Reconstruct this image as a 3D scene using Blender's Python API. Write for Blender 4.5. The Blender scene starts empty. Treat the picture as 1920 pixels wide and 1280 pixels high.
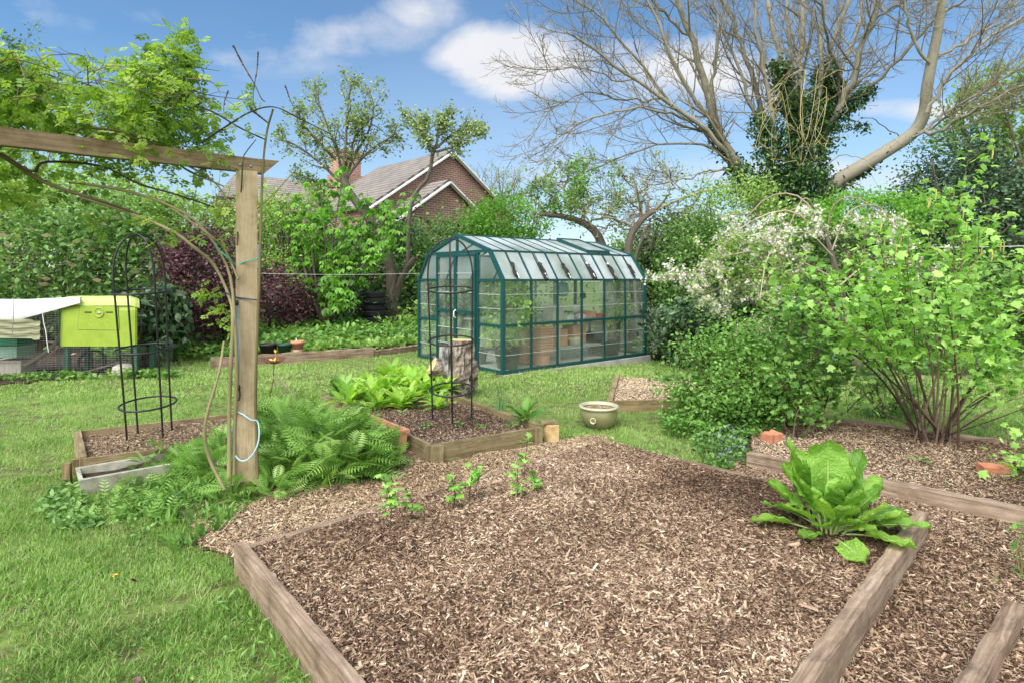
import bpy, math, random
import numpy as np
from mathutils import Vector
random.seed(7)
RNG = np.random.default_rng(11)
scn = bpy.context.scene
COL = scn.collection
rad = math.radians

# ------------------------------------------------------------------ camera
CAM_H = 1.55
FPX = 1089.0            # focal length in pixels of the 1920 px wide photograph
HOR = 520.0             # the horizon's row in the photograph
cam_d = bpy.data.cameras.new('camera')
cam = bpy.data.objects.new('camera', cam_d)
COL.objects.link(cam)
cam.location = (0, 0, CAM_H)
cam.rotation_euler = (rad(90), 0, 0)
cam_d.sensor_width = 36.0
cam_d.lens = 36.0 * FPX / 1920.0
cam_d.shift_y = -(640 - HOR) / 1920.0
cam_d.clip_start = 0.05
cam_d.clip_end = 2000
scn.camera = cam

# ------------------------------------------------------------------ light
SUN_EL, SUN_AZ = 52.0, 214.0        # degrees; azimuth clockwise from +Y (the view direction)
sun_d = bpy.data.lights.new('sun', 'SUN')
sun_d.energy = 2.3
sun_d.angle = rad(50)
sun_d.color = (1.0, 0.955, 0.89)
sun = bpy.data.objects.new('sun', sun_d)
COL.objects.link(sun)
_e, _a = rad(SUN_EL), rad(SUN_AZ)
sdir = Vector((math.sin(_a) * math.cos(_e), math.cos(_a) * math.cos(_e), math.sin(_e)))
sun.rotation_euler = sdir.to_track_quat('Z', 'Y').to_euler()

scn.view_settings.view_transform = 'Standard'
scn.view_settings.look = 'None'
scn.view_settings.exposure = 1.25
scn.view_settings.gamma = 1.0
scn.cycles.max_bounces = 8
scn.cycles.transparent_max_bounces = 24
scn.cycles.diffuse_bounces = 4
scn.cycles.glossy_bounces = 2
scn.cycles.transmission_bounces = 4
scn.cycles.caustics_reflective = False
scn.cycles.caustics_refractive = False

world = bpy.data.worlds.new('World')
scn.world = world
world.use_nodes = True
WN, WL = world.node_tree.nodes, world.node_tree.links
WN.clear()

def wn(t, **kw):
    n = WN.new(t)
    for k, v in kw.items():
        setattr(n, k, v)
    return n

def wmath(op, a, b=None, c=None):
    n = wn('ShaderNodeMath', operation=op)
    for i, v in enumerate((a, b, c)):
        if v is None:
            continue
        if isinstance(v, (int, float)):
            n.inputs[i].default_value = v
        else:
            WL.new(v, n.inputs[i])
    return n.outputs[0]

wo = wn('ShaderNodeOutputWorld')
bg = wn('ShaderNodeBackground')
SKY_STRENGTH = 0.074
bg.inputs['Strength'].default_value = SKY_STRENGTH
sky = wn('ShaderNodeTexSky', sky_type='NISHITA')
sky.sun_disc = False
sky.sun_elevation = rad(SUN_EL)
sky.sun_rotation = rad(SUN_AZ)
sky.air_density = 1.0
sky.dust_density = 0.35
sky.ozone_density = 2.6
sky.altitude = 0
tc = wn('ShaderNodeTexCoord')
sep = wn('ShaderNodeSeparateXYZ')
WL.new(tc.outputs['Generated'], sep.inputs[0])
yy = wmath('MAXIMUM', wmath('ABSOLUTE', sep.outputs[1]), 0.02)
uu = wmath('DIVIDE', sep.outputs[0], yy)
vv = wmath('DIVIDE', sep.outputs[2], yy)
# cloud detail: noise on the sky direction
mp = wn('ShaderNodeMapping')
mp.inputs['Scale'].default_value = (1.0, 1.0, 1.7)
WL.new(tc.outputs['Generated'], mp.inputs[0])
nz = wn('ShaderNodeTexNoise')
nz.inputs['Scale'].default_value = 4.2
nz.inputs['Detail'].default_value = 9
nz.inputs['Roughness'].default_value = 0.58
nz.inputs['Distortion'].default_value = 0.35
WL.new(mp.outputs[0], nz.inputs['Vector'])
nz2 = wn('ShaderNodeTexNoise')
nz2.inputs['Scale'].default_value = 1.6
nz2.inputs['Detail'].default_value = 4
WL.new(mp.outputs[0], nz2.inputs['Vector'])
# directions in which the clouds stand: (u, v, half width, half height, gain)
def blob(px, py, w, h, g):
    u0, v0 = (px - 960) / FPX, (HOR - py) / FPX
    du = wmath('DIVIDE', wmath('SUBTRACT', uu, u0), w / FPX)
    dv = wmath('DIVIDE', wmath('SUBTRACT', vv, v0), h / FPX)
    d = wmath('SQRT', wmath('ADD', wmath('MULTIPLY', du, du), wmath('MULTIPLY', dv, dv)))
    m = wmath('MULTIPLY', wmath('MAXIMUM', wmath('SUBTRACT', 1.0, d), 0.0), g)
    return m
tot = None
for a in [(640, 55, 290, 75, 0.75), (560, 90, 170, 70, 0.45), (780, 20, 120, 70, 0.8), (960, 112, 190, 92, 1.6), (1010, 130, 150, 60, 1.0),
          (1330, 130, 250, 110, 0.85), (1180, 90, 120, 60, 0.5), (1740, 208, 170, 34, 1.0), (250, 40, 150, 45, 0.32),
          (1560, 330, 420, 70, 0.45), (1100, 330, 500, 90, 0.3), (420, 110, 120, 60, 0.35), (60, 30, 130, 60, 0.25)]:
    b = blob(*a)
    tot = b if tot is None else wmath('MAXIMUM', tot, b)
dens = wmath('MULTIPLY', wmath('SUBTRACT', wmath('ADD', wmath('MULTIPLY', tot, 0.52), wmath('MULTIPLY', nz.outputs['Fac'], 1.25)), 0.74), 2.8)
dens = wmath('MINIMUM', wmath('MAXIMUM', dens, 0.0), 1.0)
# no clouds where no mask is, apart from a faint veil
gate = wmath('MINIMUM', wmath('MULTIPLY', tot, 3.2), 1.0)
dens = wmath('MULTIPLY', dens, gate)
veil = wmath('MULTIPLY', wmath('MAXIMUM', wmath('SUBTRACT', nz2.outputs['Fac'], 0.50), 0.0), 0.4)
dens = wmath('MINIMUM', wmath('ADD', dens, veil), 0.96)
# thin milky air low down
low = wmath('MULTIPLY', wmath('MAXIMUM', wmath('SUBTRACT', 0.42, vv), 0.0), 1.15)
low = wmath('MINIMUM', low, 0.38)
CLOUD_W = 0.93 / (SKY_STRENGTH * 2 ** 1.25)
shade = wmath('ADD', 0.80, wmath('MULTIPLY', wmath('SUBTRACT', nz.outputs['Fac'], 0.4), 0.75))
ccol = wn('ShaderNodeMix', data_type='RGBA')
ccol.inputs[6].default_value = (CLOUD_W * 0.62, CLOUD_W * 0.71, CLOUD_W * 0.86, 1)
ccol.inputs[7].default_value = (CLOUD_W * 1.0, CLOUD_W * 1.0, CLOUD_W * 1.03, 1)
WL.new(shade, ccol.inputs[0])
hs = wn('ShaderNodeHueSaturation')
hs.inputs['Saturation'].default_value = 1.16
hs.inputs['Hue'].default_value = 0.496
WL.new(sky.outputs[0], hs.inputs['Color'])
mx0 = wn('ShaderNodeMix', data_type='RGBA')
WL.new(low, mx0.inputs[0])
WL.new(hs.outputs[0], mx0.inputs[6])
mx0.inputs[7].default_value = (CLOUD_W * 0.68, CLOUD_W * 0.82, CLOUD_W * 1.0, 1)
mx = wn('ShaderNodeMix', data_type='RGBA')
WL.new(dens, mx.inputs[0])
WL.new(mx0.outputs[2], mx.inputs[6])
WL.new(ccol.outputs[2], mx.inputs[7])
# unseen bright cloud bank, added behind the camera for soft frontal fill light
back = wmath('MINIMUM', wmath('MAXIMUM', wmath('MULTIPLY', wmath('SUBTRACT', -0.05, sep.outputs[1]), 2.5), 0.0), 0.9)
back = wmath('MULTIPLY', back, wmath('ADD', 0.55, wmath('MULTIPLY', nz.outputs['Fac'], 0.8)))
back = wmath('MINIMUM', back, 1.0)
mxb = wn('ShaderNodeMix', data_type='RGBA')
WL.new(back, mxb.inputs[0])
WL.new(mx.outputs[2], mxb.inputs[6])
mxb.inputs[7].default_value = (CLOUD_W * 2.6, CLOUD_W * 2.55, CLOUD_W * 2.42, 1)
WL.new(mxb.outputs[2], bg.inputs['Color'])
WL.new(bg.outputs[0], wo.inputs['Surface'])

# ------------------------------------------------------------------ helpers: places
def P(px, py, Y):
    """photo pixel + depth -> world point"""
    return np.array([(px - 960) / FPX * Y, Y, CAM_H - (py - HOR) / FPX * Y])

def G(px, py, z=0.0):
    """photo pixel on the level z -> world point"""
    return P(px, py, (CAM_H - z) * FPX / (py - HOR))

def sst(x):
    x = np.clip(x, 0, 1)
    return x * x * (3 - 2 * x)

def ground(x, y):
    x, y = np.asarray(x, float), np.asarray(y, float)
    return -0.13 * sst((x - 0.2) / 2.4) * sst((y - 8.5) / 3.0)

def wob(x, y, s, seed=0.0):
    """cheap smooth noise in -1..1"""
    x = np.asarray(x, float) * s
    y = np.asarray(y, float) * s
    return (np.sin(x * 1.3 + 1.7 * np.sin(y * .9 + seed) + seed) + np.sin(y * 1.7 + 1.3 * np.sin(x * 1.1 - seed) + 2.1 * seed)
            + .5 * np.sin(x * 3.1 + y * 2.3 + seed * 3) + .5 * np.sin(x * 2.7 - y * 3.7 + seed)) / 3.0

def inpoly(x, y, poly):
    x, y = np.asarray(x), np.asarray(y)
    c = np.zeros(x.shape, bool)
    n = len(poly)
    for i in range(n):
        x1, y1 = poly[i][:2]
        x2, y2 = poly[(i + 1) % n][:2]
        if y1 == y2:
            continue
        k = ((y1 > y) != (y2 > y)) & (x < (x2 - x1) * (y - y1) / (y2 - y1) + x1)
        c ^= k
    return c

# ------------------------------------------------------------------ helpers: materials
def new_mat(name):
    m = bpy.data.materials.new(name)
    m.use_nodes = True
    m.node_tree.nodes.clear()
    return m, m.node_tree.nodes, m.node_tree.links

def ramp(N, cols, pos=None):
    r = N.new('ShaderNodeValToRGB')
    e = r.color_ramp.elements
    pos = pos or [i / (len(cols) - 1) for i in range(len(cols))]
    while len(e) < len(cols):
        e.new(0.5)
    for i, c in enumerate(cols):
        e[i].position = pos[i]
        e[i].color = (*c, 1)
    return r

LEAF_GAIN = dict(hedge_leaf=1.42, light_leaf=1.32, chard_leaf=1.0, rose_leaf=1.02, lettuce_leaf=1.2, weed_leaf=1.1, bark_chips=1.0, pale_wood_chips=1.0, white_blossom=1.0, yellow_flower=1.0, grass_blade=1.0, orange_peel=1.0, ivy_leaf=1.5)
def mat_leaf(name, cols, trans=0.35, rough=0.45, spec=0.3, crinkle=0):
    """leaf: colour by a random value each leaf carries"""
    m, N, L = new_mat(name)
    at = N.new('ShaderNodeAttribute'); at.attribute_name = 'rnd'
    r = ramp(N, [tuple(min(.85, (v * .9 + .1 * (c[0] * .3 + c[1] * .6 + c[2] * .1)) * LEAF_GAIN.get(name, 1.22)) for v in c) for c in cols])
    L.new(at.outputs['Fac'], r.inputs[0])
    p = N.new('ShaderNodeBsdfPrincipled')
    p.inputs['Roughness'].default_value = rough
    p.inputs['Specular IOR Level'].default_value = spec
    L.new(r.outputs[0], p.inputs['Base Color'])
    if crinkle:
        tcc = N.new('ShaderNodeTexCoord'); nc = N.new('ShaderNodeTexNoise'); nc.inputs['Scale'].default_value = crinkle; nc.inputs['Detail'].default_value = 3
        bc = N.new('ShaderNodeBump'); bc.inputs['Strength'].default_value = .9; bc.inputs['Distance'].default_value = .012
        L.new(tcc.outputs['Object'], nc.inputs['Vector']); L.new(nc.outputs['Fac'], bc.inputs['Height']); L.new(bc.outputs[0], p.inputs['Normal'])
    o = N.new('ShaderNodeOutputMaterial')
    if trans > 0:
        t = N.new('ShaderNodeBsdfTranslucent')
        hv = N.new('ShaderNodeHueSaturation')
        hv.inputs['Hue'].default_value = 0.485
        hv.inputs['Saturation'].default_value = 1.15
        hv.inputs['Value'].default_value = 1.5
        L.new(r.outputs[0], hv.inputs['Color'])
        L.new(hv.outputs[0], t.inputs['Color'])
        mxs = N.new('ShaderNodeMixShader')
        mxs.inputs[0].default_value = trans
        L.new(p.outputs[0], mxs.inputs[1]); L.new(t.outputs[0], mxs.inputs[2])
        L.new(mxs.outputs[0], o.inputs[0])
    else:
        L.new(p.outputs[0], o.inputs[0])
    return m

def mat_noise(name, cols, scale=6, detail=6, rough=0.8, bump=0.3, stretch=(1, 1, 1), attr=None, spec=0.3, metallic=0.0, pos=None, bscale=None, dist=0.0, mix_rnd=0.0, bdist=0.01, stain=0.0, sscale=2.5):
    m, N, L = new_mat(name)
    if attr:
        tcn = N.new('ShaderNodeAttribute'); tcn.attribute_name = attr
        src = tcn.outputs['Vector']
    else:
        tcn = N.new('ShaderNodeTexCoord')
        src = tcn.outputs['Object']
    mpn = N.new('ShaderNodeMapping')
    mpn.inputs['Scale'].default_value = stretch
    L.new(src, mpn.inputs[0])
    n = N.new('ShaderNodeTexNoise')
    n.inputs['Scale'].default_value = scale
    n.inputs['Detail'].default_value = detail
    n.inputs['Roughness'].default_value = 0.62
    n.inputs['Distortion'].default_value = dist
    L.new(mpn.outputs[0], n.inputs['Vector'])
    fac = n.outputs['Fac']
    if mix_rnd > 0:
        at = N.new('ShaderNodeAttribute'); at.attribute_name = 'rnd'
        mm = N.new('ShaderNodeMix')
        mm.inputs[0].default_value = mix_rnd
        L.new(fac, mm.inputs[2]); L.new(at.outputs['Fac'], mm.inputs[3])
        fac = mm.outputs[0]
    r = ramp(N, cols, pos or [0.25 + 0.5 * i / (len(cols) - 1) for i in range(len(cols))])
    L.new(fac, r.inputs[0])
    p = N.new('ShaderNodeBsdfPrincipled')
    p.inputs['Roughness'].default_value = rough
    p.inputs['Specular IOR Level'].default_value = spec
    p.inputs['Metallic'].default_value = metallic
    if stain:
        n3 = N.new('ShaderNodeTexNoise'); n3.inputs['Scale'].default_value = sscale; n3.inputs['Detail'].default_value = 7; n3.inputs['Roughness'].default_value = .7
        L.new(src, n3.inputs['Vector'])
        r3 = ramp(N, [(.42, .40, .36), (.85, .84, .80), (1.12, 1.12, 1.12)], [.32, .48, .68])
        L.new(n3.outputs['Fac'], r3.inputs[0])
        mm3 = N.new('ShaderNodeMix'); mm3.data_type = 'RGBA'; mm3.blend_type = 'MULTIPLY'; mm3.inputs[0].default_value = stain
        L.new(r.outputs[0], mm3.inputs[6]); L.new(r3.outputs[0], mm3.inputs[7]); L.new(mm3.outputs[2], p.inputs['Base Color'])
    else:
        L.new(r.outputs[0], p.inputs['Base Color'])
    if bump:
        b = N.new('ShaderNodeBump')
        b.inputs['Strength'].default_value = bump
        b.inputs['Distance'].default_value = bdist
        if bscale:
            n2 = N.new('ShaderNodeTexNoise')
            n2.inputs['Scale'].default_value = bscale
            n2.inputs['Detail'].default_value = 6
            L.new(mpn.outputs[0], n2.inputs['Vector'])
            L.new(n2.outputs['Fac'], b.inputs['Height'])
        else:
            L.new(n.outputs['Fac'], b.inputs['Height'])
        L.new(b.outputs[0], p.inputs['Normal'])
    o = N.new('ShaderNodeOutputMaterial')
    L.new(p.outputs[0], o.inputs[0])
    return m

def mat_glass(name, tint, clear=0.5, rough=0.25, grime=True):
    """greenhouse plastic: part see-through, part milky, with streaks of grime"""
    m, N, L = new_mat(name)
    tr = N.new('ShaderNodeBsdfTransparent'); tr.inputs[0].default_value = (0.97, 1.0, 0.98, 1)
    p = N.new('ShaderNodeBsdfPrincipled')
    p.inputs['Base Color'].default_value = (*tint, 1)
    p.inputs['Roughness'].default_value = rough
    p.inputs['Specular IOR Level'].default_value = 0.6
    tl = N.new('ShaderNodeBsdfTranslucent'); tl.inputs[0].default_value = (*tint, 1)
    m1 = N.new('ShaderNodeMixShader'); m1.inputs[0].default_value = 0.5
    L.new(p.outputs[0], m1.inputs[1]); L.new(tl.outputs[0], m1.inputs[2])
    m2 = N.new('ShaderNodeMixShader')
    L.new(m1.outputs[0], m2.inputs[1]); L.new(tr.outputs[0], m2.inputs[2])
    tcn = N.new('ShaderNodeTexCoord')
    n = N.new('ShaderNodeTexNoise'); n.inputs['Scale'].default_value = 2.3; n.inputs['Detail'].default_value = 5
    L.new(tcn.outputs['Object'], n.inputs['Vector'])
    mr = N.new('ShaderNodeMapRange')
    mr.inputs['From Min'].default_value = 0.3; mr.inputs['From Max'].default_value = 0.7
    mr.inputs['To Min'].default_value = clear - 0.12; mr.inputs['To Max'].default_value = clear + 0.1
    L.new(n.outputs['Fac'], mr.inputs[0]); L.new(mr.outputs[0], m2.inputs[0])
    n4 = N.new('ShaderNodeTexNoise'); n4.inputs['Scale'].default_value = 1.3; n4.inputs['Detail'].default_value = 8
    L.new(tcn.outputs['Object'], n4.inputs['Vector'])
    r4 = ramp(N, [tuple(v * f for v, f in zip(tint, (.62, .70, .60))), tint, tuple(min(1, v * 1.2) for v in tint)], [.33, .5, .68])
    L.new(n4.outputs['Fac'], r4.inputs[0]); L.new(r4.outputs[0], p.inputs['Base Color']); L.new(r4.outputs[0], tl.inputs[0])
    o = N.new('ShaderNodeOutputMaterial'); L.new(m2.outputs[0], o.inputs[0])
    return m

def mat_brick(name, c1, c2, mortar, bw=.34, rh=.11, ms=.014):
    m, N, L = new_mat(name)
    at = N.new('ShaderNodeAttribute'); at.attribute_name = 'lc'
    b = N.new('ShaderNodeTexBrick')
    b.inputs['Color1'].default_value = (*c1, 1); b.inputs['Color2'].default_value = (*c2, 1); b.inputs['Mortar'].default_value = (*mortar, 1)
    b.inputs['Scale'].default_value = 1.0
    b.inputs['Brick Width'].default_value = bw; b.inputs['Row Height'].default_value = rh
    b.inputs['Mortar Size'].default_value = ms
    n = N.new('ShaderNodeTexNoise'); n.inputs['Scale'].default_value = 1.1; n.inputs['Detail'].default_value = 5
    L.new(at.outputs['Vector'], b.inputs['Vector']); L.new(at.outputs['Vector'], n.inputs['Vector'])
    mxn = N.new('ShaderNodeMix'); mxn.data_type = 'RGBA'; mxn.blend_type = 'MULTIPLY'
    mxn.inputs[0].default_value = 0.6
    r = ramp(N, [(0.6, 0.55, 0.55), (1, 1, 1)], [0.3, 0.65])
    L.new(n.outputs['Fac'], r.inputs[0])
    L.new(b.outputs['Color'], mxn.inputs[6]); L.new(r.outputs[0], mxn.inputs[7])
    p = N.new('ShaderNodeBsdfPrincipled'); p.inputs['Roughness'].default_value = 0.9
    L.new(mxn.outputs[2], p.inputs['Base Color'])
    bp = N.new('ShaderNodeBump'); bp.inputs['Strength'].default_value = 0.4; bp.inputs['Distance'].default_value = 0.01
    bp.invert = True
    L.new(b.outputs['Fac'], bp.inputs['Height']); L.new(bp.outputs[0], p.inputs['Normal'])
    o = N.new('ShaderNodeOutputMaterial'); L.new(p.outputs[0], o.inputs[0])
    return m

# ------------------------------------------------------------------ helpers: meshes
class MB:
    """collects geometry in world coordinates, links it as ONE object"""
    def __init__(self):
        self.V, self.F, self.LC, self.RN = [], [], [], []
        self.n = 0
        self.smooth = []

    def add(self, v, faces, lc=None, rnd=0.5, smooth=False):
        """faces: list of int arrays (m,k)"""
        v = np.asarray(v, float).reshape(-1, 3)
        self.V.append(v)
        self.LC.append(v if lc is None else np.asarray(lc, float).reshape(-1, 3))
        for f in faces:
            f = np.asarray(f, int)
            if f.size == 0:
                continue
            self.F.append(f + self.n)
            rr = np.broadcast_to(np.asarray(rnd, float), (len(f),)) if np.ndim(rnd) < 1 or len(rnd) == len(f) else None
            self.RN.append(rr.copy())
            self.smooth.append(np.full(len(f), smooth))
        self.n += len(v)

    def box(self, c, ax, half, jit=0.0, seg=1, bow=0.0, rnd=0.5, chew=0.0):
        """box at centre c along the axes ax (3 unit vectors), half sizes; seg cuts along axis 0; chew = ragged edges"""
        c = np.asarray(c, float); ax = np.asarray(ax, float)
        h = np.asarray(half, float)
        ts = np.linspace(-1, 1, seg + 1)
        prof = np.array([(-1, -1), (1, -1), (1, 1), (-1, 1)], float)
        rows = []
        for t in ts:
            for q in prof:
                l = np.array([t * h[0], q[0] * h[1], q[1] * h[2]])
                if jit:
                    l[1:] += RNG.normal(0, jit, 2)
                if chew and seg > 1:
                    l[2] += (chew * .12 * math.sin(t * h[0] * 5 + q[0] * 2) + RNG.normal(0, chew * .26)) * (1 if q[1] > 0 else .4)
                if bow:
                    l[2] += bow * (1 - t * t)
                rows.append(l)
        lc = np.array(rows)
        v = c + lc @ ax
        q = []
        for i in range(seg):
            a = 4 * i; b = a + 4
            for k in range(4):
                k2 = (k + 1) % 4
                q.append((a + k, a + k2, b + k2, b + k))
        q.append((3, 2, 1, 0)); e = 4 * seg
        q.append((e, e + 1, e + 2, e + 3))
        self.add(v, [np.array(q)], lc + RNG.uniform(-3, 3, 3), rnd)

    def beam(self, a, b, w, h, up=(0, 0, 1), **kw):
        """box from point a to b, w wide, h high"""
        a, b = np.asarray(a, float), np.asarray(b, float)
        d = b - a; L = np.linalg.norm(d); d = d / L
        s = np.cross(up, d); s /= max(np.linalg.norm(s), 1e-9); u = np.cross(d, s)
        self.box((a + b) / 2, (d, s, u), (L / 2, w / 2, h / 2), **kw)

    def tubes(self, Pn, R, sides=4, cap=False, rnd=None, smooth=True):
        """Pn (N,K,3), R (N,K)"""
        Pn = np.asarray(Pn, float); R = np.asarray(R, float)
        if Pn.ndim == 2:
            Pn, R = Pn[None], np.broadcast_to(R, (1, Pn.shape[0]))
        N_, K = Pn.shape[:2]
        T = np.gradient(Pn, axis=1)
        T /= np.linalg.norm(T, axis=2, keepdims=True) + 1e-9
        mean = Pn[:, -1] - Pn[:, 0]
        mean /= np.linalg.norm(mean, axis=1, keepdims=True) + 1e-9
        ref = np.where(np.abs(mean[:, 2:3]) > 0.75, np.array([[0.2, 1.0, 0.1]]), np.array([[0.1, 0.05, 1.0]]))
        n1 = np.cross(T, ref[:, None, :]); n1 /= np.linalg.norm(n1, axis=2, keepdims=True) + 1e-9
        n2 = np.cross(T, n1)
        th = np.arange(sides) / sides * 2 * math.pi
        V = Pn[:, :, None, :] + R[:, :, None, None] * (np.cos(th)[None, None, :, None] * n1[:, :, None, :] + np.sin(th)[None, None, :, None] * n2[:, :, None, :])
        idx = np.arange(N_ * K * sides).reshape(N_, K, sides)
        a = idx[:, :-1, :]; b = idx[:, 1:, :]
        q = np.stack([a, np.roll(a, -1, 2), np.roll(b, -1, 2), b], -1).reshape(-1, 4)
        S = np.cumsum(np.linalg.norm(np.diff(Pn, axis=1, prepend=Pn[:, :1]), axis=2), axis=1)
        lc = np.stack([np.broadcast_to(S[:, :, None], V.shape[:3]), R[:, :, None] * np.cos(th) + np.arange(N_)[:, None, None] * .37, R[:, :, None] * np.sin(th) + 0 * S[:, :, None]], -1)
        fr = np.repeat(RNG.random(N_) if rnd is None else np.full(N_, rnd), (K - 1) * sides)
        self.add(V.reshape(-1, 3), [q], lc.reshape(-1, 3), fr, smooth)
        if cap:
            for i in range(N_):
                e = idx[i]
                self.F.append(e[0][::-1][None] + self.n - V.reshape(-1, 3).shape[0]); self.RN.append(np.array([.5])); self.smooth.append(np.array([False]))
                self.F.append(e[-1][None] + self.n - V.reshape(-1, 3).shape[0]); self.RN.append(np.array([.5])); self.smooth.append(np.array([False]))

    def lathe(self, prof, c, seg=28, axis=None, smooth=True, squash=(1, 1), rnd=0.5, noise=0.0):
        """prof: list of (r, z)"""
        prof = np.asarray(prof, float)
        th = np.arange(seg) / seg * 2 * math.pi
        x = prof[:, 0:1] * np.cos(th) * squash[0]; y = prof[:, 0:1] * np.sin(th) * squash[1]
        z = np.repeat(prof[:, 1:2], seg, 1)
        if noise:
            f = 1 + noise * np.sin(th * 3 + prof[:, 1:2] * 7) + noise * .6 * np.sin(th * 7 + prof[:, 1:2] * 19)
            x = x * f; y = y * f
        v = np.stack([x, y, z], -1)
        if axis is not None:
            A = np.asarray(axis, float); A /= np.linalg.norm(A)
            r_ = np.array([0, 0, 1.]) if abs(A[2]) < .9 else np.array([1., 0, 0])
            X = np.cross(r_, A); X /= np.linalg.norm(X); Y_ = np.cross(A, X)
            v = v[..., 0:1] * X + v[..., 1:2] * Y_ + v[..., 2:3] * A
        v = v + np.asarray(c, float)
        K = len(prof)
        idx = np.arange(K * seg).reshape(K, seg)
        a, b = idx[:-1], idx[1:]
        q = np.stack([a, np.roll(a, -1, 1), np.roll(b, -1, 1), b], -1).reshape(-1, 4)
        self.add(v.reshape(-1, 3), [q], None, rnd, smooth)

    def quad(self, a, b, c, d, rnd=0.5):
        self.add([a, b, c, d], [[(0, 1, 2, 3)]], None, rnd)

    def slab(self, pts, nrm, th, lc=None):
        """flat polygon given thickness along nrm"""
        pts = np.asarray(pts, float); n = np.asarray(nrm, float); n /= np.linalg.norm(n)
        k = len(pts)
        v = np.vstack([pts - n * th / 2, pts + n * th / 2])
        f4 = [(i, (i + 1) % k, (i + 1) % k + k, i + k) for i in range(k)]
        l = None
        if lc is not None:
            l = np.vstack([lc, lc])
        self.add(v, [np.array([list(range(k))[::-1]]), np.array([list(range(k, 2 * k))]), np.array(f4)], l)

    def scatter(self, tmpl, pos, Rm, sc, rnd=None, smooth=False):
        """tmpl = (verts, [tri/quad arrays]); pos (N,3), Rm (N,3,3) rows are the axes, sc (N,) or (N,3)"""
        tv, tf = tmpl
        N_ = len(pos)
        if N_ == 0:
            return
        sc = np.asarray(sc, float)
        if sc.ndim < 2:
            sc = np.broadcast_to(sc, (N_,))[:, None] * np.ones((1, 3))
        rnd = RNG.random(N_) if rnd is None else rnd
        v = (tv[None] * sc[:, None, :]) @ Rm + pos[:, None, :]
        k = len(tv)
        fs = [(np.asarray(f)[None] + (np.arange(N_) * k)[:, None, None]).reshape(-1, np.asarray(f).shape[1]) for f in tf]
        self.V.append(v.reshape(-1, 3)); self.LC.append(v.reshape(-1, 3))
        for f0, f in zip(tf, fs):
            self.F.append(f + self.n)
            self.RN.append(np.repeat(rnd, len(f0)))
            self.smooth.append(np.full(len(f), smooth))
        self.n += N_ * k

    def build(self, name, mat, parent=None, base=None, lc=True):
        V = np.vstack(self.V)
        if parent is not None:
            p = parent
            off = np.array(p.location)
            while p.parent is not None:
                p = p.parent
                off = off + np.array(p.location)
        elif base is not None:
            off = np.asarray(base, float)
        else:
            mn, mxx = V.min(0), V.max(0)
            off = np.array([(mn[0] + mxx[0]) / 2, (mn[1] + mxx[1]) / 2, mn[2]])
        me = bpy.data.meshes.new(name)
        me.vertices.add(len(V))
        me.vertices.foreach_set('co', (V - off).astype(np.float32).ravel())
        sizes = np.concatenate([np.full(len(f), f.shape[1]) for f in self.F])
        loops = np.concatenate([f.ravel() for f in self.F])
        me.loops.add(len(loops)); me.loops.foreach_set('vertex_index', loops.astype(np.int32))
        me.polygons.add(len(sizes))
        st = np.concatenate([[0], np.cumsum(sizes)[:-1]])
        me.polygons.foreach_set('loop_start', st.astype(np.int32))
        me.polygons.foreach_set('use_smooth', np.concatenate(self.smooth))
        me.update(calc_edges=True)
        a = me.attributes.new('rnd', 'FLOAT', 'FACE')
        a.data.foreach_set('value', np.concatenate(self.RN).astype(np.float32))
        if lc and len(V) < 300000:
            a = me.attributes.new('lc', 'FLOAT_VECTOR', 'POINT')
            a.data.foreach_set('vector', np.vstack(self.LC).astype(np.float32).ravel())
        me.materials.append(mat)
        o = bpy.data.objects.new(name, me)
        COL.objects.link(o)
        if parent is not None:
            o.parent = parent
        else:
            o.location = off
        return o

def thing(name, label, cat, loc, group=None):
    o = bpy.data.objects.new(name, None)
    o.empty_display_size = 0.2
    COL.objects.link(o)
    o.location = [float(q) for q in loc]
    o['label'] = label; o['category'] = cat
    if group:
        o['group'] = group
    return o

def tag(o, label=None, cat=None, group=None, kind=None):
    for k, v in (('label', label), ('category', cat), ('group', group), ('kind', kind)):
        if v:
            o[k] = v
    return o

# ------------------------------------------------------------------ helpers: leaves and branches
def rots(yaw, pitch, roll):
    """rows = the template's x (along the leaf), y, z axes in the world"""
    cy, sy, cp, sp, cr, sr = np.cos(yaw), np.sin(yaw), np.cos(pitch), np.sin(pitch), np.cos(roll), np.sin(roll)
    X = np.stack([cy * cp, sy * cp, sp], -1)
    Y0 = np.stack([-sy, cy, 0 * cy], -1)
    Z0 = np.cross(X, Y0)
    Yv = Y0 * cr[:, None] + Z0 * sr[:, None]
    Z = np.cross(X, Yv)
    return np.stack([X, Yv, Z], 1)

def rrot(n, p0=-0.3, ps=0.5, rs=0.6, yaw=None):
    return rots(RNG.uniform(0, 6.283, n) if yaw is None else yaw, RNG.normal(p0, ps, n), RNG.normal(0, rs, n))

A = np.array
DIAMOND = (A([(0, 0, 0), (.45, .3, .06), (1, 0, -.08), (.45, -.3, .06)]), [A([(0, 2, 1), (0, 3, 2)])])
NARROW = (A([(0, 0, 0), (.4, .14, .03), (1, 0, -.1), (.4, -.14, .03)]), [A([(0, 2, 1), (0, 3, 2)])])
OVAL = (A([(0, 0, 0), (.25, .24, .05), (.65, .26, .04), (1, 0, -.1), (.65, -.26, .04), (.25, -.24, .05), (.5, 0, -.01)]),
        [A([(0, 6, 1), (1, 6, 2), (2, 6, 3), (3, 6, 4), (4, 6, 5), (5, 6, 0)])])

def join_t(parts):
    vs, fs, n = [], {}, 0
    for v, f in parts:
        vs.append(v)
        for q in f:
            fs.setdefault(q.shape[1], []).append(q + n)
        n += len(v)
    return (np.vstack(vs), [np.vstack(x) for x in fs.values()])

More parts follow.
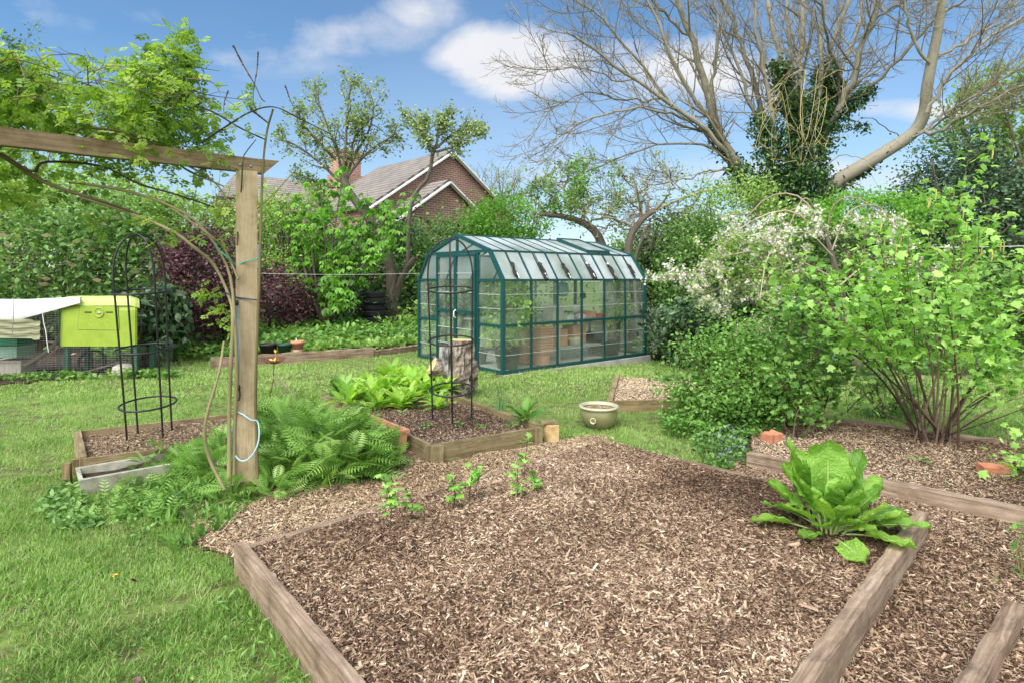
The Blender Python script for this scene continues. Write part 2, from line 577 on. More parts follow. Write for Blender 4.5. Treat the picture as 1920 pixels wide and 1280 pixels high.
def xf(t, yaw=0, pitch=0, sc=1, at=(0, 0, 0), roll=0):
    R = rots(A([yaw * 1.0]), A([pitch * 1.0]), A([roll * 1.0]))[0]
    return ((t[0] * sc) @ R + A(at), t[1])

# horse chestnut: drooping leaflets from one point
PALMATE = join_t([xf((DIAMOND[0] * A([1, .85, 1]), DIAMOND[1]), yaw=y, pitch=-.75 + .25 * abs(math.cos(y)), sc=s) for y, s in ((0, 1), (.75, .9), (-.75, .9), (1.6, .7), (-1.6, .7))])
# compound leaf: pairs of leaflets along a rib
PINNATE = join_t([xf(DIAMOND, sc=.36, at=(.64, 0, -.05))] + [xf(DIAMOND, yaw=s * 1.0, sc=.33, at=(x, 0, -.03 * x)) for x in (.25, .5, .68) for s in (1, -1)])
# lobed leaf (currant, maple): a fan with five lobes
def lobed():
    v = [(0.42, 0, .03)]
    for k, (an, r) in enumerate([(-2.7, .42), (-2.1, .55), (-1.55, .34), (-1.0, .58), (-.5, .36), (0, .62), (.5, .36), (1.0, .58), (1.55, .34), (2.1, .55), (2.7, .42)]):
        v.append((.42 + r * math.cos(an), r * math.sin(an), -.10 * (r > .4) * (1 + .4 * math.sin(k * 2.1))))
    return (A(v), [A([(0, i, i + 1) for i in range(1, 11)] + [(0, 11, 1)])])
LOBED = lobed()
def frond(npair=9, droop=.45):
    ps = []
    for i in range(npair):
        x = .1 + .85 * i / npair
        s = .30 * math.sin(.25 + 2.7 * (i + .5) / npair * .95) + .05
        z = .0 + .1 * x - droop * x * x
        for sg in (1, -1):
            ps.append(xf((NARROW[0] * A([1, .95, 1]), NARROW[1]), yaw=sg * 1.15, pitch=-.15, sc=s, at=(x, 0, z)))
    n = 6
    t = np.linspace(0, 1, n)
    rib = np.concatenate([np.stack([t, .008 + 0 * t, .1 * t - droop * t * t], 1), np.stack([t, -.008 + 0 * t, .1 * t - droop * t * t], 1)])
    ps.append((rib, [A([(i, i + 1, n + i + 1, n + i) for i in range(n - 1)])]))
    return join_t(ps)
FROND = frond()
FROND_S = frond(5, .3)
def strap(L=1, W=.3, n=7, curve=-.5, stalk=.3, ruffle=.03, cup=.05, seed=0, cols=5):
    """broad leaf on a stalk: chard, lettuce, dock"""
    rs = np.random.default_rng(seed)
    t = np.linspace(0, 1, n)
    uu_ = np.clip((t - stalk) / (1 - stalk), 0, 1)
    w = np.where(t < stalk, .03, W / 2 * np.clip(1 - np.abs(2 * uu_ ** .8 - 1) ** 4, .03, 1) ** .65)
    u = np.linspace(-1, 1, cols)
    x = t; z = curve * t ** 2 + .25 * t
    V = []
    for i in range(n):
        for j in range(cols):
            V.append((x[i] * L, w[i] * u[j], z[i] + cup * abs(u[j]) * (t[i] > stalk) + ruffle * rs.normal() * abs(u[j]) * (t[i] > stalk)))
    idx = np.arange(n * cols).reshape(n, cols)
    q = np.stack([idx[:-1, :-1], idx[1:, :-1], idx[1:, 1:], idx[:-1, 1:]], -1).reshape(-1, 4)
    return (A(V), [q])
BLADE = (A([(0, -.5, 0), (0, .5, 0), (.55, -.38, .04), (.55, .38, .04), (1, 0, .0)]), [A([(0, 2, 3), (0, 3, 1), (2, 4, 3)])])

def clumps(c, r, n, nclump=30, cr=.28, shell=.55, squash_bottom=True, power=.5):
    """points of leaves in an uneven crown: clusters spread in an ellipsoid"""
    c, r = A(c, float), A(r, float)
    d = RNG.normal(size=(nclump, 3)); d /= np.linalg.norm(d, axis=1, keepdims=True)
    rr = (shell + (1 - shell) * RNG.random(nclump)) ** power
    cc = d * rr[:, None]
    if squash_bottom:
        cc[:, 2] = np.where(cc[:, 2] < -.5, -.5 + (cc[:, 2] + .5) * .3, cc[:, 2])
    w = RNG.random(nclump) ** .6 + .3; w /= w.sum()
    k = RNG.choice(nclump, n, p=w)
    szz = RNG.uniform(.6, 1.3, nclump)
    p = cc[k] + RNG.normal(size=(n, 3)) * cr * szz[k][:, None] * A([1, 1, .8])
    out = c + p * r
    tone = np.clip(RNG.normal(0, .18, nclump)[k] + RNG.normal(.5, .22, n), 0, 1)
    return out, tone

def spawn(Pn, R, M, t0, t1, ang, lenf, K=6, up=0.2, curl=.25, rf=.55, droop=0.0, rmin=.004, angs=.25, absl=None, taper=.25):
    """children branches of a batch of branches; Pn (N,K0,3)"""
    N_, K0 = Pn.shape[:2]
    t = (np.arange(M)[None] + RNG.random((N_, M))) / M * (t1 - t0) + t0
    f = t * (K0 - 1); i0 = np.clip(f.astype(int), 0, K0 - 2); fr = (f - i0)[..., None]
    ar = np.arange(N_)[:, None]
    p = Pn[ar, i0] * (1 - fr) + Pn[ar, i0 + 1] * fr
    T = Pn[ar, i0 + 1] - Pn[ar, i0]; T /= np.linalg.norm(T, axis=-1, keepdims=True) + 1e-9
    r0 = (R[ar, i0] * (1 - fr[..., 0]) + R[ar, i0 + 1] * fr[..., 0]) * rf
    plen = np.linalg.norm(np.diff(Pn, axis=1), axis=2).sum(1)
    L = (absl if absl is not None else plen[:, None] * lenf) * (1 - .45 * t) * RNG.uniform(.65, 1.25, t.shape)
    rv = RNG.normal(size=T.shape); ax = np.cross(T, rv); ax /= np.linalg.norm(ax, axis=-1, keepdims=True) + 1e-9
    a = (ang + RNG.normal(0, angs, t.shape))[..., None]
    d = T * np.cos(a) + ax * np.sin(a)
    n = N_ * M
    d = d.reshape(n, 3); p = p.reshape(n, 3); L = L.reshape(n); r0 = np.maximum(r0.reshape(n), rmin)
    pts = [p]
    bend = RNG.normal(size=(n, 3)) * curl
    for k in range(K - 1):
        s = k / (K - 1)
        d = d + bend / K + A([0, 0, 1.]) * ((up * (s * 1.6) - droop * (1 - s)) / K * 2)
        bend = bend * .6 + RNG.normal(size=(n, 3)) * curl * .8
        d /= np.linalg.norm(d, axis=1, keepdims=True)
        p = p + d * (L / (K - 1))[:, None]
        pts.append(p)
    P2 = np.stack(pts, 1)
    tp = np.linspace(1, taper, K)[None]
    R2 = np.maximum(r0[:, None] * tp, rmin * .7)
    return P2, R2

def smooth_path(pts, K=14):
    """Catmull-Rom through the points, K samples"""
    pts = np.asarray(pts, float)
    q = np.vstack([2 * pts[0] - pts[1], pts, 2 * pts[-1] - pts[-2]])
    n = len(pts) - 1
    out = []
    for s in np.linspace(0, n - 1e-6, K):
        i = int(s); t = s - i
        a, b, c, d = q[i], q[i + 1], q[i + 2], q[i + 3]
        out.append(.5 * ((2 * b) + (-a + c) * t + (2 * a - 5 * b + 4 * c - d) * t * t + (-a + 3 * b - 3 * c + d) * t ** 3))
    return A(out)

def on_branches(Pn, per, t0=.2, jit=.03):
    N_, K = Pn.shape[:2]
    t = RNG.uniform(t0, 1, (N_, per)); f = t * (K - 1); i = np.clip(f.astype(int), 0, K - 2); fr = (f - i)[..., None]
    ar = np.arange(N_)[:, None]
    p = Pn[ar, i] * (1 - fr) + Pn[ar, i + 1] * fr
    return p.reshape(-1, 3) + RNG.normal(0, jit, (N_ * per, 3))
# ================================================================== materials
M = {}
M['lawn'] = mat_noise('lawn_soil_and_moss', [(.045, .036, .020), (.10, .10, .038), (.13, .19, .045), (.17, .26, .055)], scale=9, detail=10, rough=.95, bump=.6, pos=[.28, .42, .55, .72], bdist=.02)
M['soil'] = mat_noise('dark_soil', [(.018, .012, .009), (.05, .033, .025), (.10, .07, .055)], scale=22, detail=10, rough=.95, bump=.8, bdist=.02)
M['mulch'] = mat_noise('mulch_bed_base', [(.03, .018, .013), (.10, .06, .045), (.25, .16, .12)], scale=40, detail=10, rough=.95, bump=.9, bdist=.015)
def wood(name, cols, spec=.2, rough=.85, mix=.12):
    return mat_noise(name, cols, scale=1.0, detail=9, rough=rough, bump=.45, stretch=(2.4, 42, 42), attr='lc', spec=spec, dist=1.1, mix_rnd=mix, bdist=.008, stain=.8, sscale=4.5)
M['oak'] = wood('split_sleeper_wood', [(.09, .06, .038), (.20, .14, .10), (.33, .25, .19), (.49, .41, .33)])
M['pine'] = wood('weathered_pine', [(.10, .07, .03), (.23, .17, .09), (.34, .27, .16), (.43, .36, .24)])
M['greenpine'] = wood('algae_stained_board', [(.08, .06, .035), (.20, .155, .085), (.27, .23, .13), (.40, .32, .21)])
M['beamwood'] = wood('weathered_beam', [(.09, .06, .035), (.20, .145, .085), (.28, .215, .14), (.42, .34, .24)])
M['postwood'] = wood('planed_softwood_post', [(.28, .21, .13), (.38, .30, .19), (.44, .36, .24), (.53, .45, .32)])
M['endgrain'] = mat_noise('fresh_cut_end', [(.35, .23, .09), (.62, .45, .22), (.75, .60, .35)], scale=9, rough=.8, bump=.2)
M['bark'] = mat_noise('bark', [(.045, .038, .030), (.11, .095, .075), (.20, .18, .15)], scale=1, detail=8, rough=.95, bump=.7, stretch=(5, 30, 30), attr='lc', bdist=.02)
M['ashbark'] = mat_noise('pale_grey_bark', [(.08, .075, .055), (.19, .18, .14), (.29, .27, .22), (.24, .225, .12)], scale=1, detail=8, rough=.95, bump=.5, stretch=(4, 11, 11), attr='lc', bdist=.02, pos=[.25, .42, .6, .75], mix_rnd=.25)
M['ashtwig'] = mat_noise('grey_brown_twigs', [(.12, .105, .07), (.21, .185, .125), (.29, .26, .17)], scale=2, rough=.9, bump=0, mix_rnd=.6)
M['lichentwig'] = mat_noise('lichen_yellow_twigs', [(.20, .17, .10), (.40, .34, .14), (.45, .40, .22)], scale=2, rough=.9, bump=0, mix_rnd=.5)
M['palebranch'] = mat_noise('pale_pink_grey_twigs', [(.22, .16, .12), (.36, .28, .22), (.46, .38, .31)], scale=3, rough=.85, bump=0, mix_rnd=.5)
M['stem_brown'] = mat_noise('brown_stem', [(.045, .028, .02), (.12, .078, .058), (.20, .135, .10)], scale=3, rough=.7, bump=.2, mix_rnd=.6)
M['stem_green'] = mat_noise('green_rose_cane', [(.10, .09, .035), (.18, .165, .07), (.27, .24, .13)], scale=5, rough=.65, bump=.2, mix_rnd=.5)
M['stem_dark'] = mat_noise('old_dark_cane', [(.035, .03, .015), (.09, .075, .04), (.16, .13, .07)], scale=5, rough=.7, bump=.2, mix_rnd=.5)
M['ivy'] = mat_leaf('ivy_leaf', [(.010, .030, .008), (.022, .062, .014), (.05, .12, .028), (.09, .19, .05)], trans=.18, rough=.3, spec=.5)
M['leaf_rose'] = mat_leaf('rose_leaf', [(.085, .17, .022), (.17, .32, .04), (.27, .44, .065), (.40, .54, .12)], trans=.5)
M['leaf_currant'] = mat_leaf('currant_leaf', [(.08, .20, .03), (.17, .37, .055), (.26, .49, .08), (.38, .60, .15)], trans=.45)
M['leaf_goose'] = mat_leaf('small_bush_leaf', [(.04, .11, .015), (.09, .22, .03), (.15, .32, .05), (.24, .42, .09)], trans=.35)
M['leaf_chest'] = mat_leaf('chestnut_leaf', [(.05, .15, .02), (.11, .28, .03), (.18, .40, .05), (.26, .48, .08)], trans=.45)
M['leaf_mid'] = mat_leaf('hedge_leaf', [(.025, .06, .012), (.06, .14, .028), (.11, .23, .045), (.20, .34, .09)], trans=.3)
M['leaf_light'] = mat_leaf('light_leaf', [(.07, .15, .02), (.15, .28, .045), (.23, .38, .08), (.33, .46, .13)], trans=.4)
M['leaf_dark'] = mat_leaf('glossy_dark_leaf', [(.010, .028, .010), (.022, .055, .018), (.045, .10, .032), (.10, .18, .08)], trans=.12, rough=.4, spec=.4)
M['leaf_holly'] = mat_leaf('blue_green_leaf', [(.014, .034, .016), (.030, .070, .032), (.06, .12, .055), (.12, .20, .10)], trans=.12, rough=.5, spec=.3)
M['leaf_purple'] = mat_leaf('purple_leaf', [(.022, .008, .012), (.06, .022, .030), (.12, .05, .062), (.24, .12, .14)], trans=.25)
M['leaf_apple'] = mat_leaf('young_apple_leaf', [(.07, .12, .03), (.15, .23, .06), (.25, .34, .12), (.36, .43, .20)], trans=.35)
M['leaf_tansy'] = mat_leaf('ferny_leaf', [(.075, .17, .02), (.15, .31, .04), (.23, .43, .075), (.37, .54, .17)], trans=.35)
M['leaf_chard'] = mat_leaf('chard_leaf', [(.10, .26, .02), (.19, .42, .035), (.27, .52, .05), (.42, .62, .14)], trans=.4, rough=.33, spec=.5, crinkle=75)
M['leaf_lettuce'] = mat_leaf('lettuce_leaf', [(.14, .32, .03), (.25, .48, .05), (.36, .58, .08), (.48, .66, .15)], trans=.45, rough=.4, crinkle=90)
M['leaf_weed'] = mat_leaf('weed_leaf', [(.05, .13, .02), (.10, .24, .035), (.18, .36, .06), (.30, .46, .12)], trans=.35)
M['leaf_grey'] = mat_leaf('grey_green_leaf', [(.07, .12, .06), (.13, .22, .10), (.20, .30, .15), (.26, .30, .30)], trans=.25)
M['leaf_onion'] = mat_leaf('onion_leaf', [(.06, .18, .05), (.14, .32, .12)], trans=.2)
M['stalk'] = mat_leaf('pale_stalk', [(.35, .45, .15), (.55, .62, .32)], trans=.3)
M['grass'] = mat_leaf('grass_blade', [(.075, .16, .022), (.14, .295, .038), (.22, .41, .068), (.33, .51, .13), (.48, .46, .23)], trans=.35, rough=.5, spec=.25)
M['blossom'] = mat_leaf('white_blossom', [(.68, .62, .58), (.80, .78, .74), (.84, .84, .82), (.74, .58, .56)], trans=.35)
M['umbel'] = mat_leaf('cream_flower_heads', [(.30, .27, .14), (.46, .40, .24), (.50, .38, .26)], trans=.2)
M['violet'] = mat_leaf('violet_flower', [(.14, .12, .28), (.25, .22, .45)], trans=.2)
M['dandelion'] = mat_leaf('yellow_flower', [(.75, .50, .02), (.85, .65, .05)], trans=.1)
M['catkin'] = mat_leaf('yellow_green_catkins', [(.30, .34, .06), (.48, .45, .14)], trans=.3)
M['chips'] = mat_leaf('bark_chips', [(.05, .030, .019), (.148, .088, .053), (.28, .182, .115), (.44, .318, .21), (.68, .55, .39)], trans=0, rough=.85, spec=.15)
M['chips_pale'] = mat_leaf('pale_wood_chips', [(.13, .08, .045), (.33, .225, .135), (.50, .375, .235), (.70, .575, .39)], trans=0, rough=.85, spec=.15)
M['green_metal'] = mat_noise('green_frame', [(.004, .046, .048), (.007, .068, .068)], scale=3, rough=.4, bump=0, spec=.5)
M['glass_wall'] = mat_glass('clouded_pane', (.60, .66, .58), clear=.89)
M['glass_roof'] = mat_glass('twin_wall_roof_pane', (.64, .70, .72), clear=.10, rough=.28)
M['barline'] = mat_noise('white_bar', [(.30, .35, .32), (.42, .47, .44)], scale=3, rough=.5, bump=0)
M['black_metal'] = mat_noise('black_painted_steel', [(.010, .010, .012), (.02, .02, .022)], scale=8, rough=.42, bump=.1, spec=.5)
M['black'] = mat_noise('black_plastic', [(.012, .012, .013), (.03, .03, .032)], scale=8, rough=.5, bump=.05)
M['rubber'] = mat_noise('tyre_rubber', [(.018, .018, .021), (.04, .04, .046)], scale=10, rough=.75, bump=.2)
M['concrete'] = mat_noise('mossy_concrete', [(.16, .18, .10), (.36, .36, .29), (.50, .49, .42), (.58, .57, .52)], scale=5, detail=10, rough=.9, bump=.4, pos=[.28, .42, .55, .72], stain=.5, sscale=4)
M['slab'] = mat_noise('concrete_plinth', [(.26, .26, .23), (.42, .41, .38), (.50, .49, .46)], scale=4, detail=9, rough=.9, bump=.3)
M['terracotta'] = mat_noise('terracotta', [(.42, .17, .10), (.55, .25, .15), (.62, .34, .24)], scale=6, detail=8, rough=.8, bump=.15)
M['terrapale'] = mat_noise('chalky_terracotta', [(.50, .27, .19), (.62, .40, .31), (.66, .50, .42)], scale=7, detail=8, rough=.85, bump=.15)
M['brickmat'] = mat_noise('old_brick', [(.30, .10, .06), (.46, .19, .11), (.40, .27, .20)], scale=9, detail=8, rough=.9, bump=.4)
M['glaze'] = mat_noise('olive_glaze', [(.14, .135, .06), (.22, .21, .105), (.29, .275, .15)], scale=5, detail=6, rough=.28, bump=.08, spec=.5)
M['glaze_rim'] = mat_noise('pale_glaze', [(.36, .36, .24), (.48, .47, .34)], scale=6, rough=.3, bump=.05, spec=.5)
M['coop'] = mat_noise('lime_plastic', [(.23, .33, .035), (.29, .40, .05)], scale=3, rough=.5, bump=.02, spec=.3, stain=.35, sscale=2)
M['coop_lid'] = mat_noise('faded_lime_lid', [(.38, .46, .13), (.44, .52, .18)], scale=3, rough=.55, bump=.02)
M['tarp'] = mat_noise('white_sheet', [(.52, .58, .60), (.68, .73, .76)], scale=3, rough=.45, bump=.5, bdist=.05, stain=.3)
M['canvas'] = mat_noise('khaki_cover', [(.20, .21, .12), (.29, .29, .19), (.36, .36, .27)], scale=2, rough=.7, bump=.3, stretch=(1.5, 1, 4), bdist=.02, attr='lc')
M['wire'] = mat_noise('galvanised_wire', [(.22, .24, .24), (.36, .38, .38)], scale=20, rough=.45, bump=0, metallic=.4)
M['crate'] = mat_noise('green_plastic', [(.02, .20, .10), (.03, .30, .16)], scale=3, rough=.45, bump=0)
M['crate_pale'] = mat_noise('pale_green_plastic', [(.22, .40, .30), (.30, .48, .38)], scale=3, rough=.45, bump=0)
M['darkgreen'] = mat_noise('dark_green_plastic', [(.015, .05, .035), (.03, .09, .06)], scale=3, rough=.45, bump=0)
M['stone'] = mat_noise('pale_stone', [(.36, .33, .27), (.52, .49, .43)], scale=8, rough=.9, bump=.4)
M['rust'] = mat_noise('rusty_steel', [(.045, .022, .015), (.12, .055, .03), (.20, .09, .05)], scale=14, rough=.85, bump=.3)
M['redpaint'] = mat_noise('red_oxide_bracket', [(.14, .02, .012), (.24, .04, .025)], scale=9, rough=.6, bump=.2)
M['rope_blue'] = mat_noise('blue_rope', [(.12, .25, .42), (.20, .36, .55)], scale=60, rough=.8, bump=.3)
M['rope_pale'] = mat_noise('pale_blue_rope', [(.28, .50, .60), (.42, .62, .70)], scale=60, rough=.8, bump=.3)
M['rope_green'] = mat_noise('green_string', [(.04, .30, .22), (.08, .42, .32)], scale=60, rough=.8, bump=.3)
M['rope_navy'] = mat_noise('navy_cord', [(.03, .05, .10), (.06, .09, .16)], scale=60, rough=.8, bump=.3)
M['rope_white'] = mat_noise('white_line', [(.60, .62, .60), (.75, .76, .74)], scale=60, rough=.8, bump=.1)
M['grey_paint'] = mat_noise('grey_bench', [(.34, .36, .35), (.46, .48, .47)], scale=4, rough=.6, bump=.05)
M['white_plastic'] = mat_noise('white_plastic', [(.65, .66, .66), (.76, .77, .77)], scale=3, rough=.45, bump=0)
M['blue_plastic'] = mat_noise('blue_plastic', [(.04, .10, .38), (.08, .18, .50)], scale=3, rough=.5, bump=.1)
M['pink_plastic'] = mat_noise('pink_bag', [(.60, .40, .55), (.72, .55, .66)], scale=3, rough=.5, bump=.1)
M['red_plastic'] = mat_noise('red_plastic', [(.50, .04, .03), (.60, .07, .05)], scale=3, rough=.5, bump=0)
M['teal_cloth'] = mat_noise('teal_cloth', [(.03, .16, .17), (.06, .26, .27)], scale=6, rough=.85, bump=.3)
M['cream'] = mat_noise('cream_ceramic', [(.58, .52, .36), (.68, .62, .46)], scale=6, rough=.5, bump=0)
M['log_bark'] = mat_noise('rugged_log_bark', [(.025, .018, .014), (.13, .10, .08), (.36, .31, .26), (.62, .57, .50)], scale=1, detail=10, rough=.95, bump=1.0, stretch=(7, 22, 22), attr='lc', bdist=.06, stain=.8, sscale=5)
M['log_face'] = mat_noise('weathered_split_face', [(.015, .015, .016), (.07, .07, .075), (.33, .32, .31), (.58, .55, .50)], scale=5, detail=9, rough=.9, bump=.5, pos=[.3, .45, .55, .7])
M['brickwall'] = mat_brick('house_brick', (.29, .135, .10), (.21, .095, .078), (.42, .38, .33))
M['chimneybrick'] = mat_brick('orange_brick', (.37, .185, .135), (.30, .145, .11), (.50, .42, .34))
M['rooftile'] = mat_brick('roof_tile', (.25, .225, .20), (.21, .19, .17), (.08, .075, .07), .9, .15, .018)
M['white_wood'] = mat_noise('white_bargeboard', [(.66, .67, .68), (.78, .79, .80)], scale=2, rough=.5, bump=0)
M['shed_roof'] = mat_noise('mossy_corrugated_sheet', [(.13, .20, .13), (.26, .34, .25), (.34, .38, .30)], scale=3, rough=.8, bump=.2)
M['shed_wood'] = wood('dark_shed_wood', [(.04, .03, .025), (.09, .065, .05), (.15, .11, .08)])
M['blue_sheet'] = mat_noise('light_blue_sheet', [(.20, .38, .62), (.30, .48, .70)], scale=2, rough=.5, bump=.1)

Z = np.array([0, 0, 1.0])

# ================================================================== the ground
def lin(a, b, n): return np.linspace(a, b, n)
gx = np.concatenate([-np.geomspace(160, 9.2, 24), lin(-9, 9, 150), np.geomspace(9.2, 160, 24)])
gy = np.concatenate([lin(-30, 1, 12)[:-1], lin(1, 22, 180), np.geomspace(22.3, 220, 24)])
GX, GY = np.meshgrid(gx, gy)
GZ = ground(GX, GY) + .008 * wob(GX, GY, 4.1, 1.0) * (GY < 30) - .006 + .02 * wob(GX, GY, .5, 2.) * (GY > 6)
b = MB()
idx = np.arange(GX.size).reshape(GX.shape)
q = np.stack([idx[:-1, :-1], idx[:-1, 1:], idx[1:, 1:], idx[1:, :-1]], -1).reshape(-1, 4)
b.add(np.stack([GX, GY, GZ], -1).reshape(-1, 3), [q], None, .5, True)
o = b.build('lawn', M['lawn'], base=(0, 0, 0)); tag(o, kind='structure')

# bed outlines in world metres
BA = [(-1.43, 3.05), (.80, 5.05), (2.44, 3.46), (.20, 1.16)]               # big front bed
BO = [(-.66, 4.85), (.27, 5.43), (-1.20, 7.62), (-2.30, 7.05)]             # lettuce and obelisk bed
BL = [(-3.30, 4.47), (-3.92, 5.24), (-2.45, 6.15), (-1.95, 5.30)]          # left bed
BM = [(1.13, 6.72), (1.55, 8.55), (3.10, 8.35), (2.75, 6.90)]              # right middle bed
BR = [(1.93, 4.75), (3.18, 3.62), (4.6, 2.7), (6.3, 4.3), (4.40, 5.16), (3.55, 5.86), (2.5, 6.2)]   # long right bed
GH = [(-.145, 9.27), (2.64, 11.57), (1.0, 13.56), (-1.79, 11.25)]
PATH_L = [tuple(G(x, y)[:2]) for x, y in [(285, 930), (420, 925), (490, 905), (600, 880), (700, 862), (770, 842), (830, 870), (1012, 834), (1050, 826), (1133, 818), (1180, 840)]] + [(.17, 4.2), (-1.0, 3.3)] + \
         [tuple(G(x, y)[:2]) for x, y in [(470, 1070), (420, 1050), (380, 1012), (335, 968)]]
PATH_R = [(1.62, 4.35), tuple(G(1385, 866)[:2]), (1.93, 4.72), (3.2, 3.6), (4.6, 2.6), (4.2, .9), (.5, .9), (.3, 1.5), (2.4, 3.42)]
BORDER = [tuple(G(x, y)[:2]) for x, y in [(-250, 735), (0, 722), (290, 690), (300, 664), (395, 664), (480, 676), (600, 670), (785, 650)]] + [(-1.8, 14.5), (-1, 21), (-22, 21), (-16, 8)]
BACKBED = [(2.9, 11.9), (3.9, 10.2), (5.4, 9.2), (9, 9.4), (14, 12), (14, 22), (2.6, 22), (2.5, 14)]

def sheet(name, poly, mat, z=.004, step=.08, hf=None, edge=.05):
    """thin sheet over an outline with an uneven edge"""
    p = A(poly); x0, y0 = p.min(0) - .1; x1, y1 = p.max(0) + .1
    xs, ys = np.arange(x0, x1, step), np.arange(y0, y1, step)
    X, Y = np.meshgrid(xs, ys)
    Zz = (hf(X, Y) if hf else ground(X, Y) + z)
    idx = np.arange(X.size).reshape(X.shape)
    cx, cy = X[:-1, :-1] + step / 2, Y[:-1, :-1] + step / 2
    ins = inpoly(cx + edge * wob(cx, cy, 6, 3), cy + edge * wob(cx, cy, 7, 5), poly)
    q = np.stack([idx[:-1, :-1], idx[:-1, 1:], idx[1:, 1:], idx[1:, :-1]], -1)[ins]
    b = MB(); b.add(np.stack([X, Y, Zz], -1).reshape(-1, 3), [q], None, .5, True)
    return b.build(name, mat, base=(0, 0, 0))

tag(sheet('path', PATH_L, M['mulch'], z=.010), kind='structure')
tag(sheet('path', PATH_R, M['mulch'], z=.010), kind='structure')
tag(sheet('ground', BORDER, M['soil'], z=.012, step=.25), kind='structure')
tag(sheet('ground', BACKBED, M['soil'], z=.012, step=.25), kind='structure')

# heights of the mulch in the beds
def local(poly):
    o_ = A(poly[0]); u = A(poly[3]) - o_; v = A(poly[1]) - o_
    Minv = np.linalg.inv(np.stack([u, v], 1))
    def f(x, y):
        d = np.stack([np.asarray(x) - o_[0], np.asarray(y) - o_[1]], -1)
        l = d @ Minv.T
        return l[..., 0], l[..., 1]
    return f
LA = local(BA)
def hA(x, y):
    u, v = LA(x, y)
    e = np.clip(np.minimum(np.minimum(u, 1 - u), np.minimum(v, 1 - v)) * 4, 0, 1)
    return .112 + .045 * sst(e) + .014 * wob(x, y, 2.3, .4) + .008 * wob(x, y, 8, 2) + .012 * sst(v)
def hO(x, y): return .118 + .02 * wob(x, y, 3, 1)
def hL(x, y): return .115 + .012 * wob(x, y, 3, 2)
def hM(x, y): return .085 + .012 * wob(x, y, 3, 3) + ground(x, y) * .5
def hR(x, y): return .075 + .018 * wob(x, y, 2, 4)
def hP(x, y): return ground(x, y) + .014 + 0 * x

def shrink(poly, k):
    c = A(poly).mean(0)
    return [tuple(c + (A(p) - c) * (1 - k)) for p in poly]
tag(sheet('soil', shrink(BA, .004), M['mulch'], hf=hA, step=.05, edge=0), kind='structure')
tag(sheet('soil', shrink(BO, .02), M['soil'], hf=hO, step=.05, edge=0), kind='structure')
tag(sheet('soil', shrink(BL, .02), M['mulch'], hf=hL, step=.05, edge=0), kind='structure')
tag(sheet('soil', shrink(BM, .02), M['mulch'], hf=hM, step=.05, edge=0), kind='structure')
tag(sheet('soil', shrink(BR, .015), M['soil'], hf=hR, step=.07, edge=0), kind='structure')

# wood chips
CHIP = (A([(-.5, -.5, -.5), (.5, -.35, -.5), (.5, .4, -.5), (-.5, .5, -.5), (-.42, -.3, .5), (.4, -.3, .35), (.45, .3, .5), (-.5, .25, .4)]),
        [A([(4, 5, 6, 7), (0, 1, 5, 4), (1, 2, 6, 5), (2, 3, 7, 6), (3, 0, 4, 7)])])
SLIVER = (A([(-.5, 0, -.2), (-.1, -.5, 0), (.5, .1, .1), (0, .5, 0), (0, 0, .7)]), [A([(0, 1, 4), (1, 2, 4), (2, 3, 4), (3, 0, 4)])])
def in_view(x, y, z=0.1, m=60):
    px = 960 + x / np.maximum(y, .1) * FPX; py = HOR + (CAM_H - z) / np.maximum(y, .1) * FPX
    return (px > -m) & (px < 1920 + m) & (py < 1280 + m) & (y > .3)
def chips(name, label, poly, hf, dens, mat, tone=None, lmin=.007, lmax=.040, edge=0.0, big=.02, tilt=.35):
    p = A(poly); x0, y0 = p.min(0) - .1; x1, y1 = p.max(0) + .1
    n = int((x1 - x0) * (y1 - y0) * dens)
    x = RNG.uniform(x0, x1, n); y = RNG.uniform(y0, y1, n)
    k = inpoly(x + edge * wob(x, y, 5, 3), y + edge * wob(x, y, 6, 5), poly) & in_view(x, y)
    x, y = x[k], y[k]; n = len(x)
    z = hf(x, y) + RNG.uniform(0, .012, n)
    L = lmin + (lmax - lmin) * RNG.random(n) ** 2.0
    L = np.where(RNG.random(n) < big, L * 1.9, L)
    W = L * RNG.uniform(.10, .42, n); W = np.clip(W, .0035, .017)
    H = RNG.uniform(.002, .006, n)
    R_ = rots(RNG.uniform(0, 6.28, n), RNG.normal(0, tilt, n), RNG.normal(0, tilt * 1.3, n))
    t = np.clip(RNG.beta(1.05, 1.3, n) + (tone(x, y) if tone else 0), 0, 1)
    b = MB()
    s = RNG.random(n) < .45
    pos = np.stack([x, y, z], -1); scl = np.stack([L, W, H], -1)
    b.scatter(CHIP, pos[s], R_[s], scl[s], t[s]); b.scatter(SLIVER, pos[~s], R_[~s], scl[~s] * A([1.3, .8, 1]), t[~s])
    o = b.build(name, mat, base=(0, 0, 0), lc=False)
    return tag(o, label, 'bark mulch', kind='stuff')
def toneA(x, y):
    u, v = LA(x, y)
    dark = sst((v - .62) * 3.4) * sst((u - .25) * 5)
    return -.34 * dark + .13 * wob(x, y, 1.5, 1.3) + .11 * wob(x, y, 4.7, 2.2) + .12 * sst((.3 - abs(v - .62)) * 3) * sst((.42 - u) * 4) - .035
chips('bark_mulch', 'mixed brown and tan wood chips filling the large bed in front', shrink(BA, .014), hA, 21000, M['chips'], toneA)
chips('bark_mulch', 'pale wood chips trodden between the pergola post and the front bed', PATH_L, hP, 12000, M['chips_pale'], lambda x, y: -.06 + .14 * wob(x, y, 1.4, .3), edge=.06)
chips('bark_mulch', 'brown wood chips on the narrow path right of the front bed', PATH_R, hP, 16000, M['chips'], lambda x, y: -.05 + .1 * wob(x, y, 1.8, .9), edge=.03)
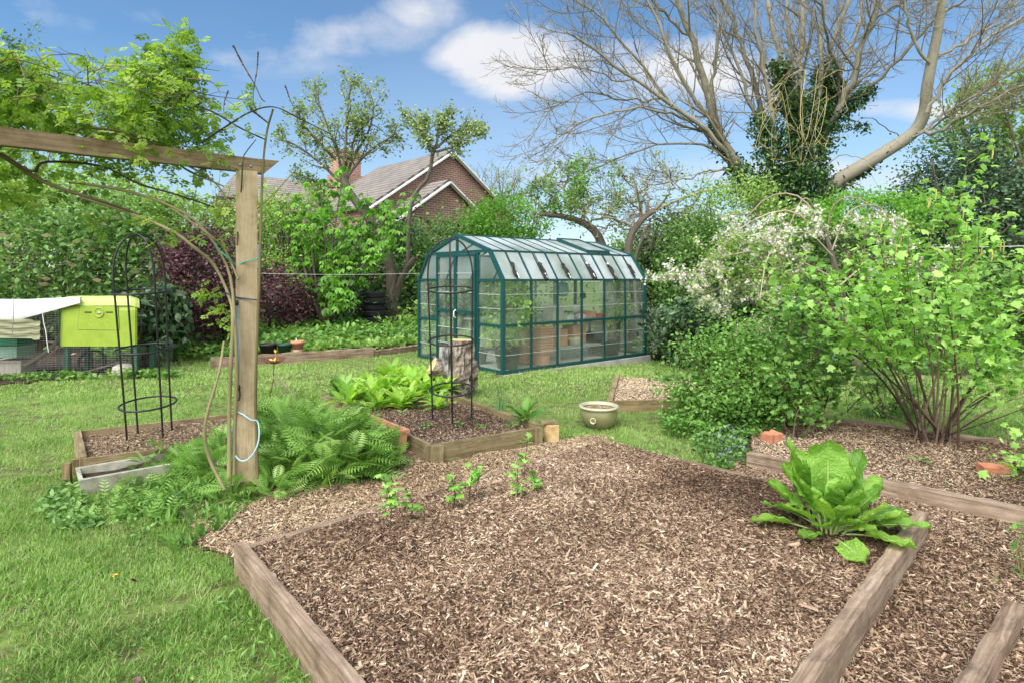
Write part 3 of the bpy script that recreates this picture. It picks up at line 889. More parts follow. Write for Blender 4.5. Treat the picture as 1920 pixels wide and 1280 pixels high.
chips('bark_mulch', 'wood chips over dark soil round the black obelisk beside the lettuces', shrink(BO, .03), hO, 5200, M['chips'], lambda x, y: -.05 + .15 * wob(x, y, 2.0, 4), lmax=.03)
chips('bark_mulch', 'reddish tan wood chips in the left bed behind the concrete trough', shrink(BL, .03), hL, 7500, M['chips_pale'], lambda x, y: -.08 + .06 * wob(x, y, 2, 2))
chips('bark_mulch', 'pale straw coloured chips in the small bed beside the round pot', shrink(BM, .03), hM, 5200, M['chips_pale'], lambda x, y: .30 + .06 * wob(x, y, 2, 2))
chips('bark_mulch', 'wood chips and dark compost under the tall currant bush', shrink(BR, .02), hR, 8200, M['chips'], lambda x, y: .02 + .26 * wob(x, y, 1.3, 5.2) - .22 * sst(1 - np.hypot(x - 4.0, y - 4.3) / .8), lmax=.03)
b = MB()
for (x, y, l, w, a_, z0) in [(.55, 2.60, .09, .022, .7, .16), (.98, 2.95, .07, .025, -.6, .16), (-.38, 2.75, .06, .03, 1.7, .16), (.28, 2.9, .12, .018, 1.2, .16), (1.25, 2.45, .10, .03, 2.6, .15), (-.1, 3.9, .10, .02, .3, .17), (1.45, 3.0, .11, .03, .1, .16),
                          (.8, 4.0, .08, .02, 2.1, .17), (-.9, 3.1, .09, .02, .5, .13), (.1, 2.25, .07, .03, 2.2, .15), (1.9, 2.35, .06, .03, .4, .03), (2.3, 2.6, .09, .02, 2.4, .03)]:
    b.scatter(CHIP, A([[x, y, z0 + .015]]), rots(A([a_]), A([.1]), A([.1])), A([[l * .75, w * .7, .008]]), A([RNG.uniform(.5, .9)]))
tag(b.build('bark_mulch', M['chips'], base=(0, 0, 0)), 'the largest loose bark flakes lying on the front bed', 'bark mulch', kind='stuff')

# ================================================================== timber beds
def bed(name, label, cat, boards, stakes, mat, group=None, stake_mat=None):
    c = A([p for bb in boards for p in (bb[0], bb[1])]).mean(0)
    t = thing(name, label, cat, (c[0], c[1], 0), group)
    for (a, e, z0, z1, th, chew) in boards:
        a, e = A([*a, (z0 + z1) / 2]), A([*e, (z0 + z1) / 2])
        if np.ndim(z1) == 0:
            b = MB(); L = np.linalg.norm(e - a)
            b.beam(a, e, th, z1 - z0, seg=max(3, int(L * 16)), jit=.0012 + chew * .12, chew=chew, rnd=RNG.random())
            b.build('board', mat, t)
    for (x, y, z1, w, d, ang) in stakes:
        b = MB(); ca, sa = math.cos(ang), math.sin(ang)
        b.box((x, y, (z1 - .1) / 2), ((0, 0, 1), (ca, sa, 0), (-sa, ca, 0)), ((z1 + .1) / 2, w / 2, d / 2), jit=.002, seg=4, rnd=RNG.random())
        b.build('stake', stake_mat or mat, t)
    return t

def along(a, e, t): return (a[0] + (e[0] - a[0]) * t, a[1] + (e[1] - a[1]) * t)
bed('raised_bed', 'large square timber bed in front, piled with bark chips around a chard plant', 'raised bed',
    [((-1.43, 3.05), (.17, 1.15), -.03, .163, .055, .004), ((2.44, 3.46), (.24, 1.24), -.03, .155, .066, .005),
     (along(BA[0], BA[1], .005), along(BA[0], BA[1], 1.0), -.03, .128, .04, .004), (along(BA[1], BA[2], .02), along(BA[1], BA[2], .965), -.03, .128, .04, .003)],
    [], M['oak'], 'timber raised beds')
O0, O1, O2, O3 = BO
bed('raised_bed', 'timber bed with corner stakes holding lettuces and the middle obelisk', 'raised bed',
    [(O0, O1, .045, .158, .035, .002), (along(O0, O1, .02), along(O0, O1, .98), -.02, .044, .03, .002), (along(O0, O3, .02), O3, -.02, .15, .035, .002),
     (along(O1, O2, .01), O2, -.02, .17, .045, .003), (O2, O3, -.02, .15, .035, .002)],
    [(-.625, 4.835, .155, .10, .045, .55), (-.70, 4.86, .15, .03, .05, -.95), (.245, 5.36, .17, .05, .05, .55)], M['greenpine'], 'timber raised beds')
t = thing('edging_stake', 'short yellow cut post end standing at the right corner of the obelisk bed', 'stake', (.37, 5.47, 0))
b = MB(); b.box((.37, 5.46, .07), ((0, 0, 1), (.85, .53, 0), (-.53, .85, 0)), (.10, .045, .06), jit=.002, seg=3); b.build('post', M['endgrain'], t)
b = MB(); b.box((.35, 5.50, .177), ((1, 0, 0), (0, 1, 0), (0, 0, 1)), (.075, .06, .008), jit=.003, seg=3); b.build('cap_board', M['pine'], t)
L0, L1, L2, L3 = BL
bed('raised_bed', 'low timber bed at left with splayed end boards behind the concrete trough', 'raised bed',
    [(L0, L3, -.02, .16, .03, .002), (L0, L1, -.02, .175, .045, .003), (L1, L2, -.02, .165, .03, .002), (L2, L3, -.02, .16, .03, .002)],
    [(-3.34, 4.36, .16, .05, .05, .3), (-3.42, 4.55, .13, .035, .05, -.9)], M['pine'], 'timber raised beds')
m0, m1, m2, m3 = BM
bed('raised_bed', 'small pale chip bed edged with old boards, right of the round pot', 'raised bed',
    [(m0, m3, -.04, .125, .06, .006), (m0, m1, -.1, .125, .06, .006), (m1, m2, -.15, .05, .05, .004), (m2, m3, -.1, .08, .05, .004)], [], M['pine'], 'timber raised beds')
r = BR
bed('raised_bed', 'long reddish sleeper bed at right under the currant bushes', 'raised bed',
    [(r[0], along(r[0], r[1], .42), -.03, .125, .07, .007), (along(r[0], r[1], .40), (3.3, 3.51), -.03, .115, .10, .009), ((3.3, 3.52), r[2], -.03, .11, .10, .008), (r[3], r[4], -.03, .10, .08, .006), (r[4], r[5], -.03, .10, .08, .006), (r[5], r[6], -.03, .10, .08, .006)],
    [], M['oak'], 'timber raised beds')
t = thing('edging_log', 'thin weathered log lying at the bottom right corner', 'log', (*G(1850, 1260)[:2], 0))
b = MB(); pa, pb = G(1905, 1145, .06), G(1760, 1400, .05)
b.beam(pa, pb, .065, .08, seg=12, jit=.004, chew=.006); b.build('log', M['oak'], t)

def bordertimber(p, q, th, h, label):
    a, e = G(*p), G(*q)
    b = MB(); b.beam(a + Z * (h / 2 - .02), e + Z * (h / 2 - .02), th, h, seg=20, jit=.006, chew=.006)
    o = b.build('edging_timber', M['oak']); tag(o, label, 'edging timber', 'timbers along the back border')
bordertimber((395, 690), (700, 669), .12, .20, 'thick split timber edging the back border behind the three small pots')
bordertimber((700, 669), (790, 656), .10, .14, 'thinner timber edging the back border next to the greenhouse')

# ================================================================== greenhouse
g0 = A([-.145, 9.27, .012]); gu = A([.770, .638, 0]); gv = A([-.638, .770, 0])
GLEN, GWID = 3.62, 2.575
ZE, ZK, ZR, KI = 1.50, 1.985, 2.29, .34
def gp(t, s, z): return g0 + gu * t + gv * s + Z * (z - .012)
gh = thing('greenhouse', 'green framed greenhouse with clouded panes and a barn shaped roof', 'greenhouse', g0)
def bar(name, a, c, w=.045, h=.045, mat='green_metal', up=(0, 0, 1)):
    b = MB(); b.beam(a, c, w, h, up=up); return b.build(name, M[mat], gh)
NB = 6
sec = [(0, 0.03), (0, ZE), (KI, ZK), (GWID / 2, ZR), (GWID - KI, ZK), (GWID, ZE), (GWID, 0.03)]
for i in range(NB + 1):
    t_ = GLEN * i / NB
    w = .058 if i in (0, NB) else .034
    for k in range(6):
        a, c = gp(t_, *sec[k]), gp(t_, *sec[k + 1])
        bar(('corner_post' if i in (0, NB) else 'side_post') if k in (0, 5) else 'rafter', a, c, w, w, up=gu)
for s_, z_ in sec[1:-1]:
    bar('roof_rail', gp(-.02, s_, z_), gp(GLEN + .02, s_, z_), .034, .036)
for s_ in (0, GWID):
    bar('side_rail', gp(0, s_, .775), gp(GLEN, s_, .775), .04, .04)
    bar('sill', gp(-.03, s_, .03), gp(GLEN + .03, s_, .03), .07, .055)
for t_ in (0, GLEN):
    bar('tie_rail', gp(t_, KI, ZK), gp(t_, GWID - KI, ZK), .05, .05)
    bar('sill', gp(t_, 0, .03), gp(t_, GWID, .03), .06, .05)
    for s_ in (.664, 1.911):
        bar('door_jamb', gp(t_, s_, .03), gp(t_, s_, ZK), .05, .055, up=gu)
        bar('gable_rail', gp(t_, 0 if s_ < 1 else GWID, .765), gp(t_, s_, .765), .045, .045)
        bar('gable_rail', gp(t_, 0 if s_ < 1 else GWID, ZE), gp(t_, s_, ZE), .045, .045)
    bar('king_post', gp(t_, GWID / 2, ZK), gp(t_, GWID / 2, ZR), .04, .04, up=gu)
# doors: two leaves in the front gable
for (sa, sb) in ((.70, 1.275), (1.30, 1.875)):
    zt = 1.93
    b = MB()
    for (p_, q_) in (((sa, .07), (sa, zt)), ((sb, .07), (sb, zt)), ((sa, .09), (sb, .09)), ((sa, zt), (sb, zt)), ((sa, .955), (sb, .955))):
        b.beam(gp(-.035, *p_), gp(-.035, *q_), .045, .045, up=gu if p_[0] == q_[0] else (0, 0, 1))
    d_ = b.build('door', M['green_metal'], gh)
    for (za, zb) in ((.11, .93), (.98, zt - .02)):
        b = MB(); b.slab([gp(-.03, sa + .02, za), gp(-.03, sb - .02, za), gp(-.03, sb - .02, zb), gp(-.03, sa + .02, zb)], gu, .006); b.build('door_pane', M['glass_wall'], d_)
    for z_ in (.38, .66, 1.29, 1.62):
        b = MB(); b.beam(gp(-.04, sa + .02, z_), gp(-.04, sb - .02, z_), .008, .012); b.build('glazing_strip', M['barline'], d_)
    if sa < 1:
        b = MB(); b.tubes(A([gp(-.06, 1.25, .84), gp(-.10, 1.25, .86), gp(-.10, 1.25, .95), gp(-.06, 1.25, .98)]), [.012] * 4, 6); b.build('handle', M['white_plastic'], d_)
def pane(pts, n, mat):
    b = MB(); b.slab(pts, n, .006); return b.build('pane', M[mat], gh)
bays = [(GLEN * i / NB + .025, GLEN * (i + 1) / NB - .025) for i in range(NB)]
for (a, c) in bays:
    for s_ in (0, GWID):
        pane([gp(a, s_, .06), gp(c, s_, .06), gp(c, s_, .75), gp(a, s_, .75)], gv, 'glass_wall')
        pane([gp(a, s_, .80), gp(c, s_, .80), gp(c, s_, ZE - .02), gp(a, s_, ZE - .02)], gv, 'glass_wall')
class StripMB(MB):
    def beam(self, *a_, **k_):
        q_ = MB(); MB.beam(q_, *a_, **k_); q_.build('glazing_strip', M['barline'], gh)
b = StripMB(); b2 = StripMB()
for i, (a, c) in enumerate(bays):
    for z_ in (.30, .53, 1.04, 1.27):
        b.beam(gp(a, -.006, z_), gp(c, -.006, z_), .006, .010)
    for z_ in (.41, 1.15):
        b2.beam(gp(a, GWID + .006, z_), gp(c, GWID + .006, z_), .006, .010)
for (sa, sb) in ((.035, .64), (1.935, GWID - .035)):
    for z_ in (.30, .53, 1.04, 1.27):
        b.beam(gp(-.006, sa, z_), gp(-.006, sb, z_), .006, .010)
nk = np.cross(gu, A([0, 0, 0]) + (gv * KI + Z * (ZK - ZE))); nr = np.cross(gu, gv * (GWID / 2 - KI) + Z * (ZR - ZK))
nk2 = np.cross(gu, -gv * KI + Z * (ZK - ZE)); nr2 = np.cross(gu, -gv * (GWID / 2 - KI) + Z * (ZR - ZK))
for i in range(NB):
    a, c = GLEN * i / NB + .02, GLEN * (i + 1) / NB - .02
    pane([gp(a, .01, ZE + .02), gp(c, .01, ZE + .02), gp(c, KI - .01, ZK - .015), gp(a, KI - .01, ZK - .015)], nk, 'glass_roof')
    pane([gp(a, GWID - .01, ZE + .02), gp(c, GWID - .01, ZE + .02), gp(c, GWID - KI + .01, ZK - .015), gp(a, GWID - KI + .01, ZK - .015)], nk2, 'glass_roof')
    pane([gp(a, KI + .02, ZK + .01), gp(c, KI + .02, ZK + .01), gp(c, GWID / 2 - .02, ZR - .008), gp(a, GWID / 2 - .02, ZR - .008)], nr, 'glass_roof')
    pane([gp(a, GWID - KI - .02, ZK + .01), gp(c, GWID - KI - .02, ZK + .01), gp(c, GWID / 2 + .02, ZR - .008), gp(a, GWID / 2 + .02, ZR - .008)], nr2, 'glass_roof')
# seams between the two sheets of each bay
for i in range(NB):
    tm = GLEN * (i + .5) / NB
    bar('roof_seam', gp(tm, -.005, ZE + .03), gp(tm, KI - .008, ZK), .014, .02, 'darkgreen', up=gu)
    bar('roof_seam', gp(tm, KI + .01, ZK + .014), gp(tm, GWID / 2, ZR + .006), .012, .016, 'darkgreen', up=gu)
for t_ in (0, GLEN):
    for (sa, sb, sgn) in ((.035, .64, 0), (1.935, GWID - .035, 1)):
        pane([gp(t_, sa, .06), gp(t_, sb, .06), gp(t_, sb, .745), gp(t_, sa, .745)], gu, 'glass_wall')
        pane([gp(t_, sa, .79), gp(t_, sb, .79), gp(t_, sb, ZE - .02), gp(t_, sa, ZE - .02)], gu, 'glass_wall')
        s_in, s_out = (sb, sa) if sgn == 0 else (sa, sb)
        kk = KI + .02 if sgn == 0 else GWID - KI - .02
        pane([gp(t_, s_out, ZE + .02), gp(t_, s_in, ZE + .02), gp(t_, s_in, ZK - .02), gp(t_, kk, ZK - .03)], gu, 'glass_wall')
    for sg in (-1, 1):
        m_ = GWID / 2 + sg * .02
        e_ = KI + .08 if sg < 0 else GWID - KI - .08
        pane([gp(t_, m_, ZK + .025), gp(t_, e_, ZK + .025), gp(t_, m_, ZR - .035)], gu, 'glass_wall')
    if t_ > 0:
        for (a, c) in ((.69, 1.27), (1.30, 1.89)):
            pane([gp(t_, a, .06), gp(t_, c, .06), gp(t_, c, ZK - .03), gp(t_, a, ZK - .03)], gu, 'glass_wall')
# roof vent
v_ = MB(); ta, tb = GLEN * 3.98 / 6, GLEN * 5.0 / 6
nrn = nr / np.linalg.norm(nr); nrn = nrn if nrn[2] > 0 else -nrn
q1, q2, q3, q4 = gp(ta, KI + .06, ZK + .06), gp(tb, KI + .06, ZK + .06), gp(tb, GWID / 2 - .05, ZR + .03), gp(ta, GWID / 2 - .05, ZR + .03)
for a, c in ((q1, q2), (q2, q3), (q3, q4), (q4, q1)):
    v_.beam(a, c, .035, .05)
vv_ = v_.build('roof_vent', M['green_metal'], gh)
b = MB(); b.slab([q1, q2, q3, q4], nrn, .01); b.build('vent_pane', M['glass_roof'], vv_)
# concrete plinth, showing at the far right where the lawn drops
b = MB()
L_ = GLEN + .12
for i in range(5):
    ta, tb = -.02 + L_ * i / 5, -.02 + L_ * (i + 1) / 5 - .004
    b.box(gp((ta + tb) / 2, .0, -.105), (gu, gv, Z), ((tb - ta) / 2, .08, .105), jit=.001)
b.box(gp(GLEN + .05, GWID / 2, -.10), (gv, gu, Z), (GWID / 2 - .085, .05, .1))
b.build('plinth', M['slab'], gh)
b = MB(); b.box(gp(GLEN / 2, GWID / 2, .006), (gu, gv, Z), (GLEN / 2 - .05, GWID / 2 - .09, .008)); b.build('floor', M['slab'], gh)
# rolled black cords hanging on the lower roof
for i, (sh, k) in enumerate([(.0, 1), (.02, 2), (-.02, 1), (.02, 3), (.0, 2), (.0, 1)]):
    tm = GLEN * (i + .5) / NB + sh
    def rp(f, o_=0.02, dt=0): return gp(tm + dt, KI * (1 - f) - .02, ZK - (ZK - ZE) * f + o_)
    c = thing('blind_cord', ['knotted black cord and short white pull nearest the door, on the first roof bay', 'black cord bundle hanging past the eave on the second roof bay', 'thick black cord twist on the third roof bay', 'wide looped black cord on the fourth roof bay',
                             'black cord with a cream tag on the fifth roof bay', 'small black cord on the last roof bay, farthest from the door'][i], 'cord', rp(.5), 'tied cords on the greenhouse roof')
    b = MB()
    b.tubes(smooth_path([rp(.02), rp(.45)], 6), [.006] * 6, 5)
    rr = np.random.default_rng(i + 40)
    for j in range(3 + k):
        pts = [rp(.42 + .05 * rr.random(), .03)] + [rp(f, .03 + .02 * rr.random(), rr.uniform(-.05, .05)) for f in (.52, .62, .74, .86, .95 + .12 * (k > 1))] + [rp(.80, .05, rr.uniform(-.06, .06)), rp(.6, .04, rr.uniform(-.02, .04))]
        b.tubes(smooth_path(pts, 22), [.011] * 22, 5)
    b.build('cord', M['black'], c)
    b = MB(); b.tubes(A([rp(.86, .05, .015), rp(.94, .05, .02), rp(1.02, .045, .022)]), [.012, .010, .006], 6)
    if i in (3, 4): b.tubes(A([rp(.42, .04, -.02), rp(.50, .05, -.005)]), [.02, .018], 6)
    b.build('pull', M['white_plastic'], c)

# ---- inside the greenhouse
def sqpot(b, c, w0, w1, h, rim=.012, rot=None):
    X, Y_ = (gu, gv) if rot is None else rot
    def ring(w, z): return [c + X * sx * w / 2 + Y_ * sy * w / 2 + Z * z for sx, sy in ((-1, -1), (1, -1), (1, 1), (-1, 1))]
    rows = [ring(w0, 0), ring(w1 - rim * 3, h * .89), ring(w1, h * .89), ring(w1, h), ring(w1 - rim * 2, h), ring(w0 * .9, h * .25)]
    v = A(rows).reshape(-1, 3); f = []
    for i in range(5):
        for k in range(4):
            f.append((4 * i + k, 4 * i + (k + 1) % 4, 4 * i + 4 + (k + 1) % 4, 4 * i + 4 + k))
    f.append((3, 2, 1, 0)); f.append((20, 21, 22, 23))
    b.add(v, [A(f)])
def mk(name, label, cat, fn, mat, c, group=None):
    b = MB(); fn(b); o = b.build(name, M[mat], base=c); tag(o, label, cat, group); return o
ordn = ['bottom', 'second', 'third', 'fourth', 'fifth', 'sixth', 'seventh', 'eighth', 'ninth', 'tenth']
for (t_, s_, n_, w_) in ((1.08, .27, 10, 'right hand'), (.98, .62, 9, 'left hand')):
    proto_pot = None
    for i in range(n_):
        c = gp(t_ + .004 * math.sin(i * 2), s_ + .004 * math.cos(i * 3), .03 + i * .046)
        if proto_pot is None:
            b = MB(); sqpot(b, A([0, 0, 0.]), .18, .30, .24, rim=.024); proto_pot = b.build('square_flowerpot', M['terracotta'], base=(0, 0, 0)); o = proto_pot
        else:
            o = proto_pot.copy(); COL.objects.link(o)
        o.location = c
        tag(o, ('top' if i == n_ - 1 else ordn[i]) + ' square terracotta pot of the ' + w_ + ' stack inside the greenhouse', 'flowerpot', 'stacked square pots in the greenhouse')
tub = [(.0, 0), (.17, 0), (.225, .30), (.24, .30), (.24, .34), (.215, .34), (.19, .26), (0, .26)]
for (t_, s_, lab, k) in ((.42, .40, 'large black tub with the tallest plant, nearest the greenhouse corner', 1.0), (.35, 1.15, 'black tub farther back inside the greenhouse door', .8), (.38, 2.15, 'black tub behind the left gable panes of the greenhouse', .8)):
    c = gp(t_, s_, .02)
    o = mk('plant_tub', lab, 'plant tub', lambda b: b.lathe(A(tub) * k, c, 24), 'black', c, 'black tubs in the greenhouse')
def fol(name, label, cat, c, r, n, tm, size, mat, ncl=14, group=None, stem=None, stemmat='stem_green', **kw):
    p, tone = clumps(c, r, n, ncl, **kw)
    b = MB(); b.scatter(tm, p, rrot(n), size * RNG.uniform(.7, 1.25, n), tone)
    base = (c[0], c[1], ground(c[0], c[1]))
    t = thing(name, label, cat, base if stem is None else (stem[0][0], stem[0][1], stem[0][2]), group)
    b.build('foliage', M[mat], t)
    if stem is not None:
        b = MB(); sp = smooth_path(stem, 8); b.tubes(sp, np.linspace(stem[0][3] if len(stem[0]) > 3 else .012, .006, 8), 5); b.build('stem', M[stemmat], t)
    return t
c = gp(.45, .38, .30); fol('pot_plant', 'leafy light green plant pressed against the greenhouse corner panes', 'plant', c + Z * .62, (.34, .34, .62), 1100, OVAL, .10, 'leaf_light', 22, stem=[c, c + Z * .5, c + Z * 1.05])
c = gp(3.15, .35, .05); fol('pot_plant', 'green climbing plant at the far end of the greenhouse', 'plant', c + Z * 1.0, (.22, .22, .62), 520, OVAL, .09, 'leaf_light', 18, stem=[c, c + Z * .6, c + Z * 1.3])
# staging
st = thing('potting_bench', 'grey slatted potting bench behind the long greenhouse side', 'bench', gp(2.3, .65, .02))
for z_, nm in ((.74, 'bench_top'), (.26, 'shelf')):
    b = MB()
    for j in range(5):
        b.beam(gp(1.62, .42 + j * .12, z_), gp(3.0, .42 + j * .12, z_), .09, .022)
    b.build(nm, M['grey_paint'], st)
for t_ in (1.66, 2.96):
    for s_ in (.44, .88):
        b = MB(); b.beam(gp(t_, s_, .02), gp(t_, s_, .73), .05, .05, up=gu); b.build('leg', M['grey_paint'], st)
st2 = thing('folding_table', 'second grey table at the back of the greenhouse, beyond the slatted bench', 'table', gp(2.0, 2.1, .02))
b = MB(); b.box(gp(2.0, 2.1, .72), (gu, gv, Z), (1.1, .28, .015)); b.build('tabletop', M['grey_paint'], st2)
for t_ in (1.0, 3.0):
    for s_ in (1.9, 2.3):
        b = MB(); b.beam(gp(t_, s_, .02), gp(t_, s_, .71), .035, .035, up=gu); b.build('leg', M['grey_paint'], st2)
def bx(name, label, cat, t_, s_, z_, dt, ds, dz, mat, group=None):
    c = gp(t_, s_, z_)
    def f(b):
        b.box(c + Z * dz / 2, (gu, gv, Z), (dt / 2, ds / 2, dz / 2 - .004), jit=.002)
        b.box(c + Z * (dz + .004), (gu, gv, Z), (dt / 2 + .008, ds / 2 + .008, .006), jit=.001)
    return mk(name, label, cat, f, mat, c, group)
bx('storage_box', 'orange terracotta coloured box on the lower shelf, left end of the bench', 'box', 1.80, .62, .275, .30, .26, .30, 'terracotta', 'boxes on the greenhouse bench')
bx('storage_box', 'orange box in the middle of the lower shelf of the bench', 'box', 2.30, .66, .275, .36, .28, .34, 'terracotta', 'boxes on the greenhouse bench')
bx('storage_box', 'dark box at the right end of the lower shelf of the bench', 'box', 2.80, .62, .275, .28, .26, .18, 'black', 'boxes on the greenhouse bench')
bx('storage_box', 'grey box standing on the left end of the bench top', 'box', 1.75, .66, .755, .30, .25, .26, 'slab', 'boxes on the greenhouse bench')
bx('storage_box', 'small white carton at the front of the bench top', 'box', 1.98, .50, .755, .16, .10, .07, 'white_plastic', 'boxes on the greenhouse bench')
bx('storage_box', 'brick red tray right of the pink bag on the bench top', 'box', 2.58, .60, .755, .30, .24, .12, 'terracotta', 'boxes on the greenhouse bench')
bx('storage_box', 'bright red tray at the right end of the bench top', 'box', 2.86, .55, .755, .18, .16, .07, 'red_plastic', 'boxes on the greenhouse bench')
bx('storage_box', 'black crate on the floor at the far end of the greenhouse', 'box', 2.95, .45, .02, .40, .35, .26, 'black', 'boxes on the greenhouse bench')
bx('storage_box', 'dark green box on the greenhouse floor behind the stacked pots', 'box', 1.55, 1.3, .02, .30, .30, .34, 'darkgreen')
c = gp(2.33, .52, .755); mk('plastic_bag', 'crumpled pink and white bag on the bench top', 'bag', lambda b: b.lathe([(0, 0), (.12, .0), (.13, .04), (.08, .08), (.03, .10), (0, .1)], c, 14, noise=.15), 'pink_plastic', c)
c = gp(2.45, .75, .755); mk('plant_pot', 'white pot at the back of the bench top', 'flowerpot', lambda b: b.lathe([(0, 0), (.07, 0), (.09, .15), (.08, .15), (.07, .12), (0, .12)], c + Z * .1, 18), 'white_plastic', c)
c = gp(2.12, .46, .275); mk('bulb_bowl', 'cream ribbed bowl on the lower shelf of the bench', 'bowl', lambda b: b.lathe([(0, 0), (.10, 0), (.14, .12), (.145, .14), (.12, .13), (0, .10)], c, 20), 'cream', c)
c = gp(.85, .9, .30)
o = mk('compost_bag', 'crumpled blue bag between the black tub and the stacked pots', 'bag', lambda b: b.lathe([(0, 0), (.16, 0), (.19, .15), (.16, .33), (.07, .40), (0, .38)], c, 16, noise=.12), 'blue_plastic', c)
c = gp(.85, .9, .02); mk('plant_tub', 'upturned dark green tub carrying the blue bag', 'plant tub', lambda b: b.lathe([(0, 0), (.2, 0), (.17, .28), (0, .28)], c, 18), 'darkgreen', c)
c = gp(2.35, 1.05, 1.16); mk('hanging_bag', 'teal cloth peg bag hanging inside the greenhouse', 'bag', lambda b: (b.lathe([(0, 0), (.10, .01), (.135, .10), (.12, .26), (.03, .30), (.008, .32), (.008, .74), (0, .74)], c, 16, noise=.06)), 'teal_cloth', c)
c = gp(2.95, 1.05, 1.10); mk('hanging_bag', 'small teal pouch hanging at the far end of the greenhouse', 'bag', lambda b: (b.lathe([(0, 0), (.05, .01), (.065, .06), (.06, .13), (.006, .16), (.006, .82), (0, .82)], c, 12, noise=.06)), 'teal_cloth', c)
# ================================================================== pergola
pg = thing('pergola', 'weathered timber pergola with one square post and a long top beam', 'pergola', (-1.905, 4.17, 0))
bd = A([1.19, .99, 0]) / np.linalg.norm([1.19, .99]); bs = A([-bd[1], bd[0], 0])
b = MB()
pc = A([-1.905, 4.17, 0])
b.box(pc + Z * 1.19, (Z, (.91, .415, 0), (-.415, .91, 0)), (1.115, .069, .062), jit=.0012, seg=14); b.build('post', M['postwood'], pg)
b = MB(); b.box(pc + Z * .04, ((1, 0, 0), (0, 1, 0), Z), (.060, .056, .06), jit=.003); b.box(pc + Z * .02 + A([0, -.075, 0]), ((1, 0, 0), (0, 1, 0), Z), (.05, .02, .05), jit=.004)
b.build('post_bracket', M['redpaint'], pg)
b = MB()
e0 = pc + bd * .22 + bs * 0; e1 = pc - bd * 4.0
# long board with a slanting cut end
L = 4.22; n = 26
rows = []
for i in range(n + 1):
    s = i / n * L
    cc = e0 - bd * s
    for sx, sz in ((-1, 0), (1, 0), (1, 1), (-1, 1)):
        cut = .11 * (1 - sz) if i == 0 else 0
        rows.append(cc - bd * cut + bs * sx * .032 + Z * (2.30 + .105 * sz + RNG.normal(0, .0012)))
q = []
for i in range(n):
    a = 4 * i; c = a + 4
    q += [(a, c, c + 1, a + 1), (a + 1, c + 1, c + 2, a + 2), (a + 2, c + 2, c + 3, a + 3), (a + 3, c + 3, c, a)]
q += [(0, 1, 2, 3), (4 * n + 3, 4 * n + 2, 4 * n + 1, 4 * n)]
lc = A([[i / n * L, sx * .032, sz * .105] for i in range(n + 1) for sx, sz in ((-1, 0), (1, 0), (1, 1), (-1, 1))])
b.add(rows, [A(q)], lc, .3)
b.build('beam', M['beamwood'], pg)
b = MB(); b.box(pc - bd * 3.8 + Z * 1.14, (Z, (1, 0, 0), (0, 1, 0)), (1.15, .066, .062), seg=6); b.build('post', M['postwood'], pg)
b = MB()
for dx in (-.02, .035):
    b.lathe([(0, 0), (.010, 0), (.010, .006), (0, .008)], pc + A([dx, -.036 + .83 * dx - .005, 2.345]), 8, axis=(0.64, -.77, 0))
b.build('screw', M['wire'], pg)
t = tag((lambda b: (b.box(pc + A([.075, .02, 1.70]), (Z, (1, 0, 0), (0, 1, 0)), (.085, .007, .03)), b.build('label_strip', M['white_plastic']))[1])(MB()), 'small off white strip fixed to the right side of the pergola post', 'strip')

def rope(name, label, pts, r, mat, K=None, extra=None):
    b = MB(); pts = A(pts); sp = smooth_path(pts, K or len(pts) * 7); b.tubes(sp, np.full(len(sp), r), 6)
    o = thing(name, label, 'rope', pts[0], None)
    b.build('cord', M[mat], o)
    if extra: extra(o)
    return o
def post_loop(z, dz=.0, r=.074, a0=0, a1=6.283, n=13, cx=0):
    return [pc + A([cx + r * 1.2 * max(-1, min(1, 1.35 * math.cos(a))) / 1.2 * 1.0, r * max(-1, min(1, 1.35 * math.sin(a))), z + dz * math.cos(a)]) for a in np.linspace(a0, a1, n)]
fy = 4.10
rope('cord', 'pale blue rope looped round the lower part of the pergola post', [P(441, 770, 4.09), P(455, 776, 4.085), P(470, 786, 4.085), P(483, 790, 4.11), P(486, 815, 4.09), P(480, 840, 4.07), P(465, 860, 4.06), P(450, 862, 4.06), P(437, 845, 4.07), P(434, 820, 4.08), P(438, 795, 4.09), P(442, 740, 4.1), P(443, 720, 4.12)], .0055, 'rope_pale')
def hook(o):
    b = MB(); b.tubes(smooth_path([P(448, 728, 4.07), P(450, 738, 4.07), P(448, 749, 4.07), P(444, 748, 4.07), P(443, 738, 4.07), P(446, 730, 4.07)], 20), [.005] * 20, 6); b.build('hook', M['black_metal'], o)
    b = MB(); b.lathe([(0, 0), (.012, .004), (.014, .03), (.006, .05), (0, .05)], P(447, 733, 4.07), 10); b.lathe([(0, 0), (.013, .004), (.012, .03), (0, .04)], P(444, 573, 4.07), 10); b.build('hook_cap', M['black'], o)
rope('bungee_cord', 'blue elastic cord hanging down the front of the pergola post with a hook', [P(445, 560, 4.085), P(445, 600, 4.07), P(448, 680, 4.07), P(447, 732, 4.07)], .006, 'rope_blue', extra=hook)
rope('cord', 'navy cord tying the rose canes to the middle of the pergola post', [P(421, 548, 4.0), P(435, 555, 4.03), P(445, 558, 4.08), P(460, 560, 4.098), P(478, 562, 4.10), P(488, 562, 4.15)], .0055, 'rope_navy')
rope('cord', 'green string tying the canes to the upper part of the pergola post', [P(403, 455, 3.95), P(412, 470, 3.98), P(430, 485, 4.02), P(443, 497, 4.09), P(460, 491, 4.098), P(478, 487, 4.10), P(491, 478, 4.14)], .0045, 'rope_green')

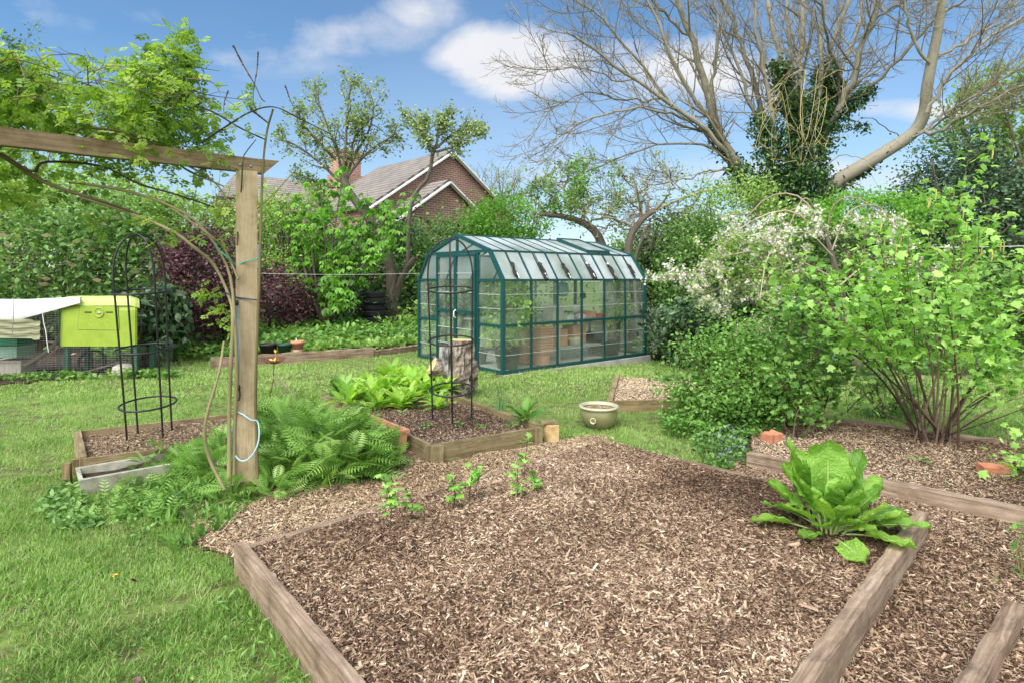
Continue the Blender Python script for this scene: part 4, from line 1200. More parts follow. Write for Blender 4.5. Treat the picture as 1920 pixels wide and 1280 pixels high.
# ================================================================== obelisks
def obelisk(base, label, lean, rot):
    t = thing('obelisk', label, 'obelisk', base, 'black steel plant obelisks')
    ax = A([lean[0], lean[1], 1.0]); ax /= np.linalg.norm(ax)
    X = np.cross((0, 1, 0), ax); X /= np.linalg.norm(X); Y_ = np.cross(ax, X)
    def pt(r, a, z): return A(base) + X * r * math.cos(a) + Y_ * r * math.sin(a) + ax * z
    prof = [(.196, -.12), (.200, .35), (.208, .85), (.216, 1.30), (.218, 1.45), (.205, 1.58), (.165, 1.70), (.10, 1.78), (.0, 1.815)]
    for k in range(4):
        a = rot + k * math.pi / 2
        pts = smooth_path([pt(r, a, z) for r, z in prof], 34)
        b = MB(); b.tubes(pts, [.0082] * 34, 8); b.build('leg', M['black_metal'], t)
    for z_, r_ in ((.30, .222), (.80, .222), (1.31, .224)):
        th = np.linspace(0, 2 * math.pi, 49)
        b = MB(); b.tubes(A([pt(r_, a, z_) for a in th]), [.0085] * 49, 8); b.build('ring', M['black_metal'], t)
    return t
obelisk((-.605, 5.88, .13), 'black steel obelisk standing in the middle bed before the greenhouse', (.0, -.13), .12)
obelisk((-3.27, 5.25, .12), 'black steel obelisk leaning left in the bed behind the concrete trough', (.0, -.10), 1.07)

# ================================================================== troughs, pots
def trough(name, label, cat, a, e, w, h, mat, z0=.0, th=.022, rim=0, fill='soil'):
    a, e = A([*a, 0.]), A([*e, 0.]); d = e - a; L = np.linalg.norm(d); d /= L; s = A([-d[1], d[0], 0]); c = (a + e) / 2
    def ring(l, w_, z): return [c + d * sx * l / 2 + s * sy * w_ / 2 + Z * z for sx, sy in ((-1, -1), (1, -1), (1, 1), (-1, 1))]
    rows = [ring(L - .05, w - .05, z0), ring(L - rim, w - rim, z0 + h - rim)]
    if rim: rows.append(ring(L, w, z0 + h - rim))
    rows += [ring(L, w, z0 + h), ring(L - 2 * th, w - 2 * th, z0 + h), ring(L - 2 * th - .03, w - 2 * th - .03, z0 + .04)]
    n = len(rows); v = A(rows).reshape(-1, 3) + RNG.normal(0, .0015, (n * 4, 3)); f = []
    for i in range(n - 1):
        for k in range(4):
            f.append((4 * i + k, 4 * i + (k + 1) % 4, 4 * i + 4 + (k + 1) % 4, 4 * i + 4 + k))
    f.append((3, 2, 1, 0)); f.append((4 * n - 4, 4 * n - 3, 4 * n - 2, 4 * n - 1))
    t = thing(name, label, cat, (c[0], c[1], z0))
    b = MB(); b.add(v, [A(f)]); b.build('trough_body', M[mat], t)
    b = MB(); r0 = ring(L - 2 * th - .012, w - 2 * th - .012, z0 + h * .66)
    k = 7; u = np.linspace(0, 1, k); rr = A(r0)
    g = A([(rr[0] * (1 - x) + rr[1] * x) * (1 - y) + (rr[3] * (1 - x) + rr[2] * x) * y + Z * RNG.normal(0, .006) for y in u for x in u]); idx = np.arange(k * k).reshape(k, k)
    b.add(g, [np.stack([idx[:-1, :-1], idx[:-1, 1:], idx[1:, 1:], idx[1:, :-1]], -1).reshape(-1, 4)]); b.build('soil_fill', M[fill], t)
    return t
trough('planter_trough', 'long grey mossy concrete trough set in weeds in front of the left bed', 'trough', (-3.17, 4.23), (-2.21, 5.03), .36, .15, 'concrete', z0=-.03, th=.028)
trough('planter_trough', 'rectangular terracotta trough beside the lettuce bed, half hidden by ferny leaves', 'trough', (-1.0, 4.98), (-1.70, 5.80), .28, .20, 'terracotta', z0=.03, th=.03, rim=.03)
c = A([.90, 6.02, 0])
t = thing('ceramic_pot', 'round olive glazed pot with a pale rim, filled with bark, on the lawn', 'pot', c)
b = MB(); b.lathe([(0, 0), (.10, 0), (.125, .01), (.165, .06), (.190, .12), (.192, .17), (.182, .205)], c, 40)
b.lathe([(.182, .195), (.155, .19), (.15, .14), (0, .14)], c, 40); b.build('pot_body', M['glaze'], t)
b = MB(); b.lathe([(.182, .200), (.200, .205), (.208, .216), (.205, .228), (.19, .232), (.172, .226), (.168, .20)], c, 40); b.build('rim', M['glaze_rim'], t)
b = MB(); dn = A([-.45, -.89, 0]); b.lathe([(.030, 0), (.034, .012), (.028, .018), (.020, .010), (.018, -.01), (0, -.012)], c + dn * .178 + Z * .105, 20, axis=dn); b.build('boss', M['glaze_rim'], t)
b = MB(); b.lathe([(0, .19), (.08, .188), (.168, .180)], c, 24); b.build('soil_fill', M['mulch'], t)
hpot = [(x, y) for x, y in zip(RNG.uniform(-.16, .16, 900), RNG.uniform(-.16, .16, 900)) if x * x + y * y < .155 ** 2]
b = MB(); pos = A([[c[0] + x, c[1] + y, .19] for x, y in hpot]); b.scatter(CHIP, pos, rrot(len(pos), 0, .3, .3), np.stack([RNG.uniform(.008, .022, len(pos)), RNG.uniform(.004, .008, len(pos)), np.full(len(pos), .004)], 1))
tag(b.build('bark_mulch', M['chips']), 'bark chips inside the round olive pot', 'bark mulch', kind='stuff')

def rpot(name, label, c, r0, r1, h, mat, group=None, rim=.014):
    b = MB(); b.lathe([(0, 0), (r0, 0), (r1 - rim * .6, h * .74), (r1, h * .74), (r1 + .002, h), (r1 - rim, h), (r1 - rim - .004, h * .8), (0, h * .78)], c, 28)
    t = thing(name, label, 'flowerpot', c, group); b.build('pot_body', M[mat], t); return t
pA = G(499, 676); pA = A([pA[0], pA[1] + .1, .14])
g1 = 'pots standing on the back border timber'
t = rpot('flowerpot', 'wide black pot of seedlings standing behind the pergola post', pA, .13, .17, .17, 'black', g1)
t = rpot('flowerpot', 'dark green pot between the black pot and the terracotta pot', pA + A([.30, .02, .0]), .10, .14, .17, 'darkgreen', g1)
t = rpot('flowerpot', 'two tone orange terracotta pot with a white tag on the border timber', pA + A([.52, .08, .0]), .09, .125, .21, 'terracotta', g1, .018)
b = MB(); b.box(pA + A([.50, .06, .23]), (Z, (1, 0, 0), (0, 1, 0)), (.035, .008, .002)); b.build('plant_tag', M['white_plastic'], t)
rp_ = pA + A([.52, .08, .0])
b = MB(); b.lathe([(.0935, .012), (.109, .145)], rp_, 28); b.build('pale_band', M['terrapale'], t)

# bird feeder dish on a rod
fb = G(505, 748); fb = A([fb[0], fb[1], 0])
t = thing('bird_feeder', 'rusty dish on a thin leaning rod holding an orange piece', 'bird feeder', fb)
top = P(514, 681, fb[1] - .05)
b = MB(); b.tubes(smooth_path([fb, (fb + top) / 2 + A([.015, 0, 0]), top], 8), [.006] * 8, 6); b.build('rod', M['rust'], t)
b = MB(); b.lathe([(0, 0), (.015, 0), (.06, .012), (.11, .035), (.135, .055), (.128, .055), (.06, .02), (0, .012)], top, 24, axis=(.06, -.12, 1), noise=.05); b.build('dish', M['rust'], t)
b = MB(); b.scatter(DIAMOND, np.repeat((top + A([.0, 0, .045]))[None], 9, 0) + RNG.normal(0, .02, (9, 3)), rrot(9, .3), .06); b.build('food', mat_leaf('orange_peel', [(.75, .35, .03), (.85, .50, .08)], trans=.1), t)

# driftwood log
c = A([-.76, 7.55, 0])
t = thing('tree_stump', 'gnarled upright log with a sawn side branch, standing before the greenhouse doors', 'log', c)
b = MB()
th = np.linspace(0, 2 * math.pi, 25)[:-1]; rows = []; lcs = []
zs = np.linspace(0, .735, 22)
rs_ = np.random.default_rng(5); ph = rs_.uniform(0, 6, 8)
for z_ in zs:
    u = z_ / .735
    w = .19 + .05 * math.sin(u * 3.0 + .5) + (.05 * max(0, .35 - abs(u - .38)) / .35)
    cx = .02 + .04 * u - .03 * math.sin(u * 4)
    for a in th:
        r_ = w * (1.06 - .16 * u + .15 * math.sin(3 * a + ph[0] + u * 3.5) + .10 * math.sin(7 * a + ph[1] + 7 * u) + .06 * math.sin(13 * a + ph[2] + 9 * u) + rs_.normal(0, .035))
        fl = math.cos(a - 3.8)            # flat split face towards the left front
        if fl > .55: r_ = min(r_, w * .62 / fl)
        rows.append(c + A([cx + r_ * math.cos(a), r_ * math.sin(a) * .9, z_])); lcs.append((z_, w * math.cos(a), w * math.sin(a)))
idx = np.arange(len(zs) * 24).reshape(len(zs), 24); a_, b_ = idx[:-1], idx[1:]
b.add(rows, [np.stack([a_, np.roll(a_, -1, 1), np.roll(b_, -1, 1), b_], -1).reshape(-1, 4)], lcs)
b.build('trunk', M['log_bark'], t)
b = MB(); topc = A(rows[-24:]); b.add(np.vstack([topc.mean(0)[None] + Z * .004, topc + Z * .003]), [A([(0, 1 + k, 1 + (k + 1) % 24) for k in range(24)])]); b.build('cut_face', M['endgrain'], t)
b = MB()
fa = 3.8; fd = A([math.cos(fa), math.sin(fa), 0]); sd = A([-fd[1], fd[0], 0])
q = []
for u_, w_, o_ in ((.25, .07, .136), (.5, .12, .15), (.75, .11, .152), (.93, .10, .148)):
    q.append((c + fd * (o_ + .035) + A([.03, 0, 0]) - sd * w_ + Z * .735 * u_, c + fd * (o_ + .05) + A([.03, 0, 0]) + Z * .735 * u_, c + fd * (o_ + .035) + A([.03, 0, 0]) + sd * w_ + Z * .735 * u_))
v = A(q).reshape(-1, 3); b.add(v, [A([(3 * i + k, 3 * i + k + 1, 3 * i + 4 + k, 3 * i + 3 + k) for i in range(3) for k in range(2)])]); b.build('split_face', M['log_face'], t)
b = MB()
s0, s1 = c + A([-.08, -.02, .28]), c + A([-.30, -.10, .42])
sp = smooth_path([s0, (s0 + s1) / 2 - Z * .01, s1], 9)
ax_ = (s1 - s0) / np.linalg.norm(s1 - s0)
b.lathe([(.16, -.06), (.15, .03), (.125, .10), (.14, .16), (.135, .22), (.128, .245)], s0, 20, axis=ax_, noise=.07); b.build('branch_stub', M['log_bark'], t)
b = MB(); b.lathe([(0, .252), (.06, .251), (.126, .246), (.128, .235)], s0, 20, axis=ax_, noise=.07); b.build('cut_face', M['endgrain'], t)

# loose bricks
def brick(c, ang, label, mat='brickmat', s=(.105, .05, .034)):
    b = MB(); ca, sa = math.cos(ang), math.sin(ang)
    b.box(A(c) + Z * s[2], ((ca, sa, .03), (-sa, ca, .05), (0, -.05, 1)), s, jit=.004, seg=4)
    tag(b.build('brick', M[mat]), label, 'brick', 'loose bricks')
k = G(1447, 836, .03); brick((k[0], k[1], .06), .5, 'orange brick on the corner of the sleeper bed below the violet flowers', s=(.075, .06, .045))
k = G(1868, 882, .08); brick((k[0], k[1], .055), -.2, 'red brick half sunk in the compost of the right bed')

# ================================================================== chicken coop and run
CY = 8.95
def cp(px, py, Y=CY): return P(px, py, Y)
co = thing('chicken_coop', 'lime green plastic hen house raised on legs with an oval latch door', 'coop', (-6.35, CY + .35, 0))
x0, x1 = cp(113, 600)[0], cp(255, 600)[0]; z0, z1 = cp(0, 649)[2], cp(0, 558)[2]
b = MB()
# body cross section (depth, height), rounded at the top front
sec_ = [(0, z0), (.012, z1 - .20), (.03, z1 - .14), (.06, z1 - .115), (.50, z1 - .115), (.53, z1 - .2), (.55, z0)]
rows = []
for x_, sh in ((x0, .0), (x0 + .02, -.01), (x1 - .06, -.01), (x1 - .015, 0), (x1, .03)):
    rows.append([A([x_ - .68 * d * (x_ - x0) / (x1 - x0), CY + d + (sh if d < .3 else -sh), z]) for d, z in sec_])
v = A(rows).reshape(-1, 3); k7 = len(sec_); f = []
for i in range(4):
    for j in range(k7):
        f.append((i * k7 + j, i * k7 + (j + 1) % k7, (i + 1) * k7 + (j + 1) % k7, (i + 1) * k7 + j))
b.add(v, [A(f), A([list(range(k7))]), A([list(range(4 * k7, 5 * k7))[::-1]])]); b.build('body', M['coop'], co)
b = MB()
sec_ = [(-.006, z1 - .125), (.012, z1 - .06), (.06, z1 - .012), (.2, z1 + .012), (.42, z1 + .012), (.53, z1 - .03), (.565, z1 - .125)]
rows = [[A([x_ - .68 * d * (x_ - x0) / (x1 - x0), CY + d + (s if d < .3 else -s), z - s * .6]) for d, z in sec_] for x_, s in ((x0 - .012, 0), (x1 - .09, 0), (x1 - .03, .03), (x1 + .01, .07))]
v = A(rows).reshape(-1, 3); f = []
for i in range(3):
    for j in range(k7):
        f.append((i * k7 + j, i * k7 + (j + 1) % k7, (i + 1) * k7 + (j + 1) % k7, (i + 1) * k7 + j))
b.add(v, [A(f), A([list(range(k7))]), A([list(range(3 * k7, 4 * k7))[::-1]])]); b.build('lid', M['coop_lid'], co)
# door panel outline and fittings
def fp(px, py, o=-.004): return P(px, py, CY) + A([0, o, 0])
def rrect(pts, r=3.5, n=5):
    out = []
    m = len(pts)
    for i in range(m):
        p0, p1, p2 = A(pts[i - 1], float), A(pts[i], float), A(pts[(i + 1) % m], float)
        a = p1 + (p0 - p1) / np.linalg.norm(p0 - p1) * r; c_ = p1 + (p2 - p1) / np.linalg.norm(p2 - p1) * r
        for s in np.linspace(0, 1, n):
            out.append((1 - s) ** 2 * a + 2 * s * (1 - s) * p1 + s * s * c_)
    return out
ol = rrect([(151.5, 573.5), (221, 574.5), (225, 619), (145.5, 618)])
b = MB(); b.slab([fp(*p, -.004) for p in ol], (0, 1, 0), .010); dr = b.build('door', M['coop'], co)
b = MB(); L_ = [fp(*p, -.0055) for p in ol]; L_.append(L_[0]); b.tubes(A(L_), [.0042] * len(L_), 4); b.build('door_seam', M['darkgreen'], dr)
for px in (166, 206):
    b = MB(); b.box(fp(px, 585.5, -.010), ((1, 0, 0), (0, 1, 0), Z), (.052, .004, .009)); b.build('slot', M['black'], dr)
b = MB(); b.lathe([(.082, -.004), (.078, .012), (.060, .004), (.054, -.004), (0, -.004)], fp(186.5, 586, -.010), 28, axis=(0, -1, 0)); kn = b.build('latch', M['coop'], dr)
b = MB(); b.lathe([(0, .010), (.030, .008), (.036, .0)], fp(186.5, 587, -.008), 20, axis=(0, -1, 0), squash=(1, .55)); b.build('knob', M['wire'], dr)
b = MB()
for (cx_, w_) in ((170.5, 4.5), (186.5, 4), (201, 3.5)):       # faint moulded ovals
    th = np.linspace(.6, 5.6, 14); b.tubes(A([fp(cx_ + w_ * math.cos(a), 605.5 + 5.5 * math.sin(a), -.0085) for a in th]), [.0028] * 14, 4)
b.build('moulding', M['coop_lid'], dr)
for px in (121, 250):
    for yo in (.06, .48):
        b = MB(); xx = P(px, 600, CY)[0]; b.box((xx, CY + yo, z0 / 2), (Z, (1, 0, 0), (0, 1, 0)), (z0 / 2, .035, .03), seg=3); b.build('leg', M['darkgreen'], co)
# run: wire mesh
rn = thing('hen_run', 'wire mesh hen run reaching out of the picture on the left', 'run', (-7.6, 8.9, 0))
ra, rb = A([-9.4, 8.35, 0.]), A([x0 + .01, CY - .03, 0.]); rc = A([x1 + .02, CY - .03, 0.])
def meshpanel(a, e, z_lo, z_hi, name='mesh_panel', stp=.05, hs=.035):
    b = MB(); L = np.linalg.norm(e - a)
    n = int(L / stp); tt = np.linspace(0, 1, n)[:, None]
    lo = a + (e - a) * tt + Z * z_lo; hi = a + (e - a) * tt + Z * z_hi
    b.tubes(np.stack([lo, hi], 1), np.full((n, 2), .0015), 3)
    zz = np.arange(z_lo, z_hi, hs); m_ = len(zz)
    b.tubes(np.stack([a + Z * zz[:, None], e + Z * zz[:, None]], 1), np.full((m_, 2), .0015), 3)
    return b.build(name, M['wire'], rn)
meshpanel(ra, rb, -.02, 1.17); meshpanel(rb, rc, -.02, z0)
meshpanel(ra + A([0, .95, 0]), rb + A([0, .95, 0]), 0, 1.15); meshpanel(rb + A([0, .95, 0]), rc + A([0, .95, 0]), 0, z0)
for p_ in (rb, ra, (ra + rb) / 2 + A([-.1, 0, 0])):
    b = MB(); b.tubes(A([p_, p_ + Z * 1.17, p_ + Z * 1.17 + A([0, .95, 0]), p_ + A([0, .95, 0])]), [.012] * 4, 6); b.build('hoop', M['darkgreen'], rn)
# white cover over the run
K_ = 30; rows = []
for i in range(K_):
    u = i / (K_ - 1); px = -140 + u * 290
    top_ = 563 + 2 * math.sin(u * 5) - 7 * max(0, u - .5); bot = (602 if u < .6 else 602 - (u - .6) * 25 * 1.0 - 0) + 1.5 * math.sin(u * 11)
    if u > .93: bot = 570 + 0
    bot = 602 - 34 * max(0, (px - 25) / 125) ** 1.0 if px > 25 else 602
    bot = max(bot, top_ + 9)
    Yf = CY - .06 - .55 * max(0, (100 - px)) / 240
    r_ = [P(px, bot, Yf), P(px, (bot + top_) / 2, Yf - .01), P(px, top_ + 1, Yf + .06), P(px, top_, Yf + .12) , P(px, top_, Yf + .12) * A([1, 1, 1]) + A([0, .8, .0])]
    rows.append(r_)
v = A(rows); v[:, :4, 1] += RNG.normal(0, .004, (K_, 4)); idx = np.arange(K_ * 5).reshape(K_, 5)
b = MB(); fq = np.stack([idx[:-1, :-1], idx[1:, :-1], idx[1:, 1:], idx[:-1, 1:]], -1).reshape(-1, 4)
b.add(v.reshape(-1, 3), [fq], None, .5, True); b.add(v.reshape(-1, 3) - A([0, -.004, .006]), [fq[:, ::-1]], None, .5, True)
cv = b.build('cover_sheet', M['tarp']); tag(cv, 'white plastic sheet draped over the top of the hen run', 'sheet')
# khaki cover hanging at the side of the run
nx, nz_ = 40, 22; rows = []; lcs = []
for i in range(nx):
    for j in range(nz_):
        px = -120 + (75 + 120) * i / (nx - 1); py = 598 + (634 - 598) * j / (nz_ - 1) + (3 if i > 36 else 0)
        Yf = CY - .07 - .55 * max(0, (100 - px)) / 240
        w_ = .009 * math.sin(j * .9 + 1.6 * math.sin(i * .35) + i * .12) + .006 * math.sin(j * 2.1 + i * .31)
        p_ = P(px, py, Yf); rows.append(p_ + A([0, w_, 0])); lcs.append((px * .01, w_ * 5, py * .01))
idx = np.arange(nx * nz_).reshape(nx, nz_)
b = MB(); b.add(rows, [np.stack([idx[:-1, :-1], idx[1:, :-1], idx[1:, 1:], idx[:-1, 1:]], -1).reshape(-1, 4)], lcs, .5, True)
tag(b.build('side_curtain', M['canvas']), 'creased khaki cloth hanging on the side of the hen run', 'cloth')
rope('cord', 'white string tied round the mesh left of the lime hen house', [P(79, 580, CY - .1), P(82, 605, CY - .1), P(86, 622, CY - .1), P(88, 640, CY - .1), P(91, 660, CY - .1)], .006, 'rope_white')
rope('bungee_cord', 'grey elastic cord over the white sheet on the run', [P(25, 563, 8.62), P(25, 590, 8.58), P(23, 625, 8.58)], .006, 'wire')
for nm, lab, px0, px1, py0, py1, dp, mt, Yd in (('storage_crate', 'bright green lidded crate inside the hen run', -20, 32, 632, 647, .4, 'crate', 9.15), ('storage_crate', 'pale green box beneath the bright green crate in the run', -20, 31, 649, 670, .36, 'crate_pale', 9.17)):
    a0, a1 = P(px0, py1, Yd), P(px1, py0, Yd)
    def f(b, a0=a0, a1=a1, dp=dp):
        cc = (a0 + a1) / 2 + A([0, dp / 2, 0]); h = (a1 - a0) / 2
        b.box(cc, ((1, 0, 0), (0, 1, 0), Z), (h[0], dp / 2, h[2]), jit=.003); b.box(cc + Z * h[2] * .86, ((1, 0, 0), (0, 1, 0), Z), (h[0] + .012, dp / 2 + .012, .012))
    mk(nm, lab, 'crate', f, mt, (a0 + a1) / 2)
b = MB(); b.box(P(5, 690, 9.2) + A([0, .2, -.01]), ((1, 0, 0), (0, 1, 0), Z), (.25, .15, .10), jit=.01); b.box(P(5, 690, 9.2) + A([0, .2, .1]), ((1, 0, 0), (0, 1, 0), Z), (.27, .17, .012), jit=.005)
tag(b.build('stone_block', M['stone']), 'pale block under the green boxes in the run', 'block')
b = MB(); pth = smooth_path([P(45, 685, 9.3), P(75, 668, 9.4), P(100, 648, 9.5), P(118, 620, 9.6), P(140, 600, 9.7)], 16); b.tubes(pth, np.linspace(.045, .02, 16), 8)
tag(b.build('perch_branch', M['ashbark']), 'thick curved branch perch propped inside the run', 'branch')
b = MB(); c = P(172, 696, 9.3); c[2] = .20
b.lathe([(.17, -.03), (.20, -.03), (.205, 0), (.20, .03), (.17, .03), (.165, 0), (.17, -.03)], c, 30, axis=(.25, -1, .3)); b.tubes(A([c - A([.18, 0, 0]), c + A([.18, 0, 0])]), [.012] * 2, 6); b.tubes(A([c - Z * .17, c + Z * .17]), [.012] * 2, 6)
tag(b.build('wheel', M['black']), 'spoked black wheel lying under the hen house', 'wheel')
b = MB(); b.lathe([(0, 0), (.15, 0), (.18, .07), (.15, .16), (.07, .20), (0, .205)], (P(212, 700, 8.9)[0], 9.15, 0), 18, noise=.08); tag(b.build('stone', M['stone']), 'pale rounded stone behind the mesh below the hen house', 'stone')
b = MB(); b.tubes(A([P(160, 697, 9.1), P(236, 676, 9.1)]), [.018, .014], 6); tag(b.build('stick', M['bark']), 'straight stick leaning behind the mesh under the hen house', 'stick')

# compost heap of prunings behind the run
def heap():
    n = 2600
    p, tone = clumps((-11.6, 12.6, .3), (2.0, 1.1, 1.15), n, 40, cr=.3)
    p[:, 2] = np.maximum(p[:, 2], .05)
    t = thing('compost_heap', 'heap of pale dry prunings behind the hen run', 'compost heap', (-11.6, 12.6, 0))
    b = MB(); b.scatter((SLIVER[0] * A([1, .5, .5]), SLIVER[1]), p, rrot(n, 0, .5), np.stack([RNG.uniform(.1, .3, n), RNG.uniform(.03, .09, n), np.full(n, .03)], 1), tone)
    b.build('prunings', M['chips_pale'], t)
    b = MB(); b.lathe([(1.9, 0), (1.6, .5), (1.0, 1.0), (.4, 1.2), (0, 1.25)], (-11.6, 12.9, 0), 20, noise=.1); b.build('heap', M['mulch'], t)
heap()

# ================================================================== tyres
tc_ = P(701, 560, 17.3); tx = tc_[0]
proto_tyre = None
prof = [(.20, .03), (.23, .005), (.28, .0), (.315, .02), (.322, .05), (.322, .13), (.315, .16), (.28, .18), (.23, .175), (.20, .15), (.20, .03)]
for i, nm in enumerate(['bottom tyre of the black stack, half sunk in ground ivy', 'second tyre from the bottom of the stack by the old tree', 'third tyre from the bottom of the stack by the old tree', 'fourth tyre from the bottom of the stack by the old tree', 'fifth tyre from the bottom of the stack, just below the top one', 'topmost tyre of the black stack beside the old tree']):
    if proto_tyre is None:
        b = MB(); b.lathe(prof, (0, 0, 0), 40)
        for k in range(60):
            a = k / 60 * 6.283; b.box((.322 * math.cos(a), .322 * math.sin(a), .09), ((math.cos(a), math.sin(a), 0), (-math.sin(a), math.cos(a), .3), Z), (.007, .010, .05))
        proto_tyre = o = b.build('tyre', M['rubber'], base=(0, 0, 0))
    else:
        o = proto_tyre.copy(); COL.objects.link(o)
    o.location = (tx + .03 * math.sin(i * 1.9) + (.03 if i < 3 else 0), 17.3 + .03 * math.cos(i * 2.3), .02 + i * .183)
    tag(o, nm, 'tyre', 'stacked tyres')

# ================================================================== washing line
rope('washing_line', 'thin white washing line running from the left across to the greenhouse', [P(-60, 488, 12), P(120, 497, 12), P(330, 508, 12), P(500, 513, 12), P(650, 515, 12.5), P(786, 513, 13)], .003, 'rope_white')
rope('washing_line', 'thin pale line stretched behind the tall currant bush at right', [P(1640, 461, 8.5), P(1760, 464, 8), P(1960, 461, 7.5)], .004, 'rope_white')

# ================================================================== houses
def hvec(a): return A([math.cos(a), math.sin(a), 0])
hd = hvec(rad(45)); hn = hvec(rad(-45)); rb_ = -hn          # gable width direction, outward normal, ridge direction
ho = thing('brick_house', 'red brick house with two white edged gables and a brown tiled roof beyond the hedge', 'house', (-4.2, 31.2, 0))
def slope_roof(pk, w, drop, length, name_suffix=''):
    """pk: gable peak; both slopes run back along rb_"""
    for sg in (-1, 1):
        e = pk + hd * sg * w - Z * drop
        n_ = np.cross(rb_, e - pk); n_ = n_ if n_[2] > 0 else -n_; n_ /= np.linalg.norm(n_)
        pts = [pk, e, e + rb_ * length, pk + rb_ * length]
        sl = np.linalg.norm(e - pk)
        lc = [(0, 0, 0), (0, -sl * .42, 0), (length, -sl * .42, 0), (length, 0, 0)]
        b = MB(); b.slab(pts, n_, .12, lc); b.build('roof', M['rooftile'], ho)
        # bargeboard
        b = MB(); b.beam(pk + hn * .06 - Z * .10, e + hn * .06 - Z * .10, .07, .24, up=hn); b.build('bargeboard', M['white_wood'], ho)
pk1 = A([-3.1, 30.0, 8.08]); W1, D1, LN1 = 4.9, 3.3, 7.0
slope_roof(pk1, W1, D1, LN1)
pk2 = A([-2.04 - .707 * 1.4, 28.94 - .707 * 1.4, 6.2]); W2, D2 = 3.7, 2.5
slope_roof(pk2, W2, D2, 3.2)
def gwall(pk, w, drop, off, name='wall'):
    b = MB(); p = pk - hn * off - Z * .12
    w_, d_ = w - .35, drop - .35 * drop / w
    pts = [p, p + hd * w_ - Z * d_, A([*(p + hd * w_)[:2], 0]), A([*(p - hd * w_)[:2], 0]), p - hd * w_ - Z * d_]
    lc = [((q - p) @ hd, q[2], 0) for q in pts]
    b.slab(pts, hn, .25, lc); return b.build(name, M['brickwall'], ho)
gwall(pk1, W1, D1, .35); gwall(pk2, W2, D2, .35)
for sg in (-1, 1):
    b = MB(); p = pk1 - hn * .5 + hd * sg * (W1 - .4); pts = [A([*p[:2], 0]), A([*(p + rb_ * 6.2)[:2], 0]), A([*(p + rb_ * 6.2)[:2], pk1[2] - D1]), A([*p[:2], pk1[2] - D1])]
    b.slab(pts, hd, .2, [(0, 0, 0), (6.2, 0, 0), (6.2, 4.8, 0), (0, 4.8, 0)]); b.build('wall', M['brickwall'], ho)
for sg in (-1, 1):
    b = MB(); p = pk2 - hn * .5 + hd * sg * (W2 - .4); pts = [A([*p[:2], 0]), A([*(p + rb_ * 2.4)[:2], 0]), A([*(p + rb_ * 2.4)[:2], pk2[2] - D2]), A([*p[:2], pk2[2] - D2])]
    b.slab(pts, hd, .2, [(0, 0, 0), (2.4, 0, 0), (2.4, 3.8, 0), (0, 3.8, 0)]); b.build('wall', M['brickwall'], ho)
# chimney, a tall stepped stack at the left
ch = P(648, 300, 36.5)
def chbox(b, w, d, z0_, z1_, dx=0):
    cc = A([ch[0] + dx, 36.5, 0])
    for nrm, u_, hw, hd_ in ((hn, hd, w, d), (-hd, hn, d, w), (-hn, hd, w, d), (hd, hn, d, w)):
        c_ = cc + nrm * hd_
        pts = [c_ - u_ * hw + Z * z0_, c_ + u_ * hw + Z * z0_, c_ + u_ * hw + Z * z1_, c_ - u_ * hw + Z * z1_]
        b.add(pts, [A([(0, 1, 2, 3)])], [(-hw, z0_, 0), (hw, z0_, 0), (hw, z1_, 0), (-hw, z1_, 0)])
    b.add([cc + hd * a * w + hn * c_ * d + Z * z1_ for a, c_ in ((-1, -1), (1, -1), (1, 1), (-1, 1))], [A([(0, 1, 2, 3)])])
b = MB(); chbox(b, .78, .5, 3, 9.0); chbox(b, .84, .56, 9.0, 9.25); chbox(b, .88, .60, 9.25, 9.42); chbox(b, .98, .62, 3.0, 7.9, .05); b.build('chimney', M['chimneybrick'], ho)
h2 = thing('house', 'low grey roofed house mostly hidden behind the left hedge', 'house', (-15, 42, 0))
pkA, pkB = P(440, 328, 42), P(622, 346, 44)
for sg in (-1, 1):
    dv = A([.3, -3.2 * sg, -2.0]); n_ = np.cross(pkB - pkA, dv); n_ = n_ if n_[2] > 0 else -n_
    b = MB(); b.slab([pkA, pkA + dv, pkB + dv, pkB], n_, .12, [(0, 0, 0), (0, -1.6, 0), (7, -1.6, 0), (7, 0, 0)]); b.build('roof', M['rooftile'], h2)
b = MB(); q0, q1 = pkA + A([0, -2.9, 0]), pkB + A([0, -2.9, 0]); b.slab([A([*q0[:2], 0]), A([*q1[:2], 0]), A([*q1[:2], pkB[2] - 2]), A([*q0[:2], pkA[2] - 2])], (0, 1, 0), .3, [(0, 0, 0), (7, 0, 0), (7, 5, 0), (0, 5, 0)]); b.build('wall', M['brickwall'], h2)

# ================================================================== shed far behind the greenhouse
sh = thing('garden_shed', 'dark open shed with a mossy corrugated green roof behind the greenhouse', 'shed', (4.7, 17.4, -.15))
b = MB(); zt, xx0, xx1 = 1.52, 3.2, 5.6
n = 56; xs = np.linspace(xx0, xx1, n); rows = []
for yv, zv in ((16.8, 1.44), (18.4, 1.60)):
    rows.append([A([x_, yv, zv + .022 * (i % 2)]) for i, x_ in enumerate(xs)])
v = A(rows).reshape(-1, 3); idx = np.arange(2 * n).reshape(2, n)
fq = np.stack([idx[0, :-1], idx[0, 1:], idx[1, 1:], idx[1, :-1]], -1); b.add(v, [fq]); b.add(v - Z * .012, [fq[:, ::-1]]); b.build('roof', M['shed_roof'], sh)
for x_ in (3.3, 4.45, 5.5):
    b = MB(); b.box((x_, 16.9, .66), (Z, (1, 0, 0), (0, 1, 0)), (.78, .05, .05), seg=3); b.build('post', M['green_metal'] if x_ > 4 and x_ < 5 else M['shed_wood'], sh)
b = MB()
for i in range(16): b.box((3.3 + i * .15, 18.3, .7), (Z, (1, 0, 0), (0, 1, 0)), (.85, .07, .012), jit=.003)
b.build('back_wall', M['shed_wood'], sh)
b = MB()
